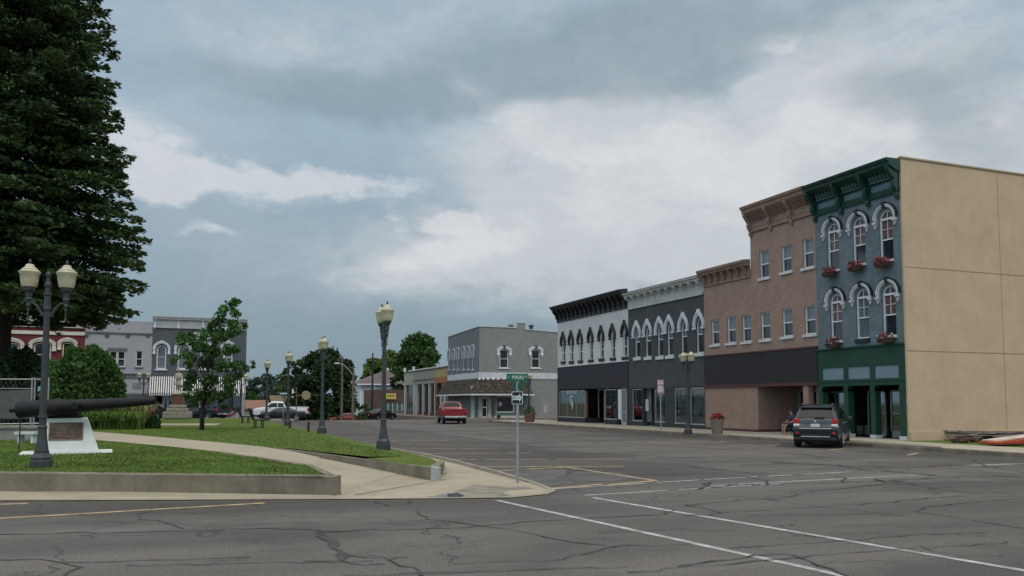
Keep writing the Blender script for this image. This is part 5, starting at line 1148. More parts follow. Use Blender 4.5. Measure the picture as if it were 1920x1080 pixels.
# daylily bed
def grassy(label, px0, px1, f0, f1, n, lm, hh, name='flower_bed', lean=.45, wdt=.022, pxc=None):
    c = atd((px0+px1)/2, (f0+f1)/2, ZL); t = thing(name, label, 'plants', c); u = rng.random((n, 2)); Vs = []; f_ = f0+(f1-f0)*u[:, 1]; px = px0+(px1-px0)*u[:, 0]; uu = (px-960)/FPX
    X = f_*(math.sin(YAW)+uu*math.cos(YAW))-c.x; Y = f_*(math.cos(YAW)-uu*math.sin(YAW))-c.y
    # tufts
    X = X+rng.normal(0, .05, n); a = rng.random(n)*6.283; h = rng.uniform(*hh, n); ln = h*lean*rng.uniform(.3, 1.3, n); ca, sa = np.cos(a), np.sin(a); w = wdt*rng.uniform(.7, 1.3, n)
    p0 = np.c_[X, Y, np.zeros(n)]; p1 = p0+np.c_[ca*ln*.35, sa*ln*.35, h*.75]; p2 = p0+np.c_[ca*ln, sa*ln, h]; p3 = p0+np.c_[ca*ln*1.6, sa*ln*1.6, h*.72]; s_ = np.c_[-sa*w, ca*w, np.zeros(n)]
    V = np.stack([p0-s_, p0+s_, p1+s_, p1-s_, p2+s_*.8, p2-s_*.8, p3+s_*.1, p3-s_*.1], 1).reshape(-1, 3); b = (np.arange(n)*8)[:, None]
    F = np.vstack([b+np.array([[0, 1, 2, 3]]), b+np.array([[3, 2, 4, 5]]), b+np.array([[5, 4, 6, 7]])]); npmesh('leaves', V, F, lm, t); return t
grassy('clump of arching daylily leaves in front of the rounded shrub', 162, 262, 42.2, 43.6, 1500, greens('daylily leaf', .075, .135, .022), (.5, .95))
tg = grassy('dry golden ornamental grass stems between shrub and flower urn', 222, 278, 43.8, 45, 420, greens('dry stem', .20, .19, .06), (.8, 1.5), name='ornamental_grass', lean=.7, wdt=.014)
# young oak
ob = onz(378.5, 806, ZL); fo_ = (ob-CP).dot(Vector((math.sin(YAW), math.cos(YAW), 0)))
def rel(px, py, dy=0.0):
    p = atd(px, fo_+dy, 0); z = CAM_H-(py-753.3)/FPX*(fo_+dy); return (p.x-ob.x, p.y-ob.y, z-ZL)
cl = []
for px, py, r in ((428, 566, 15), (437, 585, 13), (418, 580, 13), (408, 598, 17), (436, 607, 15), (395, 612, 12), (385, 628, 15), (412, 634, 21), (440, 628, 15), (449, 612, 9), (358, 632, 16), (342, 640, 13), (336, 626, 9), (372, 652, 19), (400, 660, 21), (430, 655, 17), (345, 662, 13),
                  (352, 678, 15), (330, 668, 9), (385, 684, 21), (415, 688, 21), (444, 684, 15), (462, 690, 11), (474, 686, 7), (365, 706, 17), (395, 714, 22), (428, 716, 19), (452, 708, 13), (352, 724, 14), (375, 736, 17), (405, 744, 17), (432, 738, 17), (346, 742, 9), (360, 752, 10), (420, 756, 10), (390, 757, 10)):
    for q in range(2):
        x, y, z = rel(px+random.gauss(0, 4), py+random.gauss(0, 4), random.uniform(-1.1, 1.1)*min(1, (py-540)/90)); cl.append((x, y, z, r/FPX*fo_*.80))
tree('young_oak_tree', 'young slender oak standing alone on the lawn in front of striped awning', ob, cl, 520, .145, greens('oak leaf', .058, .120, .030, .3), tr=.10, bm=barkd, lf=.15, trunk_to=[(0, 0, -.1), rel(381, 770), rel(386, 720), rel(396, 650), rel(424, 572)], shell=.25)
for k, (px, f, hw, pt, lb) in enumerate(((633, 101, 9, 775, 'low weedy shrub at foot of the left utility pole'), (664, 99.5, 8, 772, 'low shrub at foot of the street light pole, left of the bright bush'))):
    bgtree(lb, px, pt, hw, f, gdk, 50+k, n=8, bottom=.0, name='bush', group=None)
# ------------------------------------------------------------------ street lamps
lantern_m = mat('aged lantern glass', (.42, .385, .25), .35, .12, 6, spec=.5)
def make_lamp(name, label, loc, rot, group=None, H_=4.5):
    t = thing(name, label, 'street lamp', loc, rot, group); s = H_/4.5
    b = MB(); b.lathe([(.225, -.05), (.225, .14), (.20, .16), (.205, .18), (.205, .22), (.17, .27), (.145, .31), (.15, .35)], seg=8, phase=.5)
    b.lathe([(.14, .35), (.13, .42), (.10, .62), (.088, .80), (.09, .83), (.10, .85), (.10, .88), (.082, .90)], seg=16, flute=.06); b.build('base', ironp, t)
    p = MB(); p.lathe([(.078, .90), (.075, 1.2), (.062, 3.45)], seg=20, flute=.10); p.lathe([(.075, 3.40), (.082, 3.44), (.07, 3.50), (.065, 3.72), (.085, 3.74), (.085, 3.77), (.06, 3.79), (.055, 3.90), (.07, 3.92), (.075, 3.98), (.05, 4.02), (.035, 4.12), (.055, 4.17), (.05, 4.22), (.012, 4.27)], seg=14)
    p.lathe([(.085, 1.05), (.095, 1.06), (.095, 1.10), (.08, 1.11)], seg=14); p.build('pole', ironp, t)
    a = MB()
    for s_ in (-1, 1):
        a.tube([(s_*.05, 0, 3.28), (s_*.12, 0, 3.36), (s_*.20, 0, 3.50), (s_*.28, 0, 3.56), (s_*.37, 0, 3.57)], [.045, .032, .026, .026, .03], 7)
        a.tube([(s_*.20, 0, 3.50), (s_*.19, 0, 3.42), (s_*.14, 0, 3.42), (s_*.14, 0, 3.47), (s_*.17, 0, 3.47)], .013, 5)
    a.build('arm', ironp, t)
    for s_ in (-1, 1):
        h = MB(); h.lathe([(.006, 3.16), (.028, 3.18), (.014, 3.22), (.014, 3.38), (.032, 3.40), (.022, 3.43), (.045, 3.48), (.05, 3.52), (.03, 3.55), (.045, 3.58), (.05, 3.62), (.075, 3.64), (.06, 3.67), (.07, 3.78), (.10, 3.82), (.12, 3.84), (.12, 3.86), (.13, 3.88), (.13, 3.91)], cx=s_*.37, seg=12)
        ho = h.build('lantern_holder', ironp, t, smooth=False)
        g_ = MB(); g_.lathe([(.145, 3.91), (.16, 3.95), (.175, 4.05), (.19, 4.18), (.215, 4.22), (.215, 4.245), (.18, 4.27), (.165, 4.28), (.165, 4.30), (.10, 4.345), (.085, 4.39), (.06, 4.41)], cx=s_*.37, seg=16)
        go_ = g_.build('lantern', lantern_m, t, smooth=True, auto=35)
        f = MB(); f.lathe([(.03, 4.41), (.02, 4.43), (.034, 4.455), (.028, 4.49), (.004, 4.53)], cx=s_*.37, seg=8); f.build('finial', ironp, go_)
    t.scale = (s, s, s); return t
l0 = onz(77, 876, .44)
make_lamp('street_lamp', 'twin globe grey iron lamp standing beside the cannon pedestal', (l0.x, l0.y, .44), -R(8))
S = [((720, 845), 25.9, .40, 'twin globe lamp nearest the sloping path ramp, tallest looking one of the kerbside row'), ((605, 812), 39.4, .40, 'second twin globe kerbside lamp, in front of the big dark tree'),
     ((541, 798), 51.7, .42, 'third twin globe kerbside lamp, in front of the black coupe'), ((501, 787), 62.3, .48, 'farthest kerbside lamp, in front of the white pickup hood')]
for (px, py), f, z, lb in S:
    p = atd(px, f, z); make_lamp('street_lamp', lb, p, R(90), 'lamps along the kerb of the square', 4.55 if f < 60 else 4.5)
p = onz(1290.5, 813, SW); make_lamp('street_lamp', 'black twin globe lamp on shop pavement between parking sign and flower planter', (p.x, p.y, SW), R(90), None, 4.45)
p = atd(991.5, 79, .1); make_lamp('street_lamp', 'lamp by the shingled corner building, its globes just above the MAIN sign end', p, R(90))
p = atd(270, 75, .1); make_lamp('street_lamp', 'distant twin globe lamp in front of the pale grey building', p, 0)
p = atd(453, 80, .1); make_lamp('street_lamp', 'distant twin globe lamp at the right end of the striped awning', p, 0)
# ------------------------------------------------------------------ cannon on its pedestal
pb = onz(125, 851, ZL); ca = R(5)
pd = thing('pedestal', 'white painted concrete pedestal with bronze plaque carrying the cannon', 'pedestal', (pb.x, pb.y, ZL), ca)
wp_m = mat('chalky white concrete', (.70, .70, .68), .85, .06, 1.5, .3, kind='concrete', grime=.15)
k = MB(); k.box(-1.12, 1.12, -.05, 1.3, -.05, .035); k.build('slab', wp_m, pd)
k = MB(); k.frustum(-.78, .78, .03, 1.15, .036, -.47, .47, .22, .88, .96); k.build('body', wp_m, pd, bevel=.015)
sl_ = (.22-.03)/(.96-.036)
def fy(z): return .03+(z-.036)*sl_
k = MB(); z0, z1 = .38, .85; k.add([(-.45, fy(z0)-.03, z0), (.38, fy(z0)-.03, z0), (.38, fy(z1)-.03, z1), (-.45, fy(z1)-.03, z1), (-.45, fy(z0)+.01, z0), (.38, fy(z0)+.01, z0), (.38, fy(z1)+.01, z1), (-.45, fy(z1)+.01, z1)], [(0, 1, 2, 3), (0, 1, 5, 4), (1, 2, 6, 5), (2, 3, 7, 6), (3, 0, 4, 7)])
pq = k.build('plaque', mat('weathered bronze', (.085, .055, .035), .5, .2, 6, metal=.4), pd)
k = MB(); random.seed(4)
for j in range(9):
    z = z1-.07-j*.042; wd_ = random.uniform(.22, .36); n_ = int(wd_*2/.035)
    for q in range(n_):
        if random.random() < .18: continue
        x = -.035-wd_+q*.035; k.add([(x, fy(z)-.0335, z), (x+.024, fy(z)-.0335, z), (x+.024, fy(z+.018)-.0335, z+.018), (x, fy(z+.018)-.0335, z+.018)], [(0, 1, 2, 3)])
k.build('lettering', mat('worn bronze lettering', (.20, .15, .10), .45, .2, 6, metal=.4), pq)
k = MB()
for a, b_, c, d in ((-.45, .38, z0, z0+.02), (-.45, .38, z1-.02, z1), (-.45, -.43, z0+.02, z1-.02), (.36, .38, z0+.02, z1-.02)):
    k.add([(a, fy(c)-.036, c), (b_, fy(c)-.036, c), (b_, fy(d)-.036, d), (a, fy(d)-.036, d)], [(0, 1, 2, 3)])
for x in (-.38, .31): k.lathe([(.035, 0), (.035, .004)], 0, 0, 12); k.xf(Matrix.Translation((x, fy(.44)-.033, .44)) @ Matrix.Rotation(R(90), 4, 'X'), len(k.v)-24)
k.build('plaque_rim', MATS['worn bronze lettering'], pq)
bA = atd(37, 22.4, 0); bB = atd(294, 22.9, 0)
def zat(py, f): return CAM_H-(py-753.3)/FPX*f
A_ = Vector((bA.x, bA.y, zat(768.5, 22.4))); B_ = Vector((bB.x, bB.y, zat(751, 22.9))); Lc = (B_-A_).length
cn = thing('cannon', 'long black antique cannon barrel resting on white concrete pedestal', 'cannon', A_)
rot = (B_-A_).normalized().to_track_quat('Z', 'Y').to_matrix().to_4x4()
can = mat('black cannon paint', (.010, .010, .011), .6, .3, 3, .4, 30, spec=.25)
k = MB(); k.lathe([(.10, -.06), (.17, -.03), (.215, 0), (.225, .03), (.225, .98), (.220, 1.0), (.192, 1.25), (.178, 1.4), (.155, Lc*.6), (.125, Lc*.86), (.115, Lc*.93), (.105, Lc*.975), (.10, Lc), (.06, Lc), (.058, Lc-.3), (.001, Lc-.3)], seg=28); k.xf(rot); k.build('barrel', can, cn, smooth=True, auto=40)
k = MB(); k.lathe([(.05, -.22), (.075, -.17), (.055, -.12), (.06, -.05)], seg=12); k.xf(rot); k.build('knob', can, cn, smooth=True)
k = MB(); k.lathe([(.09, -.36), (.09, .36)], seg=14); k.xf(rot @ Matrix.Translation((0, 0, 1.55)) @ Matrix.Rotation(R(90), 4, 'Y')); k.build('trunnion', can, cn, smooth=True, auto=40)
mp = pb+Matrix.Rotation(ca, 3, 'Z') @ Vector((0, .6, 0))
for s_ in (-1, 1):
    k = MB(); k.frustum(-.42, .30, -.05, .05, .0, -.16, .14, -.04, .04, .30); c_ = k.build('cradle', can, cn); off = Matrix.Rotation(ca, 3, 'Z') @ Vector((-.02, .60+s_*.26, 0)); q_ = pb+off; c_.location = (q_.x-A_.x, q_.y-A_.y, ZL+.96-A_.z); c_.rotation_euler.z = ca
k = MB(); q_ = pb+Matrix.Rotation(ca, 3, 'Z') @ Vector((-.1, .6, 0)); k.box(-.55, .42, -.30, .30, 0, .06); c_ = k.build('cradle_plate', can, cn); c_.location = (q_.x-A_.x, q_.y-A_.y, ZL+.96-A_.z); c_.rotation_euler.z = ca
pr = atd(41.5, 22.4, ZL); k = MB(); k.tube([(0, 0, 0), (0, 0, A_.z-ZL-.22)], .018, 6); tag(k.build('support_rod', blackp, None, loc=(pr.x, pr.y, ZL)), 'thin black rod propping the breech end of the cannon', 'rod')
# ------------------------------------------------------------------ signs
sp_ = onz(970.5, 905.5, ZP); st = thing('street_sign', 'grey pole with green MAIN street blades and a black one way arrow plate', 'street sign', (sp_.x, sp_.y, ZP)); fs = (sp_-CP).dot(Vector((math.sin(YAW), math.cos(YAW), 0)))
galv = mat('galvanised steel', (.30, .31, .32), .5, .12, 5, metal=.5); signg = mat('sign green', (.006, .095, .060), .5, .08, 4); stxt = mat('sign white', (.58, .62, .60), .5, .05)
hz_ = lambda py: zat(py, fs)-ZP
k = MB(); k.lathe([(.033, -.1), (.033, hz_(715))], seg=12); k.build('pole', galv, st, smooth=True, auto=40)
zc = hz_(708); k = MB(); k.box(-.255, .255, -.006, .006, zc-.085, zc+.085); b1 = k.build('sign_blade', signg, st); b1.rotation_euler.z = R(-4)
text(b1, 'MAIN', .135, stxt, (-.0, -.008, zc), (R(90), 0, 0), 'lettering', .001, .85); text(b1, 'S', .07, stxt, (-.205, -.008, zc+.01), (R(90), 0, 0)); text(b1, 'ST', .065, stxt, (.20, -.008, zc+.015), (R(90), 0, 0))
zc = hz_(723.5); k = MB(); k.box(-.30, .30, -.006, .006, zc-.075, zc+.075); b2 = k.build('sign_blade', signg, st); b2.rotation_euler.z = R(90)
text(b2, 'JEFFERSON', .085, stxt, (-.03, -.008, zc), (R(90), 0, 0), 'lettering', .001, .82); text(b2, 'ST', .05, stxt, (.26, -.008, zc+.015), (R(90), 0, 0))
zc = hz_(746); w_, h_ = .125, .142; k = MB()
rr = []
for cx_, cz_, a0 in ((w_-.02, h_-.02, 0), (-w_+.02, h_-.02, 90), (-w_+.02, -h_+.02, 180), (w_-.02, -h_+.02, 270)):
    for j in range(4): a = R(a0+j*30); rr.append((cx_+.02*math.cos(a), zc+cz_+.02*math.sin(a)))
k.py(rr, -.045, -.040); ow = k.build('one_way_plate', stxt, st); ow.rotation_euler.z = R(-30)
k = MB(); k.box(-w_+.013, w_-.013, -.0475, -.0455, zc-h_+.013, zc+h_-.013); k.build('plate_field', mat('sign black', (.01, .01, .011), .5), ow)
k = MB(); k.py([(-.105, zc-.048), (.045, zc-.048), (.045, zc-.10), (.105, zc), (.045, zc+.10), (.045, zc+.048), (-.105, zc+.048)], -.0505, -.0485); k.build('arrow', stxt, ow)
text(ow, 'ONE WAY', .058, MATS['sign black'], (-.015, -.052, zc), (R(90), 0, 0), 'lettering', .0008, .72)
def nop(px, py, z, top, label, sz=.33):
    p = onz(px, py, z); f = (p-CP).dot(Vector((math.sin(YAW), math.cos(YAW), 0))); t = thing('parking_sign', label, 'sign', (p.x, p.y, z), R(-35)); zt = zat(top, f)-z
    k = MB(); k.box(-.03, .03, -.02, .02, -.05, zt-.05); k.build('post', galv, t)
    for j, (hh, c) in enumerate(((.30, 'NO'), (.42, 'P'))):
        z1 = zt-j*.34; k = MB(); k.box(-sz/2, sz/2, -.032, -.026, z1-hh, z1); pl_ = k.build('sign_plate', mat('white sign face', (.55, .50, .50), .5), t)
        rd_ = mat('sign red', (.45, .05, .05), .5); k = MB()
        if j == 0:
            k.box(-sz/2+.02, sz/2-.02, -.036, -.0325, z1-.06, z1-.03); k.box(-sz/2+.02, sz/2-.02, -.036, -.0325, z1-hh+.02, z1-hh+.05); k.build('plate_band', rd_, pl_); text(pl_, 'NO', .14, rd_, (0, -.034, z1-.15), (R(90), 0, 0))
        else:
            k.box(-sz/2+.02, sz/2-.02, -.036, -.0325, z1-hh+.03, z1-hh+.08); k.build('plate_band', rd_, pl_); text(pl_, 'PARKING', .075, rd_, (0, -.034, z1-.13), (R(90), 0, 0)); text(pl_, 'ANY TIME', .06, rd_, (0, -.034, z1-.22), (R(90), 0, 0))
nop(1239.5, 809, SW, 712.5, 'white and red parking sign on grey post in front of the charcoal storefront')
nop(1023, 788, .12, 759, 'small white and red parking sign beside the grey corner building flank')
p = atd(532.5, 74, 0); t = thing('street_sign', 'green street name sign on thin post above the white pickup cab', 'street sign', p); k = MB(); k.tube([(0, 0, 0), (0, 0, 2.55)], .035, 6); k.build('pole', galv, t)
k = MB(); k.box(-.42, .42, -.02, .02, 2.45, 2.72); bl_ = k.build('sign_blade', signg, t); k = MB(); k.box(-.3, .3, -.024, -.0205, 2.54, 2.64); k.build('lettering', stxt, bl_)
p = atd(556.5, 76, 0); t = thing('stop_sign', 'octagonal sign seen from its tan unpainted back, in front of the dark tree', 'sign', p); k = MB(); k.tube([(0, 0, 0), (0, 0, 3.2)], .05, 6); k.build('post', mat('wooden post', (.14, .10, .07), .9, .2, 5), t)
k = MB(); k.py([(.87+.43*math.cos(R(22.5+45*i)), 2.45+.43*math.sin(R(22.5+45*i))) for i in range(8)], -.0, .02); k.box(.0, .87, .021, .05, 2.42, 2.48); k.build('sign_plate', mat('tan sign back', (.27, .22, .14), .6, .1, 3), t)
k = MB(); k.box(-.42, -.25, -.05, 0, 2.6, 3.0); k.box(-.42, -.27, -.05, 0, 2.2, 2.35); k.box(-.3, -.05, -.02, 0, 2.7, 2.74); k.build('small_plate', white, t)
for px, f, top, lb in ((641.5, 100, 668, 'bare wooden utility pole left of the street light pole'), (698.5, 112, 662, 'dark wooden utility pole in front of the white house')):
    p = atd(px, f, 0); z = G(p.y)-.1; k = MB(); h = zat(top, f)-z; t = thing('utility_pole', lb, 'utility pole', (p.x, p.y, z), 0, 'utility poles')
    k.tube([(0, 0, 0), (0, 0, h)], [.17, .10], 8); k.build('pole', mat('weathered pole wood', (.16, .125, .10), .95, .2, 3) if px < 690 else barkd, t)
    if px > 690: k = MB(); k.box(-.9, .9, -.08, .08, h-.9, h-.78); k.build('crossarm', barkd, t)
p = atd(662.5, 98, 0); z = G(p.y)-.1; h = zat(697, 98)-z; t = thing('street_light', 'wooden pole with long curved arm holding a white street light head', 'street light', (p.x, p.y, z), -YAW)
k = MB(); k.tube([(0, 0, 0), (0, 0, h)], [.17, .11], 8); k.build('pole', mat('weathered pole wood', (.16, .125, .10)), t)
k = MB(); k.tube([(0, 0, h-.5), (-.5, 0, h+.2), (-1.1, 0, h+.75), (-1.7, 0, h+.98)], .04, 6); k.build('arm', galv, t)
k = MB(); k.sphere((0, 0, 0), .18, 10, 6, .5); k.xf(Matrix.Translation((-1.95, 0, h+.98)) @ Matrix.Scale(2.0, 4, (1, 0, 0))); k.build('lamp_head', white, t)
# ------------------------------------------------------------------ benches, bollards, fence
for px, py, lb in ((485, 802, 'black metal bench on the lawn, right and nearer of the two'), (460, 793, 'black metal bench on the lawn, left and farther of the two')):
    p = onz(px, py, ZL); t = thing('bench', lb, 'bench', (p.x, p.y, ZL), 0, 'benches on the lawn'); k = MB()
    for j in range(7): k.box(-.26+.078*j, -.26+.078*j+.055, -.75, .75, .43, .455)
    k.build('seat', blackp, t); k = MB()
    for j in range(6): z = .55+.085*j; x = -.33-.035*j; k.box(x, x+.03, -.75, .75, z, z+.06)
    k.build('backrest', blackp, t)
    for y in (-.6, .6):
        k = MB(); k.box(-.22, -.16, y-.03, y+.03, 0, .43); k.box(.16, .22, y-.03, y+.03, 0, .43); k.box(-.28, .3, y-.03, y+.03, .40, .43); k.tube([(-.28, y, .43), (-.36, y, .6), (-.52, y, 1.06)], .045, 6); k.build('leg', blackp, t)
for px, f, lb in ((545.3, 44, 'short black post on the kerb edge beside the third lamp'), (580, 41, 'short black post on the kerb edge left of the second lamp')):
    p = atd(px, f, .30); k = MB(); k.box(-.055, .055, -.055, .055, 0, .55); k.frustum(-.055, .055, -.055, .055, .55, -.01, .01, -.01, .01, .59); tag(k.build('bollard', blackp, None, loc=p), lb, 'bollard', 'short posts by the kerb')
fa_ = atd(-70, 33, ZL); fb_ = atd(92, 34.5, ZL); d = (fb_-fa_); d.z = 0; ln = d.length
t = thing('chain_link_fence', 'construction fence with grey screening fabric at left edge behind the cannon', 'fence', fa_, math.atan2(d.y, d.x))
k = MB(); k.add([(0, .02, .72), (ln*.84, .02, .72), (ln*.84, .02, 1.92), (ln*.4, .02, 1.86), (0, .02, 1.94)], [(0, 1, 2, 3, 4)]); k.build('screen', mat('grey screen fabric', (.085, .088, .088), .9, .15, 2), t)
k = MB()
for z in (.5, 2.32): k.tube([(0, 0, z), (ln, 0, z+.02)], .025, 6)
k.tube([(0, 0, 1.96), (ln*.84, 0, 1.95)], .012, 5); k.build('rail', galv, t)
for x in (.1, ln*.34, ln*.80, ln*.835, ln): k = MB(); k.tube([(x, 0, -.1), (x, 0, 2.42)], .03, 7); k.build('post', galv, t)
k = MB()
for j in range(int((ln-.9)/.16)): x = j*.16; k.tube([(x, .03, .5), (x+.9, .03, 2.3)], .0016, 3); k.tube([(x+.9, .032, .5), (x, .032, 2.3)], .0016, 3)
k.build('mesh', galv, t)
k = MB(); k.box(ln*.87, ln*.95, -.04, -.02, 1.85, 2.05); k.build('sign_plate', mat('pale green tag', (.15, .35, .25)), t)
p = atd(20, 31, ZL); k = MB(); k.box(-2.2, 1.2, -.2, .2, 0, .42); k.box(-2.25, 1.25, -.25, .25, .42, .5); tag(k.build('low_wall', mat('concrete block', (.22, .21, .19), .9, .2, 2, grime=.3), None, loc=p, rotz=-.3), 'low grey concrete bench wall under the screened fence', 'low wall')
p = atd(56, 28.5, ZL); t = thing('slab_seat', 'small pale stone seat behind the lamp base', 'seat', p, -YAW); k = MB(); k.box(-.35, .35, -.2, .2, .30, .38); k.build('seat', offw, t)
for x in (-.25, .2): k = MB(); k.box(x, x+.07, -.15, .15, 0, .30); k.build('leg', offw, t)
# ------------------------------------------------------------------ statue
p = atd(335, 68, .5); t = thing('war_memorial', 'pale stone soldier statue on stepped base with reddish granite block', 'statue', p, -YAW+R(14)); stn = mat('pale limestone', (.42, .38, .30), .9, .12, 3, grime=.3); rst = mat('rough limestone', (.30, .27, .22), .95, .25, 4, .9, 6, grime=.4)
for w, z0, z1 in ((1.02, 0, .56), (.76, .56, .84), (.62, .84, 1.12)): k = MB(); k.box(-w, w, -w, w, z0, z1-.02); k.build('base_step', rst, t, bevel=.06)
k = MB(); k.frustum(-.46, .46, -.46, .46, 1.10, -.42, .42, -.42, .42, 1.95); k.build('die_block', mat('red granite', (.14, .058, .038), .5, .2, 12), t)
k = MB(); k.box(-.50, .50, -.50, .50, 1.95, 2.04); k.frustum(-.48, .48, -.48, .48, 2.04, -.34, .34, -.34, .34, 2.22); k.build('capital', stn, t)
def skin(name, joints, edges, m, parent, sub=2):
    me = bpy.data.meshes.new(name); me.from_pydata([j[:3] for j in joints], edges, []); o = bpy.data.objects.new(name, me); C.objects.link(o); o.parent = parent
    sm = o.modifiers.new('skin', 'SKIN')
    for i, j in enumerate(joints):
        r = j[3]; ry = j[4] if len(j) > 4 else r; me.skin_vertices[0].data[i].radius = (r, ry)
    me.skin_vertices[0].data[0].use_root = True; ss = o.modifiers.new('sub', 'SUBSURF'); ss.levels = sub; ss.render_levels = sub; me.materials.append(m)
    return o
zb = 2.22
J = [(0, 0, zb+.92, .15, .12), (0, 0, zb+1.15, .15, .11), (0, 0, zb+1.38, .17, .11), (0, 0, zb+1.50, .06), (0, 0, zb+1.60, .085, .09), (0, 0, zb+1.72, .08, .09),
     (-.10, 0, zb+.85, .09), (-.11, -.02, zb+.48, .065), (-.12, .02, zb+.10, .05), (-.13, -.14, zb+.05, .045), (.10, 0, zb+.85, .09), (.12, -.06, zb+.48, .065), (.13, -.06, zb+.10, .05), (.14, -.2, zb+.05, .045),
     (-.21, 0, zb+1.40, .07), (-.27, -.03, zb+1.14, .055), (-.10, -.24, zb+1.02, .045), (-.0, -.27, zb+1.04, .035), (.21, 0, zb+1.40, .07), (.27, -.04, zb+1.14, .055), (.12, -.24, zb+1.14, .045), (.02, -.27, zb+1.18, .035)]
Ed = [(0, 1), (1, 2), (2, 3), (3, 4), (4, 5), (0, 6), (6, 7), (7, 8), (8, 9), (0, 10), (10, 11), (11, 12), (12, 13), (2, 14), (14, 15), (15, 16), (16, 17), (2, 18), (18, 19), (19, 20), (20, 21)]
so_ = skin('soldier', J, Ed, stn, t)
k = MB(); k.lathe([(.20, zb+1.44), (.27, zb+1.36), (.31, zb+1.2), (.33, zb+1.03), (.28, zb+1.02)], seg=16); k.lathe([(.19, zb+1.02), (.21, zb+.9), (.29, zb+.52), (.26, zb+.5)], seg=16); k.xf(Matrix.Scale(.78, 4, (0, 1, 0))); k.build('overcoat', stn, so_, smooth=True, auto=40)
k = MB(); k.lathe([(.105, zb+1.72), (.10, zb+1.80), (.085, zb+1.87), (.02, zb+1.88)], seg=12); k.box(-.08, .08, -.19, -.05, zb+1.71, zb+1.725); k.build('cap', stn, so_, smooth=False)
k = MB(); k.tube([(.0, -.30, zb+.02), (.0, -.30, zb+.6), (.0, -.29, zb+1.30)], [.03, .022, .014], 6); k.build('rifle', stn, so_)
# ------------------------------------------------------------------ planters, urn, flower boxes
def flowers(parent, n, r, h, cols, zc, name='flowers', flat=1.0, box=None, sz=.07):
    for nm, c, frac in cols:
        m_ = int(n*frac); d_ = rand_dirs(m_); d_[:, 2] = np.abs(d_[:, 2]); P = d_*np.array([r, r*flat, h])*rng.uniform(.7, 1.1, (m_, 1))+np.array([0, 0, zc])
        if box is not None: P = (rng.random((m_, 3))-.5)*np.array(box)+np.array([0, 0, zc])+rng.normal(0, .03, (m_, 3))
        V, F = leaf_quads(P, sz, elong=1.2); npmesh(nm, V, F, c, parent)
redf = mat('red petals', (.42, .025, .035), .6, .15, 3); pinkf = mat('pink petals', (.50, .12, .17), .6, .15, 3); whf = mat('white petals', (.6, .58, .55), .6, .1, 3); fgl = greens('planter leaf', .03, .07, .018)
aggr = mat('exposed aggregate', (.20, .165, .125), .95, .25, 14, .8, 40, grime=.2)
def planter(label, px, py, z, wpx, hpx, cols, fh=.3, m=aggr, rr=1.1):
    p = onz(px, py, z); f = (p-CP).dot(Vector((math.sin(YAW), math.cos(YAW), 0))); r = wpx/2/FPX*f; h = hpx/FPX*f; t = thing('planter', label, 'planter', (p.x, p.y, z))
    k = MB(); k.lathe([(r*.80, -.02), (r*.82, .03), (r*.98, h*.80), (r*1.02, h*.82), (r*1.02, h), (r*.9, h), (r*.88, h-.06)], seg=20); k.build('pot', m, t, smooth=True, auto=35)
    k = MB(); k.lathe([(r*.87, h-.07), (r*.87, h-.05)], seg=20); k.build('soil', mat('potting soil', (.03, .022, .016)), t); flowers(t, 520, r*rr, fh, cols, h-.02); return t
planter('round aggregate planter heaped with red flowers in front of the rose tan wall', 1345, 814, SW, 24, 28, (('flowers', redf, .55), ('foliage', fgl, .4)), .32)
planter('round brown planter with green plants by the shingled corner building', 993, 792, .12, 21, 16, (('flowers', mat('dull red petals', (.16, .04, .03)), .12), ('foliage', fgl, .8)), .65, mat('brown planter', (.16, .085, .055), .85, .2, 3), 1.05)
planter('small dark pot by the corner building window', 935, 787, .10, 6, 5, (('foliage', fgl, .5),), .25, mat('brown planter', (.16, .085, .055)))
up_ = planter('pale carved flower urn with dark red blooms beside the small boxwood', 277, 799, ZL, 15, 12, (('flowers', mat('dark red petals', (.16, .018, .03)), .8), ('foliage', fgl, .2)), .62, mat('pale urn stone', (.42, .40, .36), .9, .2, 8, grime=.4), .8)
bt = B.t
for (xc, z0, row) in FB:
    x, y, z = B.o.x-.30, B.o.y-xc, z0-.10; i = FB.index((xc, z0, row)); nm = ('left', 'middle', 'right')[i] if row == 0 else ('left', '', 'right')[0 if i == 3 else 2]
    t = thing('flower_box', f"{nm} flower box under the {'top floor' if row == 0 else 'middle floor'} windows of the blue building, {'pink and red' if row == 0 else 'red and white'} blooms", 'flower box', (x, y, z), R(-90), 'flower boxes of the blue building')
    k = MB(); k.frustum(-.36, .36, -.08, .14, -.20, -.40, .40, -.11, .17, .0); k.build('box', redb, t)
    flowers(t, 190, 1, 1, ((('flowers', pinkf, .45), ('flowers', redf, .5), ('foliage', fgl, .5)) if row == 0 else (('flowers', redf, .5), ('flowers', whf, .22), ('foliage', fgl, .6))), .12, box=(.74, .3, .24))
    flowers(t, 60, 1, 1, (('foliage', MATS['planter leaf'], 1),), -.12, box=(.7, .3, .2), sz=.06)
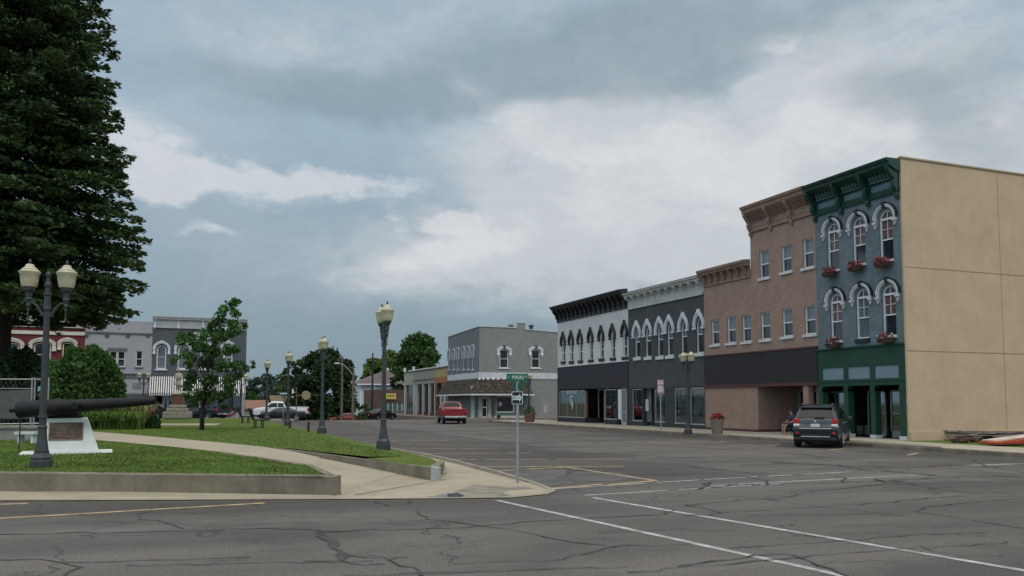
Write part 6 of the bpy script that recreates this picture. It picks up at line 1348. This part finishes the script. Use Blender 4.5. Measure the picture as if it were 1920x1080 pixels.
# ------------------------------------------------------------------ lumber at right
lb_ = thing('lumber_pile', 'heap of old weathered boards and beams at the foot of the tan wall', 'lumber', onz(1850, 826, .14)); random.seed(9); wood = mat('weathered boards', (.20, .17, .14), .95, .3, 3, grime=.4); wood2 = mat('dark rotten boards', (.05, .035, .03), .95, .3, 3)
for j in range(22):
    k = MB(); ln = random.uniform(2.5, 5.5); w = random.uniform(.05, .12); k.box(-ln/2, ln/2, -w, w, 0, random.uniform(.03, .09)); o = k.build('board', random.choice([wood, wood, wood2]), lb_)
    o.location = (1.6+random.uniform(-.6, 1.2)-(5.5-ln)*.3, random.uniform(-.4, 1.5), .02+.013*j); o.rotation_euler = (random.uniform(-.1, .1), random.uniform(-.03, .03), random.gauss(0, .16))
rk = onz(1806, 829, .15); k = MB()
for j in range(40): st_ = len(k.v); a, b_, c = random.uniform(.05, .16), random.uniform(.03, .09), random.uniform(.02, .06); k.box(-a, a, -b_, b_, -c, c); k.xf(Matrix.Translation((random.uniform(-.5, .5), random.uniform(-.2, .2), random.uniform(.02, .15))) @ Matrix.Rotation(random.uniform(0, 3), 4, 'Z') @ Matrix.Rotation(random.uniform(-.6, .6), 4, 'X'), st_)
tag(k.build('rubble_heap', mat('dark red rubble', (.09, .04, .035), .9, .5, 4), None, loc=rk), 'dark reddish heap of broken rubble at the left end of the boards', 'rubble', kind=None)
op = onz(1893, 835, .14); t = thing('panel_stack', 'stack of orange and red boards at the right edge of the frame', 'boards', op, R(-6))
for j, c in enumerate(((.17, .03, .02), (.38, .05, .02), (.45, .10, .03), (.55, .45, .38))): k = MB(); k.box(-1.05+.12*j, 2.2, -.35+.10*j, .5+.05*j, .05+.055*j, .095+.055*j); o = k.build('panel', mat(f'painted board {j}', c, .6, .25, 3), t); o.rotation_euler.y = -.03*j
# ------------------------------------------------------------------ vehicles
tyre_m = mat('tyre rubber', (.014, .014, .015), .85, .1, 6); rim_m = mat('alloy', (.42, .43, .44), .3, .05, 3, metal=.8); cglass = mat('car glass', (.012, .015, .017), .04, .1, 1, spec=.4); chrome = mat('chrome', (.6, .6, .6), .15, .02, metal=.95)
tl = mat('tail lamp red', (.38, .012, .015), .2, .1, 8); tw_ = mat('lamp clear', (.65, .62, .6), .2, .1, 8); plm = mat('number plate', (.5, .53, .55), .5, .05); trimb = mat('black plastic', (.016, .016, .017), .6)
def interp(tab, x):
    if x <= tab[0][0]: return tab[0][1]
    for (a, va), (b, vb) in zip(tab, tab[1:]):
        if x <= b: return va+(vb-va)*(x-a)/(b-a)
    return tab[-1][1]
def car(name, label, cat, loc, head, paint, top, bot, wtab, wheels, wr, HW, sidew, rear, frontg, extras, roofcap=None, plan=.06, L2=2.3):
    t = thing(name, label, cat, loc, -head)
    def T(y): return interp(top, y)
    def Wd_(y, z): return HW*interp(wtab, z)*(1-plan*(abs(y)/L2)**4)
    def Bz(y):
        b = interp(bot, y)
        for wy in wheels:
            dd = (wr+.07)**2-(y-wy)**2
            if dd > 0: b = max(b, wr*.98+math.sqrt(dd)*.96)
        return min(b, T(y)-.05)
    yk = set(p[0] for p in top)
    for wy in wheels:
        for j in range(-6, 7): yk.add(wy+(wr+.07)*math.sin(j*math.pi/12))
    y0, y1 = top[0][0], top[-1][0]; ys = sorted(yk | {y0+(y1-y0)*i/46 for i in range(47)}); ys = [y for i, y in enumerate(ys) if i == 0 or y-ys[i-1] > .004]
    NS, NT = 9, 6; mb = MB(); vs = []
    for y in ys:
        b, tt = Bz(y), T(y); ring = []
        for i in range(NS+1):
            s_ = i/NS; z = b+(tt-b)*s_; x = Wd_(y, z); rr_ = .07
            if tt-z < rr_: q = 1-(tt-z)/rr_; x -= rr_*.8*(1-math.sqrt(max(0, 1-q*q)))
            ring.append((x, z))
        xe, ze_ = ring[-1]
        for i in range(1, NT+1): f = 1-i/NT; ring.append((xe*f, ze_+.035*(1-f*f)))
        full = [(-x, z) for x, z in reversed(ring[:-1])]; full = [(x, z) for x, z in ring]+[(-x, z) for x, z in reversed(ring[:-1])]
        def crown(x): return y*(1-.035*(x/HW)**4*(abs(y)/L2)**3)
        vs.append([(x, crown(x), z) for x, z in full])
    n = len(vs[0]); flat = [p for r_ in vs for p in r_]; fs = []
    for i in range(len(vs)-1):
        for k_ in range(n-1): fs.append((i*n+k_, i*n+k_+1, (i+1)*n+k_+1, (i+1)*n+k_))
        fs.append((i*n+n-1, i*n, (i+1)*n, (i+1)*n+n-1))
    fs += [tuple(range(n)), tuple((len(vs)-1)*n+k_ for k_ in reversed(range(n)))]
    mb.add(flat, fs); body = mb.build('body', paint, t, smooth=True, auto=32)
    for poly in sidew:
        for s_ in (-1, 1): k = MB(); k.poly([(s_*(Wd_(y, z)+.006), y, z) for y, z in poly]); k.build('side_window', cglass, t)
    for (ya, yb, fr_, nm) in (rear, frontg):
        k = MB(); N_ = 8; q = []
        for i in range(N_+1):
            y = ya+(yb-ya)*i/N_; z = T(y); xe = (Wd_(y, z)-.06)*fr_
            for j in range(7): f = -1+2*j/6; q.append((f*xe, y+(-.012 if nm == 'rear_window' else .012), z+.035*(1-abs(f)**2)+.010))
        k.add(q, [(i*7+j, i*7+j+1, (i+1)*7+j+1, (i+1)*7+j) for i in range(N_) for j in range(6)]); k.build(nm, cglass, t, smooth=True)
    for wy in wheels:
        for s_ in (-1, 1):
            xw = HW-.11; w = MB(); w.lathe([(wr*.62, -.11), (wr*.93, -.115), (wr, -.08), (wr, .08), (wr*.93, .115), (wr*.62, .11)], seg=24); w.xf(Matrix.Translation((s_*xw, wy, wr)) @ Matrix.Rotation(R(90)*s_, 4, 'Y')); wo = w.build('wheel', tyre_m, t, smooth=True, auto=40)
            r_ = MB(); r_.lathe([(wr*.62, .06), (wr*.64, .112), (wr*.56, .10), (wr*.5, .05), (.01, .05)], seg=20); 
            for a in range(5): ang = a*2*math.pi/5; c_, s2_ = math.cos(ang), math.sin(ang); st_ = len(r_.v); r_.box(.02, wr*.58, -.035, .035, .055, .10); r_.xf(Matrix.Rotation(ang, 4, 'Z'), st_)
            r_.lathe([(.05, .05), (.05, .11), (.02, .115)], seg=10); r_.xf(Matrix.Translation((s_*(xw+.022), wy, wr)) @ Matrix.Rotation(R(90)*s_, 4, 'Y')); r_.build('rim', rim_m, wo)
    k = MB(); k.box(-HW*.8, HW*.8, wheels[0]-.6, wheels[1]+.6, .22, wr*1.5); k.build('underbody', trimb, t)
    for nm, m_, parts, sub in extras:
        for pr_ in parts:
            k = MB()
            if len(pr_) == 6: k.box(*pr_)
            else: k.v = list(pr_[0]); k.f = list(pr_[1])
            k.build(nm, m_, t, bevel=sub)
    return t
def sym(b): x0, x1, *r_ = b; return [(x0, x1, *r_), (-x1, -x0, *r_)]
suvp = mat('charcoal metallic car paint', (.022, .025, .030), .3, .05, 2, metal=.2, coat=.6)
sv = atd(1540, 35.2, 0)
stop_ = [(-2.32, .74), (-2.30, .84), (-2.24, .90), (-2.20, 1.08), (-2.12, 1.16), (-1.92, 1.50), (-1.84, 1.60), (-1.6, 1.66), (-.7, 1.72), (.1, 1.70), (.55, 1.62), (1.05, 1.30), (1.32, 1.12), (1.8, 1.04), (2.15, .92), (2.28, .76), (2.32, .55)]
sbot = [(-2.32, .50), (-2.2, .36), (-1.9, .26), (1.9, .24), (2.2, .30), (2.32, .45)]
wt_ = [(.2, .92), (.45, .99), (.8, 1.0), (1.0, .985), (1.12, .95), (1.6, .76), (1.75, .72)]
car('suv', 'dark charcoal suv parked nose in beside the green storefront', 'suv', (sv.x, sv.y, 0), R(49), suvp, stop_, sbot, wt_, (-1.36, 1.36), .36, .925,
    [[(-1.98, 1.18), (-1.25, 1.16), (-1.22, 1.58), (-1.72, 1.58)], [(-1.17, 1.16), (-.2, 1.15), (-.2, 1.62), (-1.14, 1.59)], [(-.12, 1.15), (.98, 1.14), (.46, 1.55), (-.12, 1.62)]],
    (-2.10, -1.93, .93, 'rear_window'), (.62, 1.28, .92, 'windscreen'),
    [('tail_light', tl, sym((.63, .845, -2.26, -2.05, .97, 1.17)), .03), ('tail_light_lens', tw_, sym((.60, .835, -2.30, -2.10, .855, .965)), .03), ('number_plate', plm, [(-.17, .17, -2.305, -2.26, .84, .97)], .005),
     ('chrome_strip', chrome, [(-.62, .62, -2.345, -2.28, .765, .80), (-.55, .55, -2.34, -2.28, .44, .475)], .008), ('bumper_insert', trimb, [(-.60, .60, -2.335, -2.27, .69, .755)], .01), ('bumper', trimb, [(-.80, .80, -2.30, -2.1, .30, .44)], .04),
     ('reflector', tl, sym((.62, .76, -2.305, -2.22, .56, .64)), .02), ('emblem', chrome, [(-.05, .05, -2.275, -2.2, 1.02, 1.10)], .01), ('wiper', blackp, [(-.05, .34, -2.165, -2.12, 1.19, 1.22)], .005), ('brake_light', tl, [(-.22, .22, -1.93, -1.86, 1.62, 1.645)], .005),
     ('spoiler', suvp, [(-.62, .62, -1.99, -1.75, 1.60, 1.66)], .02), ('roof_rail', chrome, sym((.56, .60, -1.6, .3, 1.745, 1.775)), .01), ('mirror', suvp, sym((.93, 1.10, .55, .72, 1.08, 1.24)), .04), ('door_handle', chrome, sym((.90, .945, -.85, -.68, .98, 1.01))+sym((.90, .945, .15, .32, .98, 1.01)), .008),
     ('licence_recess', trimb, [(-.34, .34, -2.24, -2.18, .985, 1.0)], .003), ('body_shut_line', trimb, sym((.915, .93, -.17, -.155, .35, 1.12)), 0)])
redp = mat('red car paint', (.22, .008, .012), .35, .06, 2, coat=.4)
def pickup(label, loc, head, paint, tailcol, sc=1.0, lift=0):
    tp_ = [(-2.85, .78), (-2.82, 1.10), (-2.79, 1.16), (-2.75, 1.18), (-.52, 1.20), (-.50, 1.22), (-.42, 1.5), (-.30, 1.76), (-.1, 1.83), (.6, 1.85), (.95, 1.80), (1.55, 1.28), (1.62, 1.23), (2.2, 1.17), (2.6, 1.08), (2.78, .9), (2.82, .6)]
    bt_ = [(-2.85, .62), (-2.7, .55), (2.5, .42), (2.82, .5)]; wt = [(.3, .95), (.6, 1.0), (1.0, 1.0), (1.2, .97), (1.75, .80), (1.9, .78)]
    t = car('pickup_truck', label, 'pickup truck', loc, head, paint, tp_, bt_, wt, (-1.75, 1.75), .39, .98,
        [[(-.36, 1.24), (.30, 1.24), (.30, 1.68), (-.26, 1.68)], [(.36, 1.24), (1.46, 1.24), (.98, 1.66), (.36, 1.70)]], (-.44, -.29, .86, 'rear_window'), (.98, 1.56, .92, 'windscreen'),
        [('tail_light', tl, sym((.80, .965, -2.875, -2.70, .84, 1.12)), .02), ('bumper', tailcol, [(-.92, .92, -2.98, -2.82, .50, .68)], .03), ('number_plate', plm, [(-.17, .17, -2.99, -2.97, .55, .67)], .003), ('bed_opening', trimb, [(-.80, .80, -2.68, -.62, 1.20, 1.245)], 0),
         ('bed_rail', paint, sym((.80, .93, -2.8, -.55, 1.19, 1.27)), .03), ('tailgate', paint, [(-.79, .79, -2.885, -2.80, .72, 1.27)], .03), ('handle', trimb, [(-.14, .14, -2.895, -2.88, 1.08, 1.15)], .01), ('mirror', trimb, sym((.97, 1.18, 1.02, 1.16, 1.20, 1.42)), .03), ('headlight', tw_, sym((.62, .93, 2.55, 2.80, .82, 1.02)), .03), ('grille', trimb, [(-.58, .58, 2.72, 2.85, .66, 1.0)], .02)], plan=.04, L2=2.85)
    return t
rp = atd(846.5, 71.5, 0); pickup('bright red pickup truck seen from behind driving toward the crossing', (rp.x, rp.y, 0), R(10), redp, chrome)
whp = atd(527, 88, 0); pickup('white pickup truck side on, partly behind the black coupe', (whp.x, whp.y, G(whp.y)+.22), R(-86), mat('white car paint', (.62, .63, .65), .3, .04, 2, coat=.6), chrome)
dp = atd(383, 84, 0); pickup('dark blue grey pickup truck parked under the striped awning, right of the statue', (dp.x, dp.y, .05), R(-42), mat('dark slate car paint', (.022, .030, .038), .3, .05, 2, metal=.2, coat=.7), chrome)
def sedan(name, label, loc, head, paint, cat='car', H_=1.42, hatch=False):
    s_ = H_/1.42
    tp_ = [(-2.32, .72), (-2.28, .92), (-2.2, .99), (-1.55, 1.03), (-1.45, 1.05), (-.75, 1.36), (-.3, 1.42), (.3, 1.40), (.6, 1.33), (1.15, 1.0), (1.3, .96), (1.95, .86), (2.2, .74), (2.3, .55)] if not hatch else \
          [(-2.1, .72), (-2.08, .92), (-2.02, 1.02), (-1.72, 1.32), (-1.6, 1.42), (-1.2, 1.46), (.2, 1.46), (.55, 1.36), (1.15, 1.04), (1.3, 1.0), (1.85, .88), (2.05, .74), (2.1, .55)]
    tp_ = [(y, z*s_) for y, z in tp_]; wt = [(.2, .93), (.45, 1.0), (.8, 1.0), (.98, .95), (1.3, .76), (1.5, .70)]; L_ = -tp_[0][0]
    rw_ = (-1.40, -.80, .90, 'rear_window') if not hatch else (-1.96, -1.66, .90, 'rear_window')
    sw_p = [[(-1.15, 1.03*s_), (-.05, 1.02*s_), (-.05, 1.34*s_), (-.65, 1.32*s_)], [(.02, 1.02*s_), (.98, 1.0*s_), (.55, 1.28*s_), (.02, 1.34*s_)]] if not hatch else [[(-1.6, 1.06), (-.65, 1.04), (-.65, 1.36), (-1.45, 1.34)], [(-.58, 1.04), (.98, 1.03), (.5, 1.3), (-.58, 1.37)]]
    return car(name, label, cat, loc, head, paint, tp_, [(-L_, .42), (-2.0, .28), (2.0, .22), (2.3, .36)], wt, (-1.38, 1.38) if not hatch else (-1.25, 1.3), .33, .90, sw_p, rw_, (.62, 1.12, .9, 'windscreen'),
        [('tail_light', tl, sym((.48, .83, -L_-.012, -L_+.18, .74*s_, .90*s_)), .02), ('number_plate', plm, [(-.17, .17, -L_-.03, -L_+.05, .62, .74)], .003), ('headlight', tw_, sym((.52, .82, 2.0, 2.2, .62, .76)), .03), ('mirror', paint, sym((.88, 1.05, .62, .78, .98*s_, 1.10*s_)), .03), ('bumper', trimb, [(-.78, .78, -L_-.03, -L_+.2, .30, .42)], .03)], L2=L_)
bk = mat('black car paint', (.010, .011, .012), .3, .05, 2, coat=.35)
bc = atd(530, 82, 0); sedan('coupe', 'black coupe with bright wheels in front of the white pickup', (bc.x, bc.y, -.02), R(-84), bk, H_=1.28)
bs2 = atd(714, 107, 0); sedan('sedan', 'black sedan parked before the brown brick shop with yellow sign', (bs2.x, bs2.y, G(bs2.y)+.05), R(55), bk)
rc = atd(650, 104, 0); sedan('sedan', 'red car half hidden between the two pole bases and shrubs', (rc.x, rc.y, G(rc.y)-.45), R(-100), mat('deep red car paint', (.20, .015, .012), .3, .05, coat=.7))
hc = atd(287, 80, 0); sedan('hatchback', 'black hatchback with red tail lights just past the cannon muzzle', (hc.x, hc.y, .15), R(14), bk, hatch=True)
lc = atd(318, 88, 0); sedan('sedan', 'silver car mostly hidden behind the stepped base of the statue', (lc.x, lc.y, .05), R(-30), mat('silver car paint', (.4, .41, .42), .3, .05, metal=.4, coat=.6))
# ------------------------------------------------------------------ seated person
pp_ = onX(1477, 812, 29.15); t = thing('person', 'person in dark top and shorts sitting on a chair, partly hidden behind the suv', 'person', (29.2, pp_.y-.25, SW), R(175)); skn = mat('skin', (.36, .19, .13), .6, .08, 4)
# local frame: +x is where the person faces
J = [(0, 0, .50, .13, .11), (-.04, 0, .72, .13, .09), (-.02, 0, .95, .15, .09), (0, 0, 1.04, .05), (.02, 0, 1.12, .07, .075), (.03, 0, 1.22, .075, .085),
     (.12, -.10, .50, .085), (.44, -.12, .52, .06), (.46, -.12, .28, .05), (.44, -.12, .07, .035), (.56, -.12, .03, .035), (.12, .10, .50, .085), (.46, .14, .50, .06), (.54, .14, .28, .05), (.50, .14, .07, .035), (.62, .14, .03, .035),
     (-.02, -.19, .93, .055), (.06, -.24, .70, .042), (.28, -.16, .62, .03), (.36, -.13, .62, .026), (-.02, .19, .93, .055), (.06, .26, .70, .042), (.28, .18, .62, .03), (.36, .15, .61, .026)]
Ed = [(0, 1), (1, 2), (2, 3), (3, 4), (4, 5), (0, 6), (6, 7), (7, 8), (8, 9), (9, 10), (0, 11), (11, 12), (12, 13), (13, 14), (14, 15), (2, 16), (16, 17), (17, 18), (18, 19), (2, 20), (20, 21), (21, 22), (22, 23)]
for hand in (19, 23):
    hx, hy, hz = J[hand][:3]; sgn = -1 if hand == 19 else 1
    for q in range(4):
        a = len(J); J += [(hx+.045, hy+(q-1.5)*.02, hz+.002, .009), (hx+.085-.006*abs(q-1.4), hy+(q-1.5)*.022, hz-.016, .008)]; Ed += [(hand, a), (a, a+1)]
    a = len(J); J += [(hx+.015, hy-sgn*.045, hz+.004, .010), (hx+.045, hy-sgn*.058, hz-.008, .009)]; Ed += [(hand, a), (a, a+1)]
body = skin('body', J, Ed, skn, t, 1)
def sleeve(name, pts, rad, m): k = MB(); k.tube(pts, rad, 10); return k.build(name, m, body, smooth=True)
shirt = mat('dark purple cloth', (.045, .03, .055), .9, .15, 6); shorts = mat('navy cloth', (.018, .022, .04), .9, .15, 6)
k = MB(); k.lathe([(.17, .46), (.165, .6), (.165, .8), (.19, .92), (.17, .99), (.075, 1.03)], seg=14); k.xf(Matrix.Scale(.72, 4, (1, 0, 0))); k.build('shirt', shirt, body, smooth=True)
for s_ in (-1, 1): sleeve('sleeve', [(-.02, s_*.15, .95), (-.0, s_*.21, .88), (.04, s_*.24, .78)], [.07, .068, .062], shirt); sleeve('trouser_leg', [(.0, s_*.09, .50), (.2, s_*.11, .51), (.38, s_*.12, .52)], [.115, .105, .09], shorts)
k = MB(); k.sphere((.01, 0, 1.235), .098, 12, 8, 1.0); k.v = [(x if x < .06 else .06, y, max(z, 1.17 if x > .03 else 1.10)) for x, y, z in k.v]; k.build('hair', mat('brown hair', (.05, .03, .02), .8, .2, 12), body, smooth=True)
k = MB(); k.sphere((.115, 0, 1.175), .014, 6, 5); k.build('nose', skn, body)
k = MB(); k.sphere((.098, -.03, 1.20), .010, 6, 5); k.sphere((.098, .03, 1.20), .010, 6, 5); k.build('eyes', blackp, body)
k = MB(); k.box(.092, .102, -.022, .022, 1.135, 1.142); k.build('mouth', mat('lips', (.25, .08, .07)), body)
ch = thing('chair', 'black metal chair under the seated person', 'chair', (29.2, pp_.y-.25, SW), R(175)); k = MB(); k.box(-.2, .24, -.22, .22, .36, .39); k.build('seat', blackp, ch); k = MB(); k.box(-.25, -.22, -.22, .22, .55, .85); k.build('backrest', blackp, ch)
for x in (-.22, .2):
    for y in (-.2, .2): k = MB(); k.tube([(x, y, 0), (x, y, .36 if x > 0 else .85)], .013, 6); k.build('leg', blackp, ch)
